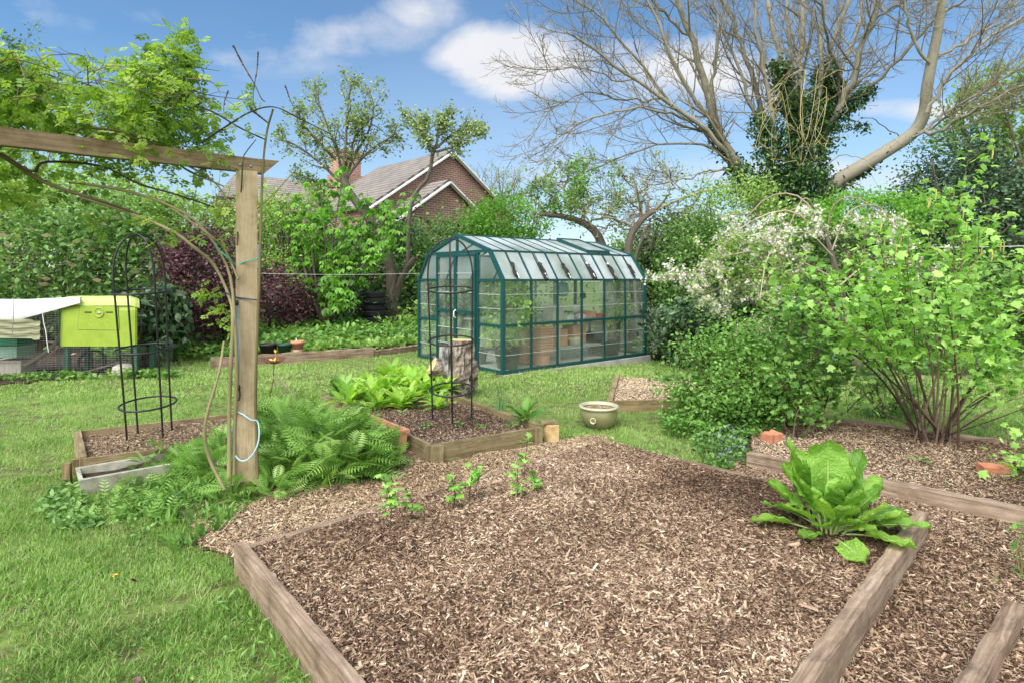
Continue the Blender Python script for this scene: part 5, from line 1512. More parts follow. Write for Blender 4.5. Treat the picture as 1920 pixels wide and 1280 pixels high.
for z_ in (.35, .75, 1.1): b.beam((3.3, 16.95, z_), (5.5, 16.95, z_), .02, .05)
b.build('rail', M['shed_wood'], sh)
b = MB(); b.box((5.15, 17.3, .95), ((1, 0, 0), (0, 1, 0), Z), (.28, .2, .12), jit=.01); tag(b.build('wooden_box', M['endgrain']), 'light wooden box inside the corrugated roofed shed', 'box')
b = MB(); b.lathe([(0, 0), (.28, 0), (.3, .3), (.28, .6), (.3, .62), (.3, .66), (0, .66)], (6.7, 14.2, .7), 20); tag(b.build('water_butt', M['blue_sheet']), 'light blue container glimpsed behind the blossom tree', 'barrel')
b = MB(); b.box((6.7, 14.2, .3), ((1, 0, 0), (0, 1, 0), Z), (.4, .4, .39), jit=.01); tag(b.build('stand', M['shed_wood']), 'dark wooden stand under the light blue container', 'stand')
# ================================================================== grass
EXCL = [BA, BO, BL, BM, BR, GH]
def blades(n_tot, y0, y1, dens, w, hmin, hmax, tmpl=BLADE, name='grass', label='short mown lawn grass', mask=None, lean=.75):
    xm = y1 * .95
    n = int(2 * xm * (y1 - y0) * dens)
    x = RNG.uniform(-xm, xm, n); y = RNG.uniform(y0, y1, n)
    k = in_view(x, y, 0, 40)
    x, y = x[k], y[k]
    for pl in EXCL: 
        k = ~inpoly(x, y, pl); x, y = x[k], y[k]
    e = .09 * wob(x, y, 5, 3) + .05 * wob(x, y, 13, 1)
    kp = inpoly(x + e, y + e, PATH_L) | inpoly(x, y, PATH_R)
    k = ~kp | (RNG.random(len(x)) < .012); x, y = x[k], y[k]
    e = .09 * wob(x, y, 5, 3) + .05 * wob(x, y, 13, 1)
    k = ~inpoly(x + e, y + e, BORDER) & ~inpoly(x + e, y + e, BACKBED); x, y = x[k], y[k]
    # worn dark patch beside the path and thin spots
    d = np.hypot((x + 1.83) / .42, (y - 3.42) / .22); k = RNG.random(len(x)) > .9 * sst(1.15 - d); x, y = x[k], y[k]
    k = RNG.random(len(x)) < np.clip(.74 + .6 * wob(x, y, 1.9, 7) + .8 * wob(x, y, 8, 2), .06, 1); x, y = x[k], y[k]
    n = len(x)
    tuft = np.clip(.5 + .5 * wob(x, y, 3.3, 5), 0, 1)
    h = RNG.uniform(hmin, hmax, n) * (.7 + .6 * tuft)
    R_ = rots(RNG.uniform(0, 6.28, n), np.clip(RNG.normal(lean, .38, n), .05, 1.5), RNG.normal(0, .5, n))
    tone = np.clip(RNG.normal(.40, .20, n) + .16 * wob(x, y, 1.1, 1) + .20 * wob(x, y, 4, 9) + .16 * wob(x, y, 11, 4) * (y < 6) + .042 * np.clip(y - 3.5, 0, 5), 0, 1)
    tone = np.where((RNG.random(n) < .08 + .30 * np.clip(wob(x, y, 2.7, 4), 0, 1)), RNG.uniform(.85, 1, n), np.minimum(tone, .8))
    b = MB(); b.scatter(tmpl, np.stack([x, y, ground(x, y) - .004], -1), R_, np.stack([h, np.full(n, w), h], -1), tone)
    o = b.build(name, M['grass'], base=(0, 0, 0), lc=False); tag(o, label, 'grass', kind='stuff')
TRI = (A([(0, -.5, 0), (0, .5, 0), (1, 0, 0)]), [A([(0, 1, 2)])])
blades(0, 1.9, 4.2, 21000, .0036, .018, .055, label='long bright lawn grass near the camera at lower left')
blades(0, 4.2, 7.5, 8000, .0060, .022, .052, TRI, label='lawn grass in the middle of the garden, round the beds')
blades(0, 7.5, 13.5, 2300, .014, .030, .058, TRI, label='lawn grass round the greenhouse and hen house')
blades(0, 13.5, 24, 500, .03, .04, .08, TRI, label='grass far behind at right')

def leafstuff(name, label, poly, n, tm, size, mat, hmax=.1, p0=.2, cat='plants', mask=None, zf=None, dens_noise=0.0, ns=2.0):
    p = A(poly); lo, hi = p.min(0), p.max(0)
    x = RNG.uniform(lo[0], hi[0], n * 3); y = RNG.uniform(lo[1], hi[1], n * 3)
    k = inpoly(x, y, poly)
    if dens_noise: k &= RNG.random(len(x)) < np.clip(.5 + dens_noise * wob(x, y, ns, 3), 0, 1)
    if mask is not None: k &= mask(x, y)
    x, y = x[k][:n], y[k][:n]; n = len(x)
    hh = hmax * (.4 + .6 * np.clip(.5 + .5 * wob(x, y, ns * 1.5, 6), 0, 1))
    z = (zf(x, y) if zf else ground(x, y)) + RNG.random(n) ** .7 * hh
    b = MB(); b.scatter(tm, np.stack([x, y, z], -1), rrot(n, p0, .4, .5), size * RNG.uniform(.6, 1.35, n), np.clip(RNG.normal(.5, .2, n) + .25 * wob(x, y, ns, 1), 0, 1))
    return tag(b.build(name, M[mat], base=(0, 0, 0), lc=False), label, cat, kind='stuff')
def pl(*pts): return [tuple(G(x, y)[:2]) for x, y in pts]
# weeds and ground cover
leafstuff('weeds', 'nettles and creeping weeds in front of the concrete trough', pl((120, 965), (150, 925), (250, 905), (380, 885), (430, 905), (400, 935), (300, 960), (230, 990), (150, 985)), 1100, OVAL, .036, 'leaf_weed', .085, .2, dens_noise=.9, ns=4)
leafstuff('weeds', 'feathery weed fronds sprawling before the concrete trough', pl((140, 985), (190, 925), (260, 905), (400, 890), (440, 930), (380, 960), (280, 985)), 150, FROND_S, .11, 'leaf_tansy', .06, .7)
leafstuff('weeds', 'tall grassy sprigs at the edge of the bark left of the pergola post', pl((250, 960), (300, 930), (460, 910), (470, 945), (400, 1010), (330, 1050)), 420, NARROW, .085, 'leaf_weed', .03, .9, dens_noise=.8, ns=4)
leafstuff('weeds', 'dark ground ivy at the left foot of the trough', pl((60, 960), (120, 905), (150, 920), (160, 965), (200, 990), (110, 1000)), 700, OVAL, .045, 'leaf_mid', .07, .2)
leafstuff('weeds', 'small seedlings creeping over the bark left of the post', pl((230, 965), (330, 935), (430, 925), (470, 950), (420, 990), (330, 1030), (240, 1010)), 1500, OVAL, .030, 'leaf_weed', .045, .3, dens_noise=.9, ns=4)
leafstuff('weeds', 'clover and broad weeds growing through the near lawn', pl((0, 1000), (300, 980), (440, 1060), (600, 1285), (0, 1285)), 900, OVAL, .018, 'leaf_weed', .03, .2, dens_noise=1.0, ns=2.5)
leafstuff('weeds', 'leafy weeds along the left foot of the large front bed', [(-1.62, 3.0), (-1.5, 3.0), (-.55, 1.95), (-.8, 1.95)], 420, NARROW, .045, 'leaf_weed', .05, .5, dens_noise=.8)
leafstuff('strawberry_plants', 'low strip of strawberry leaves behind the left bed', [(-4.0, 5.35), (-3.8, 5.25), (-2.4, 6.2), (-2.5, 6.38)], 900, LOBED, .06, 'leaf_mid', .09, .2)
leafstuff('weeds', 'green weeds covering the back border before the hedge', [(-7.9, 10.6), (-5.1, 10.75), (-1.9, 12.9), (-1.9, 15), (-1.5, 18.8), (-12, 18.5), (-10, 13.5), (-8.2, 11.4)], 21000, OVAL, .11, 'leaf_weed', .34, .3, dens_noise=.55, ns=1.1)
leafstuff('weeds', 'pale low plants by the timber edge of the back border', [(-5.0, 10.8), (-2.0, 12.95), (-2.0, 13.9), (-5.4, 12.0)], 2600, LOBED, .12, 'leaf_light', .22, .3, dens_noise=.9, ns=1.6)
leafstuff('weeds', 'taller clumps of weeds standing in the back border', [(-7.5, 11.6), (-5.1, 11.4), (-2.1, 13.6), (-2.0, 16), (-8, 17.5), (-9.5, 13.5)], 2600, OVAL, .13, 'leaf_goose', .55, .5, dens_noise=1.3, ns=1.9)
leafstuff('bare_soil_crumbs', 'crumbs of bare brown soil between the border weeds', [(-5.2, 10.9), (-2.0, 13.0), (-2.0, 13.8), (-5.4, 11.9)], 1500, CHIP, .05, 'chips', .02, 0, cat='soil')
leafstuff('weeds', 'scruffy weeds along the foot of the wire run', [(-9, 8.2), (-5.8, 8.88), (-5.2, 8.85), (-5.2, 9.2), (-9, 8.6)], 1700, OVAL, .07, 'leaf_weed', .16, .4, dens_noise=.8, ns=3)
leafstuff('weeds', 'low plants at the foot of the shrubs right of the greenhouse', [(2.9, 11.8), (4.0, 10.0), (5.6, 9.0), (9.5, 9.0), (12, 13), (4, 16), (2.8, 14)], 6000, OVAL, .11, 'leaf_mid', .2, .3, dens_noise=.5)
leafstuff('violets', 'violet flowered creeping plants at the left end of the sleeper bed', [(1.55, 4.55), (1.9, 4.7), (2.5, 6.2), (2.1, 6.3), (1.6, 5.2)], 2600, OVAL, .040, 'leaf_mid', .13, .3, dens_noise=.3)
leafstuff('violets', 'tiny violet flowers beside the orange brick', [(1.65, 4.6), (1.95, 4.8), (2.35, 5.9), (2.0, 5.9)], 170, OVAL, .022, 'violet', .24, .3)
leafstuff('weeds', 'grey green seedlings in the path at far right', pl((1830, 1050), (1900, 1050), (1930, 1140), (1850, 1150)), 60, OVAL, .03, 'leaf_weed', .02, .2)
leafstuff('fallen_leaves', 'scattered brown dead leaves on the near lawn', pl((0, 950), (450, 1000), (620, 1285), (0, 1285)), 26, OVAL, .032, 'leaf_purple', .02, 0)

# dandelions and daisies
for i, (x, y, k) in enumerate([(216, 1085, 'closed yellow dandelion bud in the near lawn at left'), (497, 1117, 'open dandelion flower against the left board of the front bed')]):
    p = G(x, y, .03); b = MB(); n = 26
    t = thing('dandelion', k, 'flower', (p[0], p[1], 0), 'dandelions')
    b.scatter(DIAMOND, np.repeat(A([[p[0], p[1], .045]]), n, 0), rots(np.arange(n) * 2.4, RNG.uniform(.1, 1.2, n), np.zeros(n)), .016); b.build('flower_head', M['dandelion'], t)
    b = MB(); b.tubes(A([[p[0], p[1], 0], [p[0] + .003, p[1], .045]]), [.002, .0015], 5); b.build('stem', M['stem_green'], t)

# ================================================================== generic plants
def plant(name, label, cat, base, stems, r0, leaves=None, group=None, stem_mat='stem_green', leaf_mat='leaf_mid', K=10, rt=.004):
    t = thing(name, label, cat, base, group)
    if len(stems):
        b = MB()
        for s in stems:
            sp = smooth_path(s, K); b.tubes(sp, np.linspace(r0, rt, K), 5)
        b.build('stems', M[stem_mat], t)
    if leaves is not None:
        b = MB(); b.scatter(*leaves); b.build('foliage', M[leaf_mat], t)
    return t

def shrub(name, label, px, py0, py1, Y, wpx, tm, size, n, mat, ncl=60, depth=1.1, group=None, cr=.26, shell=.6, stems=6, stem_mat='bark', p0=-.2, zbot=None, aux=None, top_only=False, cat='shrub', nb=0):
    """crown between the rows py0 (top) and py1 (bottom) of the photo at depth Y"""
    c0, c1 = P(px, py0, Y)[2], P(px, py1, Y)[2]
    X = (px - 960) / FPX * Y; rx = wpx / 2 / FPX * Y
    gz = float(ground(X, Y))
    cz, rz = (c0 + c1) / 2, (c0 - c1) / 2
    p, tone = clumps((X, Y, cz), (rx, depth, rz), n, ncl, cr=cr, shell=shell)
    p[:, 2] = np.maximum(p[:, 2], gz + .02)
    t = thing(name, label, cat, (X, Y, gz), group)
    b = MB(); b.scatter(tm, p, rrot(len(p), p0, .55, .7), size * RNG.uniform(.65, 1.3, len(p)), tone); b.build('foliage', M[mat], t)
    if stems:
        b = MB(); base = A([X, Y, gz]); S = []
        for i in range(stems):
            a = RNG.uniform(0, 6.28); tip = A([X + math.cos(a) * rx * .75, Y + math.sin(a) * depth * .6, cz + rz * RNG.uniform(.2, .8)])
            S.append(smooth_path([base + A([math.cos(a), math.sin(a), 0]) * .12, (base + tip) / 2 + RNG.normal(0, .12, 3), tip], 8))
        S = A(S); R = np.tile(np.linspace(.05, .012, 8), (stems, 1)) * min(1.5, rz)
        b.tubes(S, R, 5)
        P2, R2 = spawn(S, R, 6, .3, 1, .7, .5, 5, up=.1); b.tubes(P2, R2, 3)
        b.build('stems', M[stem_mat], t)
    if aux:
        nm, am, tm2, sz2, n2, zmin = aux
        k = RNG.choice(len(p), min(n2 * 4, len(p)), replace=False)
        k = k[(p[k, 2] > cz + rz * zmin) & (p[k, 1] < Y + .2 * depth)][:n2]
        q = p[k] + A([0, -.35, .08])
        for q_ in q:
            b = MB(); b.scatter(tm2, q_[None], rots(A([-1.5]), A([.35]), RNG.normal(0, .2, 1)), sz2 * RNG.uniform(.7, 1.2, 1)); b.build(nm, M[am], t)
    return t

UMBEL = (np.vstack([A([[0, 0, 0]]), A([[math.cos(a) * .5, math.sin(a) * .5, .05 * math.sin(3 * a)] for a in np.linspace(0, 6.283, 9)[:-1]])]), [A([(0, 1 + k, 1 + (k + 1) % 8) for k in range(8)])])
STAR = (np.vstack([A([[0, 0, 0]]), A([[math.cos(a) * (.5 if i % 2 else .25), math.sin(a) * (.5 if i % 2 else .25), .12 * (i % 2)] for i, a in enumerate(np.linspace(0, 6.283, 11)[:-1])])]), [A([(0, 1 + k, 1 + (k + 1) % 10) for k in range(10)])])

# ---- left background
shrub('viburnum_bush', 'big dark green bush with flat cream flower heads behind the hen house', 150, 392, 640, 12.6, 420, OVAL, .115, 15000, 'leaf_mid', 110, 1.3, aux=('flower_head', 'umbel', UMBEL, .16, 70, -.2), shell=.7, cr=.22)
shrub('laurel_bush', 'dark leathery leaved bush right behind the hen house', 285, 535, 660, 10.4, 95, OVAL, .16, 1300, 'leaf_dark', 30, .6, p0=-.5)
shrub('purple_shrub', 'deep purple leaved shrub behind the pergola post', 385, 436, 640, 12.0, 155, DIAMOND, .075, 15000, 'leaf_purple', 120, 1.1, shell=.6, cr=.2)
shrub('purple_shrub', 'smaller reddish purple shrub just right of the pergola post', 518, 505, 622, 14.8, 92, DIAMOND, .085, 4200, 'leaf_purple', 60, .8, shell=.6)
shrub('hazy_bush', 'pale green loose bush rising above the cream flowered bush', 120, 318, 470, 16.5, 460, DIAMOND, .11, 11000, 'leaf_light', 130, 1.4, cr=.2, shell=.5, stems=16)
shrub('hazy_bush', 'pale twiggy bush between the purple shrub and the rambler', 330, 350, 520, 17, 260, DIAMOND, .105, 7500, 'leaf_light', 100, 1.3, cr=.2, shell=.5, stems=18)
shrub('hazy_bush', 'yellow green bush right of the pergola post', 520, 362, 560, 16.8, 180, DIAMOND, .10, 6500, 'leaf_light', 80, 1.2, cr=.2, shell=.5, stems=14)
shrub('evergreen_bush', 'dark shaded bush at the foot of the hedge, right of the purple shrub', 592, 500, 625, 16.9, 130, OVAL, .12, 4200, 'ivy', 60, .9, shell=.6)
shrub('evergreen_bush', 'wall of dark ivy behind the tyres and the old tree trunk', 710, 425, 612, 19.6, 250, OVAL, .13, 9500, 'ivy', 90, 1.0, shell=.6)
shrub('evergreen_bush', 'dark bush hidden behind the left gable of the greenhouse', 850, 470, 615, 19.2, 190, OVAL, .13, 5200, 'leaf_mid', 60, 1.0, shell=.6)
shrub('fresh_green_bush', 'bright weedy bush left of the greenhouse at the trunk foot', 778, 565, 618, 16.2, 44, OVAL, .10, 520, 'leaf_light', 14, .35, stems=3)
shrub('climber_bush', 'mid green bush in front of the brick gable', 835, 408, 520, 20.5, 200, DIAMOND, .10, 7000, 'leaf_mid', 100, 1.2, cr=.22, shell=.5)
shrub('maple_bush', 'fresh yellow green bush behind the greenhouse roof', 955, 362, 470, 20.0, 150, DIAMOND, .12, 5200, 'leaf_chest', 60, 1.1, cr=.22, shell=.5)
shrub('conifer_hedge', 'dark hedge line far back at left', 60, 360, 600, 20, 620, OVAL, .16, 9500, 'leaf_mid', 90, 1.2, stems=0)
shrub('conifer_hedge', 'shaded hedge line behind the purple shrubs', 470, 400, 620, 20, 420, OVAL, .16, 7500, 'leaf_mid', 80, 1.2, stems=0)
shrub('conifer_hedge', 'shaded hedge far back below the brick gables', 800, 420, 620, 22.5, 420, OVAL, .16, 7500, 'leaf_mid', 80, 1.0, stems=0)
# horse chestnut sprays
def chestnut():
    base = P(612, 600, 16.0); base[2] = 0
    t = thing('chestnut_tree', 'young horse chestnut with drooping hand shaped leaves beside the tyres', 'tree', base)
    S = []
    for tx_, ty_, dy in [(640, 345, 0), (690, 380, .3), (585, 400, -.4), (560, 450, .2), (730, 440, -.3), (650, 430, -.8), (600, 350, .5), (700, 470, -.9), (620, 520, -.9), (560, 530, -.4), (640, 555, -1.1), (720, 400, .6), (540, 380, .4), (755, 375, .2)]:
        tip = P(tx_, ty_, 16.0 + dy); S.append(smooth_path([base, base * .5 + tip * .5 + A([0, 0, .25]) + RNG.normal(0, .1, 3), tip], 10))
    S = A(S); R = np.tile(np.linspace(.055, .015, 10), (len(S), 1))
    b = MB(); b.tubes(S, R, 6); P2, R2 = spawn(S, R, 7, .45, 1, .8, .22, 5, up=.15); b.tubes(P2, R2, 4); b.build('branches', M['bark'], t)
    pts = np.vstack([on_branches(P2, 8, .3, .12), on_branches(S[:, 6:], 10, .4, .16)])
    qx = 960 + pts[:, 0] / pts[:, 1] * FPX; qz = pts[:, 2]; pts = pts[~((qx > 668) & (qx < 732) & (qz < 1.25))]
    b = MB(); n = len(pts); b.scatter(PALMATE, pts, rrot(n, -.25, .35, .3), .20 * RNG.uniform(.7, 1.3, n)); b.build('foliage', M['leaf_chest'], t)
chestnut()

# ---- old leaning fruit tree at the left
def px_limb(pts, Y0, Y1, r0, r1, K=14):
    n = len(pts)
    p3 = [P(x, y, Y0 + (Y1 - Y0) * i / (n - 1)) for i, (x, y) in enumerate(pts)]
    return smooth_path(p3, K), np.linspace(1, 0, K) ** .9 * (r0 - r1) + r1
def fruit_tree():
    Y = 18.0
    base = P(738, 610, Y); base[2] = 0
    t = thing('fruit_tree', 'old leaning fruit tree with two knotty leafy crowns beside the tyres', 'tree', base)
    tr = [px_limb([(739, 612), (737, 570), (735, 530), (733, 508)], Y, Y, .215, .18), px_limb([(733, 512), (722, 472), (702, 428), (676, 390), (652, 356), (640, 322)], Y, Y - .4, .15, .11),
          px_limb([(742, 560), (750, 530), (762, 505), (779, 482)], Y - .1, Y - .4, .11, .08), px_limb([(752, 528), (765, 490), (765, 440), (768, 400), (779, 362), (803, 332), (811, 291), (818, 272)], Y - .1, Y - .6, .075, .05)]
    b = MB()
    for p_, r_ in tr: b.tubes(p_, r_, 9)
    b.build('trunk', M['bark'], t)
    limbs = [px_limb(q, Y - .3, Y + d, .055, .016) for q, d in [
        ([(642, 335), (634, 290), (615, 240), (597, 190), (590, 150)], .6), ([(642, 330), (648, 280), (650, 230), (655, 180), (660, 150)], -.6), ([(645, 340), (672, 305), (700, 278), (735, 255), (745, 235)], .4),
        ([(640, 345), (610, 315), (580, 290), (545, 268), (520, 262)], -.4), ([(650, 345), (660, 300), (690, 250), (700, 200), (690, 165)], .9), ([(630, 300), (600, 270), (570, 235), (555, 205)], -.9), ([(645, 330), (655, 290), (675, 240), (710, 215)], 0.2), ([(640, 350), (610, 350), (580, 335), (556, 325)], .3)]]
    limbs += [px_limb(q, Y - .6, Y + d, .045, .015) for q, d in [([(815, 285), (800, 260), (780, 235), (760, 222)], .5), ([(818, 275), (822, 250), (830, 225), (845, 212)], -.5), ([(818, 278), (845, 255), (870, 240), (895, 228)], .4), ([(818, 285), (850, 275), (880, 258), (900, 250)], -.3), ([(812, 290), (800, 270), (790, 245), (800, 222)], -.9)]]
    S = A([l[0] for l in limbs]); R = A([l[1] for l in limbs])
    b = MB(); b.tubes(S, R, 6)
    P2, R2 = spawn(S, R, 12, .15, 1, .85, .30, 6, up=.3, curl=.6, rmin=.008); b.tubes(P2, R2, 4)
    P3, R3 = spawn(P2, R2, 5, .2, 1, .9, .45, 5, up=.2, curl=.7, rmin=.006); b.tubes(P3, R3, 3)
    b.build('branches', M['bark'], t)
    pts = np.vstack([on_branches(P3, 13, .2, .10), on_branches(P2, 12, .3, .10)])
    k = RNG.random(len(pts)) < np.clip(.62 + .5 * wob(pts[:, 0], pts[:, 2], 2.3, 1), .1, 1); pts = pts[k]
    b = MB(); n = len(pts); b.scatter(DIAMOND, pts, rrot(n, .1, .6, .8), .118 * RNG.uniform(.6, 1.2, n)); b.build('foliage', M['leaf_apple'], t)
    # ivy at the trunk foot
    n = 500; a = RNG.uniform(0, 6.28, n); z = RNG.random(n) ** 1.4 * 1.1
    b = MB(); b.scatter(OVAL, A([base[0], base[1], 0]) + np.stack([.24 * np.cos(a), .24 * np.sin(a), z], -1), rrot(n, -.4, .4), .08); b.build('ivy', M['ivy'], t)
fruit_tree()

# ---- trees at the back
def bare_tree(name, label, base, px, py0, py1, Y, wpx, mat_t='ashtwig', leaf=None, nleaf=6, lsz=.1, n1=9, tr=.12, cat='tree', group=None, trunk_mat='bark', up=.35):
    X = (px - 960) / FPX * Y; ztop = P(0, py0, Y)[2]; zb = P(0, py1, Y)[2]; rx = wpx / 2 / FPX * Y
    b0 = A([X + base, Y, float(ground(X, Y))])
    t = thing(name, label, cat, b0, group)
    tp, trr = smooth_path([b0, b0 * .5 + A([X, Y, max(zb, 1.)]) * .5 + A([.1, 0, .0]), A([X, Y, zb + .25 * (ztop - zb)])], 10), np.linspace(tr * 1.2, tr * .7, 10)
    b = MB(); b.tubes(tp, trr, 8); b.build('trunk', M[trunk_mat], t)
    S = []
    for i in range(n1):
        a = i / n1 * 6.283 + RNG.uniform(-.3, .3); u = RNG.uniform(.4, 1)
        tip = A([X + math.cos(a) * rx * u, Y + math.sin(a) * rx * u * .8, ztop - (ztop - zb) * .5 * u * RNG.uniform(.3, 1.1)])
        st_ = tp[RNG.integers(5, 10)]
        S.append(smooth_path([st_, (st_ + tip) / 2 + A([0, 0, -.08 * rx]) + RNG.normal(0, .08 * rx, 3), tip], 9))
    S = A(S); R = np.tile(np.linspace(tr * .55, tr * .12, 9), (n1, 1))
    b = MB(); b.tubes(S, R, 6)
    P2, R2 = spawn(S, R, 9, .15, 1, .75, .42, 6, up=up, curl=.4, rmin=.008); b.tubes(P2, R2, 4)
    P3, R3 = spawn(P2, R2, 6, .15, 1, .7, .5, 5, up=up, curl=.45, rmin=.007); b.tubes(P3, R3, 3)
    b.build('branches', M[mat_t], t)
    if leaf:
        pts = np.vstack([on_branches(P3, nleaf, .1, lsz * .8), on_branches(P2, nleaf, .3, lsz)])
        k = RNG.random(len(pts)) < np.clip(.65 + .5 * wob(pts[:, 0], pts[:, 2], 2.0 / max(rx, 1), 1), .08, 1); pts = pts[k]
        b = MB(); n = len(pts); b.scatter(DIAMOND, pts, rrot(n, -.1, .6, .8), lsz * RNG.uniform(.6, 1.25, n), np.clip(.5 + .3 * wob(pts[:, 0], pts[:, 2], 1.3, 4) + RNG.normal(0, .17, n), 0, 1)); b.build('foliage', M[leaf], t)
    return t
bare_tree('distant_tree', 'pale nearly bare tree far beyond the hedge, just right of the house', 0, 945, 300, 400, 38, 110, 'ashtwig', 'leaf_apple', 3, .12, 12, .12)
bare_tree('distant_tree', 'tall green tree at the left edge beyond the rambler', 0, -5, 55, 330, 26, 110, 'ashtwig', 'leaf_mid', 9, .17, 12, .16)
bare_tree('distant_tree', 'leafy tree behind the rambler at far left', 0, 25, 255, 430, 20, 220, 'ashtwig', 'leaf_chest', 9, .15, 12, .14)
bare_tree('distant_tree', 'bushy tree above the hedge, left of the chestnut', 0, 560, 355, 450, 24, 150, 'ashtwig', 'leaf_light', 8, .13, 10, .1)
def px_tree(name, label, Y, base, trunks, limbs, leaf, lsz, n2=10, n3=6, nl=9, up=.15, bark='bark', r=.03):
    b0 = P(base[0], base[1], Y); b0[2] = float(ground(b0[0], Y)); t = thing(name, label, 'tree', b0)
    b = MB()
    for q, r0, r1 in trunks:
        p_, r_ = px_limb(q, Y, Y - .2, r0, r1); b.tubes(p_, r_, 9)
    b.build('trunk', M[bark], t)
    L = [px_limb(q, Y - .1, Y + d, r, r * .35) for q, d in limbs]; S = A([l[0] for l in L]); R = A([l[1] for l in L])
    S[:, 1:] += RNG.normal(0, .05, S[:, 1:].shape)
    b = MB(); b.tubes(S, R, 6); P2, R2 = spawn(S, R, n2, .1, 1, .9, .33, 7, up=up, curl=.7, rmin=.007); b.tubes(P2, R2, 4)
    P3, R3 = spawn(P2, R2, n3, .15, 1, .9, .5, 6, up=up, curl=.7, rmin=.0055); b.tubes(P3, R3, 3); b.build('branches', M['ashtwig'], t)
    pts = np.vstack([on_branches(P3, nl, .2, .08), on_branches(P2, nl, .3, .08)])
    k = RNG.random(len(pts)) < np.clip(.55 + .6 * wob(pts[:, 0], pts[:, 2], 1.6, 5), .05, 1); pts = pts[k]
    b = MB(); n = len(pts); b.scatter(DIAMOND, pts, rrot(n, .0, .6, .8), lsz * RNG.uniform(.6, 1.25, n)); b.build('foliage', M[leaf], t)
px_tree('gnarled_tree', 'gnarled leaning tree with a wide mossy crown above the greenhouse roof', 16, (1150, 640), [([(1150, 640), (1142, 540), (1128, 458), (1105, 425), (1060, 407), (1012, 402)], .17, .05)],
        [([(1105, 425), (1082, 382), (1042, 345), (1018, 315)], .4), ([(1092, 418), (1102, 372), (1088, 335), (1108, 300)], -.5), ([(1105, 425), (1142, 392), (1152, 352), (1130, 318)], .6), ([(1060, 407), (1035, 370), (1015, 350), (1005, 330)], -.4), ([(1070, 410), (1060, 360), (1065, 320), (1055, 300)], .8), ([(1030, 405), (1012, 385), (1000, 372), (995, 350)], 0.), ([(1120, 440), (1090, 400), (1070, 375), (1075, 350)], -.9)], 'leaf_goose', .10, 11, 6, 9)
px_tree('gnarled_tree', 'old tree with a dark upright trunk and tangled twigs just behind the greenhouse end', 15.2, (1172, 640), [([(1170, 640), (1172, 520), (1178, 470), (1184, 440), (1206, 410), (1228, 396)], .13, .06), ([(1196, 620), (1190, 500), (1205, 445), (1216, 422)], .05, .02)],
        [([(1206, 410), (1180, 385), (1150, 372), (1120, 372)], .3), ([(1190, 428), (1150, 412), (1112, 398), (1085, 400)], -.4), ([(1215, 402), (1210, 352), (1226, 322), (1242, 306)], .4), ([(1200, 410), (1195, 362), (1172, 332), (1160, 318)], -.5), ([(1225, 398), (1250, 372), (1262, 345), (1250, 320)], -.3), ([(1195, 425), (1165, 425), (1130, 425), (1100, 430)], .5)], 'leaf_apple', .085, 10, 6, 6)
bare_tree('distant_tree', 'soft green tree behind the greenhouse end', 0, 1225, 420, 530, 22, 130, 'ashtwig', 'leaf_light', 10, .15, 10, .1)
bare_tree('yellow_green_tree', 'tall yellow green tree at the right edge behind the evergreen', 0, 1905, 120, 430, 19, 270, 'ashtwig', 'leaf_light', 16, .17, 16, .2)

shrub('evergreen_tree', 'tall dark blue green evergreen below the big sloping limb', 1812, 268, 560, 15.0, 215, OVAL, .095, 17000, 'leaf_holly', 110, 1.6, cr=.2, shell=.5, cat='tree')
shrub('evergreen_tree', 'lower shoulder of dark evergreen growth left of the tall evergreen', 1690, 372, 560, 15.6, 190, OVAL, .095, 8500, 'leaf_holly', 70, 1.2, cr=.2, shell=.5, cat='tree')
shrub('evergreen_tree', 'dark evergreen at the right edge of the photo', 1935, 330, 620, 13.5, 190, OVAL, .095, 8500, 'leaf_holly', 70, 1.3, cr=.24, shell=.5, cat='tree')
shrub('acer_bush', 'bright green flat topped bush above the blossom tree', 1625, 362, 450, 13.6, 230, DIAMOND, .085, 6500, 'leaf_chest', 70, .9, cr=.2, shell=.6)
shrub('mixed_bush', 'olive green bush at the foot of the big ash', 1385, 335, 560, 16.5, 190, DIAMOND, .10, 9000, 'leaf_light', 100, 1.2, cr=.22, shell=.55)
shrub('mixed_bush', 'mid green bush behind the left side of the blossom tree', 1300, 410, 600, 15.5, 170, DIAMOND, .10, 8000, 'leaf_mid', 90, 1.1, cr=.22, shell=.55)
shrub('mixed_bush', 'dark bush between the shed and the blossom tree', 1262, 405, 530, 19.5, 130, OVAL, .13, 4200, 'leaf_dark', 50, 1.1)
shrub('mixed_bush', 'shaded bush behind the trunk of the blossom tree', 1530, 420, 660, 15.0, 300, OVAL, .12, 9500, 'leaf_mid', 90, 1.2)
shrub('mixed_bush', 'green bush behind the tall currant bush', 1760, 470, 690, 13.2, 330, OVAL, .11, 10500, 'leaf_mid', 90, 1.1)
shrub('conifer_hedge', 'low hedge line far back at right', 1500, 440, 620, 21.5, 620, OVAL, .17, 9500, 'leaf_mid', 90, 1.2, stems=0)
shrub('conifer_hedge', 'hedge line far back behind the evergreens at right', 1980, 400, 620, 21.5, 420, OVAL, .17, 6500, 'leaf_mid', 80, 1.2, stems=0)
shrub('laurel_bush', 'glossy dark laurel right of the greenhouse, below the blossom', 1338, 535, 690, 10.6, 165, OVAL, .115, 4600, 'leaf_dark', 60, .8, p0=-.35, shell=.55)
shrub('laurel_bush', 'dark laurel right behind the dense small leaved bush', 1450, 560, 720, 9.8, 150, OVAL, .11, 3400, 'leaf_dark', 50, .7, p0=-.35)
shrub('sage_bush', 'soft grey green bush against the far corner of the greenhouse', 1248, 588, 668, 11.9, 92, NARROW, .10, 4200, 'leaf_grey', 60, .45, p0=.6)

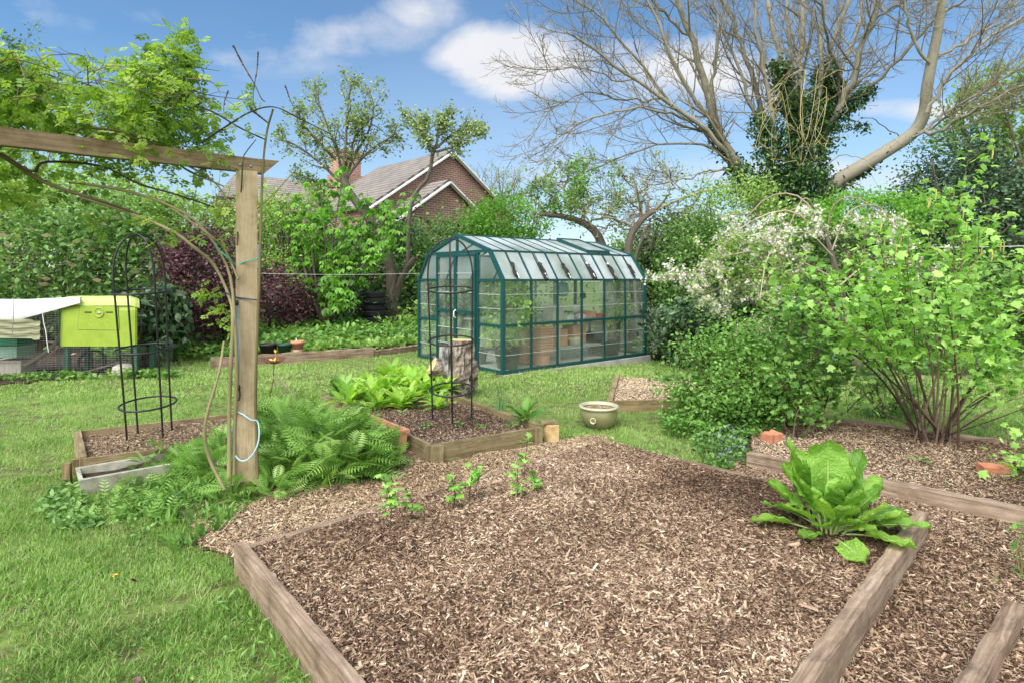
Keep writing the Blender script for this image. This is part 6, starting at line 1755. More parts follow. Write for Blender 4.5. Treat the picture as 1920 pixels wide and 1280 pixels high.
# ---- the big ash with ivy
def ash():
    Y = 19.0
    base = P(1492, 600, Y); base[2] = -.1
    t = thing('ash_tree', 'huge bare ash with an ivy covered trunk and many grey limbs', 'tree', base)
    b = MB()
    p_, r_ = px_limb([(1492, 640), (1492, 540), (1490, 460), (1488, 400), (1487, 350)], Y, Y, .7, .4); b.tubes(p_, r_, 14)
    b.build('trunk', M['ashbark'], t)
    D = [  # (points, depth change, r0, r1)
        ([(1525, 400), (1562, 347), (1612, 314), (1665, 282), (1712, 250), (1733, 212), (1738, 165), (1749, 105), (1760, 50), (1768, -10), (1775, -80)], -2.4, .23, .11),
        ([(1745, 130), (1720, 90), (1700, 40), (1690, -20), (1685, -60)], -2.6, .09, .04),
        ([(1738, 212), (1765, 165), (1795, 125), (1830, 92), (1880, 55), (1935, 20)], -3.2, .11, .05),
        ([(1750, 110), (1790, 90), (1840, 60), (1890, 20), (1930, -20)], -2.0, .09, .04),
        ([(1722, 250), (1760, 248), (1800, 225), (1850, 195), (1905, 165), (1960, 150)], -3.6, .10, .05),
        ([(1720, 252), (1770, 215), (1830, 180), (1890, 140), (1950, 110)], -1.4, .085, .04),
        ([(1710, 258), (1750, 240), (1772, 222), (1800, 195), (1850, 170), (1900, 185)], -2.8, .07, .03),
        ([(1542, 262), (1565, 215), (1590, 175), (1612, 100), (1640, 20), (1650, -60)], -1.8, .20, .11),
        ([(1592, 172), (1570, 130), (1548, 60), (1530, -20)], -2.2, .10, .05),
        ([(1600, 190), (1650, 150), (1700, 95), (1750, 40), (1800, 5), (1840, -30)], -2.0, .11, .05),
        ([(1625, 60), (1650, 30), (1690, 5), (1720, -30)], -1.5, .08, .04),
        ([(1545, 300), (1530, 200), (1560, 90), (1590, 0), (1600, -60)], .8, .16, .08),
        ([(1500, 350), (1502, 250), (1500, 150), (1508, 60), (1506, -50)], 0, .22, .12),
        ([(1480, 350), (1480, 240), (1468, 130), (1442, 30), (1432, -60)], .9, .20, .10),
        ([(1515, 350), (1525, 240), (1538, 140), (1540, 40), (1548, -50)], -.7, .18, .09),
        ([(1470, 380), (1440, 290), (1424, 200), (1400, 105), (1375, 45), (1345, -30)], 1.2, .19, .09),
        ([(1455, 300), (1445, 200), (1428, 110), (1415, 20), (1405, -40)], -1.0, .13, .07),
        ([(1430, 390), (1402, 355), (1378, 300), (1342, 240), (1320, 150), (1292, 65), (1268, -10)], -.8, .30, .13),
        ([(1385, 318), (1352, 275), (1310, 230), (1240, 185), (1175, 135), (1120, 95), (1062, 60)], -2.2, .17, .045),
        ([(1345, 250), (1300, 180), (1262, 110), (1230, 40), (1200, -30)], -1.2, .12, .06),
        ([(1330, 200), (1340, 120), (1345, 40), (1330, -40)], .6, .11, .05),
        ([(1310, 232), (1260, 215), (1200, 205), (1130, 215), (1060, 245), (1030, 270)], -2.6, .085, .03),
        ([(1260, 200), (1210, 130), (1150, 60), (1090, 5), (1050, -30)], -1.8, .09, .03),
        ([(1240, 186), (1180, 190), (1110, 175), (1060, 190), (1020, 210)], -3.0, .06, .02),
        ([(1400, 352), (1350, 350), (1300, 365), (1240, 392), (1200, 405), (1180, 425)], -2.6, .09, .04),
        ([(1360, 290), (1300, 270), (1230, 275), (1150, 300), (1090, 330), (1050, 340)], -2.0, .075, .025),
        ([(1380, 320), (1330, 320), (1270, 340), (1210, 350), (1180, 380)], -1.4, .055, .02),
        ([(1200, 150), (1150, 150), (1090, 130), (1040, 130), (1015, 150)], -2.4, .05, .02),
        ([(1290, 65), (1250, 30), (1210, -10), (1180, -50)], -.8, .09, .04),
        ([(1490, 340), (1488, 230), (1484, 120), (1476, 20), (1470, -60)], 1.4, .15, .07), ([(1535, 330), (1545, 240), (1572, 150), (1606, 60), (1625, -20)], .9, .13, .06), ([(1460, 350), (1430, 260), (1398, 170), (1370, 90), (1330, 10)], .6, .13, .05),
        ([(1545, 370), (1590, 345), (1610, 350), (1640, 385)], -2, .05, .02),
        ([(1555, 352), (1540, 320), (1580, 290), (1620, 300), (1640, 320)], -1.6, .04, .015),
        ([(1690, 262), (1640, 225), (1600, 230), (1570, 262)], -3, .03, .012),
    ]
    L = [px_limb(q, Y + (0 if d > -2.1 and i < 1 else (-1.6 if i in (1, 2, 3, 4, 5, 6) else 0)) , Y + d, r0, r1, 16) for i, (q, d, r0, r1) in enumerate(D)]
    S = A([l[0] for l in L]); R = A([l[1] for l in L]) * A([.92] + [.56] * (len(L) - 1))[:, None]
    
    S[:, 1:-1] += RNG.normal(0, .035, S[:, 1:-1].shape)
    b = MB()
    q0 = px_limb(D[0][0], Y, Y - 2.4, .235, .09, 34)
    for i in range(len(S)):
        b = MB(); b.tubes(*q0, 12) if i == 0 else b.tubes(S[i], R[i], 10 if R[i][0] > .1 else 7); b.build('limb', M['ashbark'], t)
    b = MB()
    SEL = [i for i in range(len(S)) if i not in (0, 32, 33, 34)]
    P2, R2 = spawn(S[SEL], R[SEL], 12, .18, 1, .62, .27, 8, up=.45, droop=.05, curl=.45, rf=.42, rmin=.013, absl=2.6); b.tubes(P2, R2, 5)
    P3, R3 = spawn(P2, R2, 6, .15, 1, .65, .52, 7, up=.35, droop=.12, curl=.5, rf=.55, rmin=.0085); b.tubes(P3, R3, 4)
    b.build('branches', M['ashtwig'], t)
    b = MB()
    P4, R4 = spawn(P3, R3, 5, .15, 1, .7, .55, 6, up=.6, droop=.25, curl=.5, rf=.6, rmin=.0062, taper=.6); b.tubes(P4, R4, 3)
    b.build('twigs', M['ashtwig'], t)
    # yellow lichened hanging twigs before the ivy
    b = MB()
    st_ = np.stack([P(x, y, Y - 1.1) for x, y in [(1440, 175), (1455, 190), (1490, 170), (1510, 180), (1540, 150), (1470, 150), (1430, 200), (1525, 200)]])
    Q = []
    for s in st_:
        for k in range(2):
            e = s + A([RNG.uniform(-.9, .9), RNG.uniform(-.8, .0), RNG.uniform(-2.2, -.9)])
            Q.append(smooth_path([s, s + A([RNG.uniform(-.5, .5), -.3, .2]), (s + e) / 2 + RNG.normal(0, .2, 3), e, e + A([RNG.uniform(-.2, .2), 0, .15])], 12))
    Q = A(Q); RQ = np.tile(np.linspace(.010, .005, 12), (len(Q), 1)); b.tubes(Q, RQ, 4)
    Q2, RQ2 = spawn(Q, RQ, 4, .3, 1, .8, .25, 5, up=.5, curl=.6, rmin=.008); b.tubes(Q2, RQ2, 3); b.build('hanging_twigs', M['lichentwig'], t)
    # ivy: round the trunk, up the limbs
    pts = []
    def hug(path, r0, r1, n, jit):
        u = RNG.random(n) ** .8; f = u * (len(path) - 1); i = np.clip(f.astype(int), 0, len(path) - 2); fr = (f - i)[:, None]
        c = path[i] * (1 - fr) + path[i + 1] * fr; a = RNG.uniform(0, 6.28, n)
        r = (r0 + (r1 - r0) * u) * (1 + .3 * np.sin(a * 3 + u * 21) + .2 * np.sin(u * 50)) + RNG.normal(0, jit, n)
        return c + np.stack([r * np.cos(a), r * np.sin(a), RNG.normal(0, jit, n)], -1)
    tr = smooth_path([P(1492, 560, Y), P(1490, 450, Y), P(1492, 380, Y), P(1492, 320, Y)], 20)
    pts.append(hug(tr, 1.1, .8, 5200, .16))
    for q, r0, r1, n in [([(1492, 390), (1485, 320), (1478, 240), (1468, 150), (1460, 120)], .6, .14, 3000), ([(1500, 390), (1515, 320), (1528, 250), (1540, 180), (1545, 120)], .65, .14, 3400), ([(1560, 250), (1562, 190), (1566, 120)], .2, .1, 500), ([(1480, 380), (1450, 330), (1440, 270), (1425, 215)], .5, .22, 1500),
                         ([(1500, 400), (1560, 360), (1590, 335), (1640, 305)], .45, .10, 900), ([(1530, 300), (1570, 225), (1600, 190), (1630, 165)], .35, .18, 1000), ([(1450, 400), (1400, 350), (1385, 310)], .5, .25, 1100), ([(1380, 310), (1350, 270), (1330, 230)], .25, .12, 350), ([(1500, 330), (1500, 250), (1498, 180)], .5, .2, 1300), ([(1590, 240), (1610, 235), (1625, 240)], .18, .1, 120)]:
        pts.append(hug(smooth_path([P(x, y, Y - .15) for x, y in q], 16), r0, r1, n, .11))
    pts = np.vstack(pts); n = len(pts)
    b = MB(); b.scatter(OVAL, pts, rrot(n, -.5, .5, .6), .135 * RNG.uniform(.6, 1.25, n), np.clip(RNG.normal(.42, .22, n) + .2 * wob(pts[:, 0], pts[:, 2], 3, 1), 0, 1)); b.build('ivy', M['ivy'], t)
ash()

# ---- blossom tree
def blossom():
    Y = 9.4; base = P(1602, 690, Y); base[2] = float(ground(base[0], Y))
    t = thing('blossom_tree', 'drooping apple tree in white blossom with pale arching twigs', 'tree', base)
    tr = px_limb([(1606, 692), (1604, 650), (1588, 610), (1560, 585), (1520, 562), (1490, 530)], Y, Y - .1, .10, .05); b = MB(); b.tubes(*tr, 9)
    t2 = px_limb([(1600, 640), (1580, 560), (1560, 480), (1540, 420)], Y, Y + .2, .07, .035); b.tubes(*t2, 8)
    b.build('trunk', M['bark'], t)
    L = [px_limb(q, Y + a, Y + d, .015, .006, 12) for q, a, d in [
        ([(1540, 440), (1480, 395), (1400, 420), (1340, 480), (1290, 520)], .1, -.5), ([(1545, 430), (1500, 370), (1440, 370), (1380, 430), (1330, 470)], .1, .5), ([(1550, 440), (1520, 380), (1500, 380), (1470, 450), (1440, 520)], .1, -.9),
        ([(1560, 470), (1590, 400), (1640, 385), (1680, 420)], .1, .3), ([(1500, 540), (1440, 520), (1370, 530), (1320, 550), (1270, 520)], 0, -.3), ([(1500, 545), (1430, 540), (1380, 560), (1340, 590)], 0, .4), ([(1550, 460), (1560, 390), (1600, 370), (1650, 400), (1700, 440)], .2, -.4),
        ([(1520, 560), (1470, 560), (1420, 590), (1400, 620)], 0, -.4), ([(1545, 450), (1530, 410), (1500, 390), (1470, 400)], .1, 0.2), ([(1560, 520), (1500, 490), (1430, 470), (1360, 480)], .1, -.8), ([(1570, 540), (1620, 500), (1680, 480), (1760, 500)], 0, -.3), ([(1560, 480), (1520, 440), (1480, 440), (1440, 480), (1425, 560)], 0, -1.0)]]
    S = A([l[0] for l in L]); R = A([l[1] for l in L]); b = MB(); b.tubes(S, R, 6)
    P2, R2 = spawn(S, R, 15, .1, 1, .85, .36, 8, up=-.3, curl=.5, rmin=.004, rf=.5, taper=.5); b.tubes(P2[P2[:, :, 2].max(1) < 2.62], R2[P2[:, :, 2].max(1) < 2.62], 4)
    k_ = P2[:, :, 2].max(1) < 2.62; P2, R2 = P2[k_], R2[k_]; P3, R3 = spawn(P2, R2, 5, .15, 1, .7, .45, 6, up=-.2, curl=.45, rmin=.0032, taper=.6); k_ = P3[:, :, 2].max(1) < 2.72; P3, R3 = P3[k_], R3[k_]; b.tubes(P3, R3, 3)
    b.build('branches', M['palebranch'], t)
    pts = on_branches(P3, 5, .1, .03); pts = np.vstack([pts, on_branches(P2, 10, .2, .03)]); n = len(pts)
    w = RNG.random(n); k = np.clip(.5 + .9 * wob(pts[:, 0], pts[:, 2], 2.2, 2), 0, 1)
    ctr = pts[(w < .42 * k + .04)]; ctr = ctr[RNG.permutation(len(ctr))][:2300]
    q = (ctr[:, None, :] + RNG.normal(0, .022, (len(ctr), 5, 3))).reshape(-1, 3)
    b = MB(); b.scatter(STAR, q, rrot(len(q), .3, .9, .9), .05 * RNG.uniform(.7, 1.2, len(q))); b.build('blossom', M['blossom'], t)
    lv = np.vstack([pts[w > .2], pts[w > .5] + RNG.normal(0, .05, (int((w > .5).sum()), 3))]); n = len(lv); b = MB(); b.scatter(DIAMOND, lv, rrot(n, .2, .5, .7), .068 * RNG.uniform(.6, 1.2, n)); b.build('foliage', M['leaf_light'], t)
blossom()

# ---- currant bushes at the right
def currant(name, label, base, tips, r0, tm, size, mat, nl, group, stem_mat='stem_brown', M2=6, l2=.30, t0=.35, bias=None, ty=.35, up2=.35, lt0=.05, nl1=10, catk=0, jit=.06, b0=.05):
    base = A(base, float); t = thing(name, label, 'bush', base, group)
    S = []
    for (px, py, dy) in tips:
        tip = P(px, py, base[1] + dy); s = base + A([RNG.normal(0, b0), RNG.normal(0, b0), 0])
        d = tip - s; S.append(smooth_path([s, s + d * .33 + Z * (.10 * np.linalg.norm(d)) * ty + RNG.normal(0, .03, 3), s + d * .68 + Z * .10 * np.linalg.norm(d) * ty + RNG.normal(0, .04, 3), tip], 14))
    S = A(S); R = np.linspace(1, .3, 14)[None] * RNG.uniform(.7, 1.2, (len(S), 1)) * r0
    b = MB(); b.tubes(S, R, 6); b.build('stems', M[stem_mat], t)
    b = MB(); P2, R2 = spawn(S, R, M2, t0, 1, .6, l2, 6, up=up2, curl=.3, rmin=.003, rf=.5); b.tubes(P2, R2, 4); b.build('twigs', M[stem_mat], t)
    pts = np.vstack([on_branches(P2, nl, lt0, jit), on_branches(S[:, 7:], nl1, .05, jit)]); n = len(pts)
    b = MB(); b.scatter(tm, pts, rrot(n, -.25, .6, .6), size * RNG.uniform(.5, 1.3, n)); b.build('foliage', M[mat], t)
    if catk:
        hi = pts[pts[:, 2] > 1.75]; q = hi[RNG.choice(len(hi), catk)]
        for q_ in q:
            b = MB(); b.tubes(A([q_, q_ - A([0, 0, .04]), q_ - A([.008, 0, .09])]), A([.005, .008, .004]), 5); b.build('catkin', M['catkin'], t)
    return t
grp = 'soft fruit bushes in the right bed'
tall = [(1815, 300, -.1), (1800, 390, 0), (1860, 400, .1), (1650, 460, -.2), (1600, 470, .2), (1560, 520, -.3), (1530, 500, .3), (1690, 430, .2), (1640, 520, -.5), (1740, 440, .4), (1700, 500, -.6), (1840, 470, -.4), (1900, 520, .3), (1930, 560, -.3), (1770, 540, -.7), (1580, 600, -.5), (1620, 590, .5),
        (1880, 640, -.5), (1960, 660, 0), (1500, 560, 0), (1720, 600, .6), (1800, 600, .5), (1850, 560, .5), (1470, 520, .2), (1940, 480, .2)]
currant('currant_bush', 'tall bright green currant bush with a fan of brown stems at right', (3.77, 5.22, .06), tall, .0105, LOBED, .070, 'leaf_currant', 12, grp, nl1=26, catk=34, b0=.08, M2=8, l2=.26, t0=.42)
low = [(1990, 690, -.3), (1980, 740, -.6), (1960, 780, -.2), (1930, 700, .3), (1900, 745, .5), (1620, 735, .2), (1580, 715, -.2), (1950, 830, -.7), (1985, 650, .4)]
t = currant('currant_bush', 'spread of long bare arching currant canes reaching right along the lawn edge', (3.86, 5.30, .06), low, .008, LOBED, .075, 'leaf_currant', 2, grp, nl1=3, M2=3, l2=.2, t0=.6, ty=-.3)
mid = [(1450, 585, 0), (1480, 600, -.3), (1510, 570, .1), (1545, 590, .2), (1420, 640, .2), (1575, 640, -.1), (1600, 690, 0), (1440, 700, -.4), (1530, 650, -.4), (1490, 660, .3), (1400, 690, 0), (1560, 700, -.4), (1465, 545, .1)]
currant('currant_bush', 'looser gooseberry like bush in the middle of the shrubs, left of the tall currant', (2.95, 5.75, .06), mid, .009, LOBED, .062, 'leaf_goose', 11, grp, nl1=20, M2=8, l2=.32, t0=.25)
currant('currant_bush', 'thin pair of dark upright canes with small leaves near the orange brick', (2.60, 5.35, .06), [(1495, 700, 0), (1480, 640, .1), (1530, 740, -.1), (1555, 770, 0), (1450, 760, .1), (1510, 610, .1)], .007, LOBED, .055, 'leaf_goose', 7, grp, nl1=12, M2=6, l2=.28, t0=.25)
# dense small leaved bush
def dense_bush():
    X, Y = 2.28, 6.0
    t = thing('box_bush', 'dense dark small leaved bush spilling over the lawn before the laurel', 'bush', (X, Y, 0), grp)
    p, tone = clumps((X, Y, .42), (.60, .5, .52), 9500, 90, cr=.24, shell=.35)
    p2, tone2 = clumps((X + .30, Y + .25, .74), (.55, .4, .40), 2200, 50, cr=.3, shell=.3)
    p = np.vstack([p, p2]); tone = np.concatenate([tone, tone2 + .15]); p[:, 2] = np.maximum(p[:, 2], .02)
    b = MB(); b.scatter(OVAL, p, rrot(len(p), .1, .6, .8), .045 * RNG.uniform(.6, 1.3, len(p)), np.clip(tone, 0, 1)); b.build('foliage', M['leaf_goose'], t)
    b = MB(); S = []
    for i in range(26):
        a = RNG.uniform(0, 6.28); tip = A([X + math.cos(a) * .6, Y + math.sin(a) * .45, RNG.uniform(.5, 1.1)]); s = A([X + .15, Y, 0]); S.append(smooth_path([s, s * .5 + tip * .5 + RNG.normal(0, .06, 3), tip], 8))
    b.tubes(A(S), np.tile(np.linspace(.010, .003, 8), (26, 1)), 4); b.build('stems', M['stem_dark'], t)
dense_bush()
currant('currant_bush', 'loose leafy shoots rising behind the dense small leaved bush', (2.45, 6.15, .03), [(1320, 660, 0), (1345, 625, .1), (1380, 605, .2), (1300, 700, 0), (1410, 590, .2), (1360, 680, -.2), (1290, 740, -.1), (1440, 610, .3), (1335, 790, -.5), (1400, 650, 0)], .006, OVAL, .052, 'leaf_goose', 9, grp, nl1=22, M2=8, l2=.3, t0=.2, jit=.05)
leafstuff('weeds', 'loose sprigs at the foot of the dense bush beside the chip bed', [(1.5, 5.6), (2.3, 5.3), (2.9, 6.4), (2.6, 6.9), (1.6, 6.3)], 2600, OVAL, .045, 'leaf_goose', .22, .3, dens_noise=.5)
shrub('herb_bush', 'low feathery dark bush behind the left foot of the tall currant', 1665, 700, 795, 6.5, 120, NARROW, .045, 3400, 'leaf_mid', 40, .25, stems=8, stem_mat='stem_dark')

# ---- climbing rose on the pergola
def rambler():
    t = thing('climbing_rose', 'rambling rose trained up the pergola post and piled over the beam', 'climber', (-2.02, 4.2, 0))
    def dY(px): return 3.45 + (px / 450) * .66
    canes = [('stem_green', .013, [(421, 917), (392, 856), (385, 794), (410, 700), (420, 640)]),
             ('stem_green', .015, [(430, 905), (430, 760), (433, 681), (437, 597), (430, 557), (402, 498), (365, 465), (320, 432), (239, 398), (150, 370)]),
             ('stem_green', .013, [(438, 905), (440, 800), (444, 700), (440, 600), (432, 520), (410, 470), (370, 417), (312, 383), (235, 358), (161, 346), (130, 343)]),
             ('stem_green', .012, [(483, 895), (480, 790), (480, 700), (487, 500), (492, 330), (500, 250), (512, 205)]),
             ('stem_green', .009, [(447, 524), (422, 470), (394, 442), (335, 400), (290, 370)]),
             ('stem_dark', .013, [(0, 289), (67, 333), (111, 353), (175, 373), (235, 393), (279, 411)]),
             ('stem_dark', .010, [(-60, 260), (0, 289), (60, 322), (80, 305), (140, 305), (200, 315), (260, 345), (330, 365), (405, 390)]),
             ('stem_green', .010, [(134, 252), (161, 240), (235, 249), (292, 275), (325, 300), (356, 322), (420, 350)]),
             ('stem_green', .009, [(160, 262), (190, 250), (260, 262), (310, 290), (400, 340), (440, 400)]),
             ('stem_dark', .008, [(312, 171), (360, 196), (403, 212), (450, 240), (497, 262)]), ('stem_dark', .009, [(470, 205), (504, 232)]), ('stem_dark', .007, [(378, 268), (420, 240), (470, 210), (514, 201), (560, 222), (621, 252)]),
             ('stem_dark', .0055, [(437, 85), (455, 120), (477, 158), (490, 185), (497, 191)]), ('stem_dark', .005, [(484, 97), (482, 130), (476, 165), (474, 200)]), ('stem_green', .007, [(450, 418), (504, 373), (554, 319)]),
             ('stem_dark', .0045, [(368, 135), (375, 165), (385, 200)]), ('stem_dark', .0045, [(345, 150), (348, 175), (350, 190)]), ('stem_dark', .0045, [(428, 170), (420, 195), (420, 220)]), ('stem_dark', .004, [(535, 160), (545, 190), (560, 222)]),
             ('stem_dark', .006, [(445, 460), (447, 400), (452, 360), (456, 300), (462, 285), (480, 262)])]
    for (m_, r0, pts) in canes:
        k = 26
        p3 = [P(x, y, dY(max(x, -100)) + (-.06 if y > 420 else 0) + .05 * math.sin(i * 1.7)) for i, (x, y) in enumerate(pts)]
        sp = smooth_path(p3, k); b = MB(); b.tubes(sp, np.linspace(r0, r0 * .55, k) * (1 + .12 * RNG.normal(size=k)), 7); b.build('cane', M[m_], t)
    # thin twigs in the tangle
    S = []
    for i in range(46):
        px, py = RNG.uniform(-120, 370), RNG.uniform(130, 235); Yq = dY(px) + RNG.uniform(-.35, .7)
        p0_ = P(px, py, Yq); a = RNG.uniform(-.5, 3.6); L_ = RNG.uniform(.12, .36)
        S.append(smooth_path([p0_, p0_ + A([math.cos(a) * .5, RNG.normal(0, .2), math.sin(a) * .5 + .1]) * L_, p0_ + A([math.cos(a) + RNG.normal(0, .3), RNG.normal(0, .3), math.sin(a) * .6 - .05]) * L_], 9))
    b = MB(); S = A(S); R = np.tile(np.linspace(.0042, .002, 9), (len(S), 1)); b.tubes(S, R, 4); P2, R2 = spawn(S, R, 4, .2, 1, .8, .5, 5, up=.2, curl=.5, rmin=.0022); b.tubes(P2, R2, 3); b.build('twigs', M['stem_dark'], t)
    # hips and dry tips
    q = [P(x, y, dY(x)) for x, y in [(437, 87), (446, 104), (455, 121), (466, 140), (477, 158), (484, 99), (483, 120), (480, 142), (476, 163), (369, 140), (375, 166), (535, 163), (541, 180), (346, 155), (427, 173), (421, 195)]]
    for p_ in q:
        b = MB(); b.lathe([(0, 0), (.006, .004), (.007, .010), (.003, .018), (0, .018)], p_ - Z * .01, 6); b.build('rose_hip', M['rust'], t)
    # foliage
    pts = []; tones = []
    for (px, py, w, h, dy, dd, n, ncl) in [(60, 190, 200, 75, .15, .55, 950, 34), (200, 205, 160, 75, .15, .5, 900, 34), (300, 215, 90, 80, .12, .4, 480, 22), (318, 125, 40, 48, .15, .2, 250, 16), (335, 85, 34, 36, .15, .12, 80, 9), (355, 62, 26, 14, .15, .08, 26, 4), (290, 150, 60, 45, .12, .3, 260, 12),
                                            (110, 300, 200, 30, .25, .35, 300, 22), (330, 300, 90, 40, .1, .25, 170, 16), (20, 340, 120, 45, .3, .4, 300, 16), (-80, 200, 120, 120, .2, .6, 500, 16), (395, 235, 60, 50, .1, .2, 90, 9), (370, 390, 70, 30, .1, .2, 60, 8), (20, 130, 80, 30, .2, .4, 220, 10), (440, 200, 50, 20, .1, .1, 26, 4), (425, 600, 22, 28, -.02, .1, 26, 4), (390, 545, 25, 12, -.02, .08, 14, 3), (350, 440, 70, 30, .0, .2, 26, 8), (250, 420, 70, 25, .1, .2, 36, 6)]:
        Yq = dY(px) + dy; c = P(px, py, Yq)
        p, tn = clumps(c, (w / FPX * Yq, dd, h / FPX * Yq), int(n * .82), ncl, cr=.24, shell=.3); pts.append(p); tones.append(tn)
    pts = np.vstack(pts); tones = np.concatenate(tones)
    b = MB(); n = len(pts); b.scatter(PINNATE, pts, rrot(n, -.25, .5, .6), .108 * RNG.uniform(.6, 1.25, n), tones); b.build('foliage', M['leaf_rose'], t)
rambler()

# ================================================================== garden plants
LEAFS = [strap(1, .34, 8, -.45 - .12 * k, .26, .030, .05, k) for k in range(5)]
def rosette(name, label, cat, base, n, size, mat, group=None, tm=LEAFS, p0=.85, ps=.25, r=.03, stalkmat=None, wide=1.0):
    t = thing(name, label, cat, base, group); b = MB()
    for k in range(len(tm)):
        m_ = n // len(tm) + (1 if k < n % len(tm) else 0)
        if not m_: continue
        a = RNG.uniform(0, 6.28, m_); p = A(base) + np.stack([np.cos(a) * r * RNG.random(m_), np.sin(a) * r * RNG.random(m_), 0 * a], -1)
        s = size * RNG.uniform(.65, 1.15, m_)
        b.scatter(tm[k], p, rots(a, np.clip(RNG.normal(p0, ps, m_), .1, 1.5), RNG.normal(0, .25, m_)), np.stack([s, s * wide, s], -1), smooth=True)
    b.build('leaves', M[mat], t); return t
# big chard: ribs as pale stalks
def chard():
    base = A([1.74, 3.20, .14]); t = thing('chard_plant', 'large glossy chard with upright crinkled leaves in the front bed', 'plant', base)
    b = MB(); s_ = MB()
    leaves = [  # azimuth, pitch, length, width
        (1.57, 1.45, .50, .42), (2.6, 1.10, .50, .24), (2.9, .95, .42, .34), (3.0, .72, .38, .30), (.4, 1.05, .46, .26), (.1, .72, .42, .26), (1.2, 1.25, .45, .34), (4.7, 1.15, .36, .44), (5.1, 1.0, .34, .46), (4.3, 1.0, .34, .40), (3.5, .55, .36, .30), (3.2, .25, .38, .26), (2.7, .35, .34, .26),
        (4.65, .12, .30, .40), (5.6, .15, .36, .30), (5.9, .42, .38, .28), (.0, .30, .42, .24), (6.1, .2, .46, .2), (3.9, .3, .30, .3), (.8, .8, .40, .3), (2.1, 1.1, .44, .32), (5.4, .75, .33, .36), (1.8, .9, .42, .32), (4.0, .85, .33, .34), (3.4, .95, .36, .3), (5.8, .9, .36, .3), (.2, 1.25, .4, .3), (2.4, .6, .36, .26), (.5, .45, .38, .26), (4.9, .6, .28, .36), (1.0, 1.0, .38, .3), (3.7, 1.1, .30, .36), (4.5, 1.25, .30, .34), (5.3, 1.2, .28, .36), (2.2, .8, .36, .3), (.6, .8, .36, .3), (4.1, .5, .26, .34), (5.2, .45, .28, .34), (4.7, .85, .30, .4)]
    rl = np.random.default_rng(3)
    leaves += [(rl.uniform(0, 6.28), rl.uniform(.7, 1.5), rl.uniform(.22, .40), rl.uniform(.24, .4)) for _ in range(12)]
    for i, (a, p_, L_, W_) in enumerate(leaves):
        tm = strap(1, W_ * 1.0 + .02, 20, -.10 - .16 * (1.5 - p_), .42, .014, .05, i, 9)
        v = tm[0].copy(); v[:, 2] += (.020 * np.sin(v[:, 0] * 38 + np.abs(v[:, 1]) * 30) * np.minimum(1, np.abs(v[:, 1]) * 14) + .03 * np.sin(v[:, 0] * 13 + i) * np.abs(v[:, 1]) * 4) * (v[:, 0] > .42)
        pp = base + A([math.cos(a), math.sin(a), 0]) * RNG.uniform(0, .08)
        Rm = rots(A([a]), A([p_]), A([RNG.normal(0, .2)]))
        b.scatter((v, tm[1]), pp[None], Rm, A([[L_ * 1.02, L_ * 1.0, L_ * 1.02]]), A([np.clip(RNG.normal(.5, .2), 0, 1)]), smooth=True)
        cen = v.reshape(20, 9, 3)[:, 4] + A([0, 0, .006]); cw = (cen * L_ * 1.02) @ Rm[0] + pp
        s_.tubes(cw[:16], np.linspace(.0075, .0012, 16), 5)
    b.build('leaves', M['leaf_chard'], t); s_.build('stalks', M['stalk'], t)
chard()
# lettuces
gl = 'lettuces in the middle bed'
lets = [(655, 760, .26), (690, 752, .27), (722, 742, .30), (705, 768, .22), (750, 765, .24), (770, 738, .32), (735, 722, .34), (765, 755, .22), (800, 745, .26), (690, 735, .26), (800, 722, .30), (835, 735, .22), (822, 765, .18), (660, 742, .22)]
names = ['leftmost front', 'second front from the left', 'tall pale', 'small yellow green front', 'low front centre', 'tallest back', 'upright back left', 'small inner', 'right of centre', 'back left', 'back right', 'rightmost', 'tiny right front', 'far left back']
for i, (x, y, s) in enumerate(lets):
    g = G(x, y, .12); rosette('lettuce', names[i] + ' lettuce of the cluster behind the middle obelisk', 'lettuce', g, 34, s * 1.0, 'leaf_lettuce', gl, p0=1.15, ps=.32, r=.06, wide=.85)
for (x, y, s, lab) in [(985, 792, .24, 'small dark green chard at the right corner of the obelisk bed'), (640, 748, .28, 'dark green dock like plant left of the lettuces')]:
    rosette('leafy_plant', lab, 'plant', G(x, y, .12), 16, s, 'leaf_goose', None, p0=1.0, ps=.35, r=.03, wide=.8)
g = G(938, 775, .13)
t = thing('onion_plant', 'clump of upright tubular onion leaves beside the middle obelisk', 'plant', g); b = MB()
for k in range(9):
    a = RNG.uniform(0, 6.28); h = RNG.uniform(.2, .34); o_ = A([RNG.normal(0, .035), RNG.normal(0, .03), 0]); b.tubes(A([g + o_, g + o_ + A([.01, 0, h * .5]), g + o_ + A([math.cos(a) * .04, 0, h])]), [.006, .005, .0015], 6)
b.build('leaves', M['leaf_onion'], t)
for i, (x, y) in enumerate([(800, 800), (870, 795), (905, 800), (915, 745), (960, 800), (755, 775)]):
    rosette('seedling', ['tiny seedling left of the middle obelisk foot', 'tiny seedling right of the middle obelisk foot', 'seedling near the front board of the obelisk bed', 'seedling by the back board of the obelisk bed', 'seedling before the small chard', 'seedling between the lettuces and the obelisk'][i], 'plant', G(x, y, .13), 9, .07, 'leaf_weed', 'seedlings in the obelisk bed', p0=.5)
rosette('seedling', 'small grey green seedling in the pale chip bed', 'plant', G(1240, 712, .1), 18, .16, 'leaf_weed', None, p0=.5)
rosette('seedling', 'tiny green seedling in the right bed below the currant', 'plant', G(1722, 862, .1), 9, .07, 'leaf_weed', None, p0=.4)

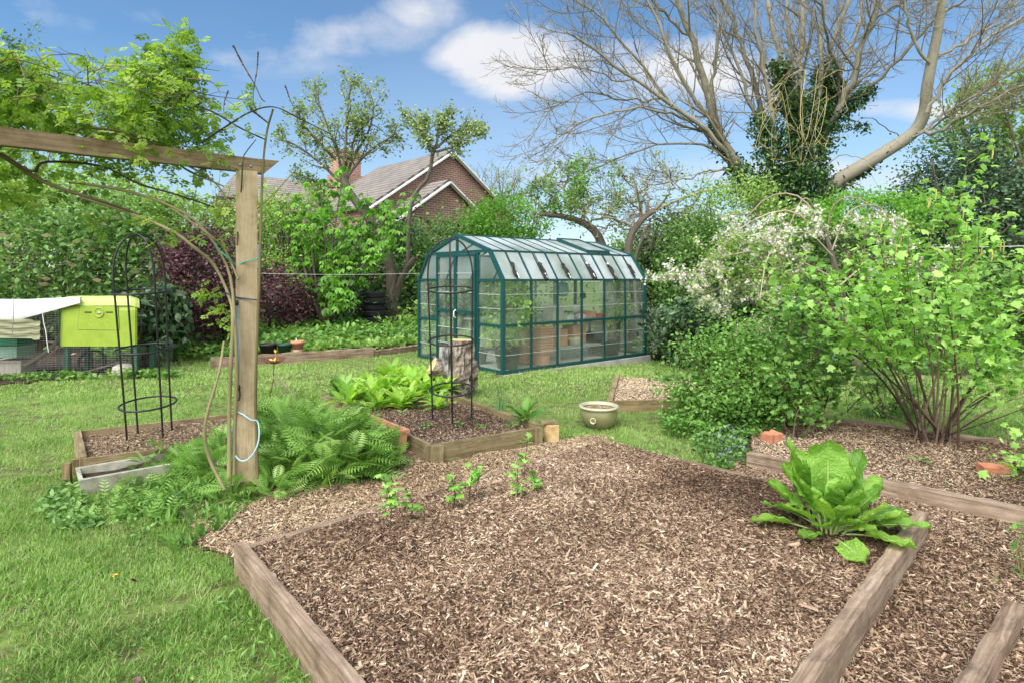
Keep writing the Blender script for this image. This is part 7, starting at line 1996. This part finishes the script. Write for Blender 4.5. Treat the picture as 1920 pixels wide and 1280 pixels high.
# tansy like ferny mass right of the post
def fern(label, cx_, cy_, rx, ry, n, size, hz, nm='tansy_clump', mat='leaf_tansy'):
    t = thing(nm, label, 'plant', (cx_, cy_, 0)); a = RNG.uniform(0, 6.28, n); r = np.sqrt(RNG.random(n))
    x, y = cx_ + rx * r * np.cos(a), cy_ + ry * r * np.sin(a); z = hz * (1 - .75 * r * r) * RNG.uniform(.15, 1, n)
    ya = a + RNG.normal(0, .9, n)
    b = MB(); b.scatter(FROND, np.stack([x, y, z], -1), rots(ya, np.clip(RNG.normal(.65, .45, n), -.4, 1.4), RNG.normal(0, .5, n)), size * RNG.uniform(.6, 1.2, n), np.clip(RNG.normal(.45, .3, n) + .35 * (z / hz - .5), 0, 1)); b.build('foliage', M[mat], t)
    b = MB(); m_ = n // 5; S = np.stack([np.stack([x, y, 0 * x], -1)[:m_], np.stack([x, y, z * .6], -1)[:m_], np.stack([x, y, z], -1)[:m_]], 1); b.tubes(S, np.full((m_, 3), .004), 4); b.build('stems', M['stem_green'], t)
fern('large mound of ferny green leaves right of the pergola post', -1.46, 4.66, .46, .36, 560, .25, .42)
fern('ferny clump behind the mound, reaching the terracotta trough', -2.02, 5.25, .36, .42, 300, .25, .36)
fern('ferny sprigs left of the pergola post, over the concrete trough', -2.30, 4.62, .34, .30, 230, .19, .28)
fern('small ferny tuft in front of the pergola post', -1.98, 4.02, .12, .07, 34, .15, .10)
fern('small ferny tuft at the front right foot of the pergola post', -1.70, 4.10, .15, .08, 60, .14, .12)
fern('ferny seedlings growing in the concrete trough', -2.75, 4.60, .26, .12, 46, .13, .26)
leafstuff('weeds', 'round leaved weeds under the ferny mound', [(-1.9, 4.15), (-1.0, 4.35), (-.85, 4.7), (-1.4, 4.5), (-1.85, 4.35)], 700, OVAL, .045, 'leaf_weed', .12, .3)

# little currant cuttings in the front bed
for i, (x, y, h, lab, nl) in enumerate([(730, 995, .30, 'leafy cutting at the left of the row in the front bed', 24), (770, 968, .16, 'low cutting, second in the row in the front bed', 14), (850, 955, .20, 'bushier cutting in the middle of the row', 22), (880, 940, .22, 'cutting with drooping leaves right of the middle of the row', 18), (968, 940, .20, 'cutting with a dark stub in a hollow', 18), (1000, 925, .14, 'small cutting right of the dark stub', 12), (983, 892, .26, 'tall single stemmed cutting at the back of the row', 12)]):
    g = G(x, y, .155); st_ = [[g, g + A([.01, 0, h * .5]), g + A([RNG.uniform(-.05, .05), 0, h])] for _ in range(2 if nl > 15 else 1)]
    p = np.vstack([smooth_path(s, 12)[4:] for s in st_]); q = p[RNG.integers(0, len(p), nl)] + RNG.normal(0, .02, (nl, 3)) * A([1, 1, .5])
    plant('currant_cutting', lab, 'plant', g, st_, .004, (LOBED, q, rrot(nl, 0, .3, .3), .055 * RNG.uniform(.6, 1.2, nl)), 'cuttings in the front bed', 'stem_dark', 'leaf_currant', rt=.002)
g = G(965, 940, .155); b = MB(); b.tubes(A([g, g + A([.012, 0, .05])]), [.008, .006], 6, cap=True); tag(b.build('cut_stub', M['stem_dark']), 'short dark pruned stub between the cuttings', 'stub')
# right edge plants
g = A([2.72, 3.0, .0])
for i, (gx_, gy_, h, n, lab) in enumerate([(2.62, 2.98, .30, 46, 'spindly pale weed on the path at the right edge'), (2.78, 2.86, .22, 40, 'leafy weed at the end of the thin log, right edge'), (2.95, 3.25, .34, 36, 'tall thin weed against the sleeper at the right edge')]):
    S = [[A([gx_, gy_, 0]), A([gx_ + RNG.normal(0, .04), gy_, h * .5]), A([gx_ + RNG.normal(0, .08), gy_, h])] for _ in range(5)]
    p = np.vstack([smooth_path(s, 12) for s in S]); q = p[RNG.integers(0, len(p), n)] + RNG.normal(0, .02, (n, 3))
    plant('weed', lab, 'plant', (gx_, gy_, 0), S, .0025, (OVAL, q, rrot(n, .1, .3, .3), .035 * RNG.uniform(.6, 1.3, n)), 'weeds on the right path', 'stem_green', 'leaf_weed', rt=.0012)
currant('currant_bush', 'small currant shoot poking in at the right edge of the photo', (4.05, 4.35, .08), [(1905, 830, 0), (1880, 850, -.1), (1925, 800, 0), (1940, 860, .1), (1915, 880, -.2)], .005, LOBED, .06, 'leaf_currant', 4, grp, nl1=9, M2=3, l2=.3, t0=.3)
# tuft of grass on the corner of the front bed, and bean sticks
g = G(1160, 828, .1); t = thing('grass_tuft', 'pale tuft of long grass on the back corner of the front bed', 'plant', g); b = MB(); n = 130
b.scatter(BLADE, g + RNG.normal(0, .06, (n, 3)) * A([1, .6, 0]), rrot(n, .65, .35), np.stack([RNG.uniform(.08, .2, n), np.full(n, .004), RNG.uniform(.08, .2, n)], 1)); b.build('blades', M['leaf_light'], t)
t = thing('dry_weed', 'dry pinkish weed stalk on the lawn behind the ferny mound', 'plant', G(540, 770)); base = G(540, 770); b = MB(); S = []
for k in range(6): S.append(smooth_path([base, base + A([RNG.normal(0, .05), 0, .2]), base + A([RNG.normal(-.03, .14), RNG.normal(0, .1), RNG.uniform(.3, .52)])], 8))
b.tubes(A(S), np.tile(np.linspace(.005, .002, 8), (6, 1)), 4); P2, R2 = spawn(A(S), np.full((6, 8), .003), 4, .4, 1, .6, .3, 5, rmin=.0015); b.tubes(P2, R2, 3); b.build('stalks', M['palebranch'], t)
# fallen prunings in the right bed
rope('twig', 'long pale twig lying across the right bed', [P(1560, 790, 5.9), G(1620, 808, .10), G(1690, 842, .10)], .005, 'palebranch')
rope('twig', 'dark pruned branch lying in the right bed by the orange brick', [G(1470, 838, .08), G(1530, 835, .10), G(1570, 826, .10), G(1632, 832, .09)], .011, 'stem_dark')
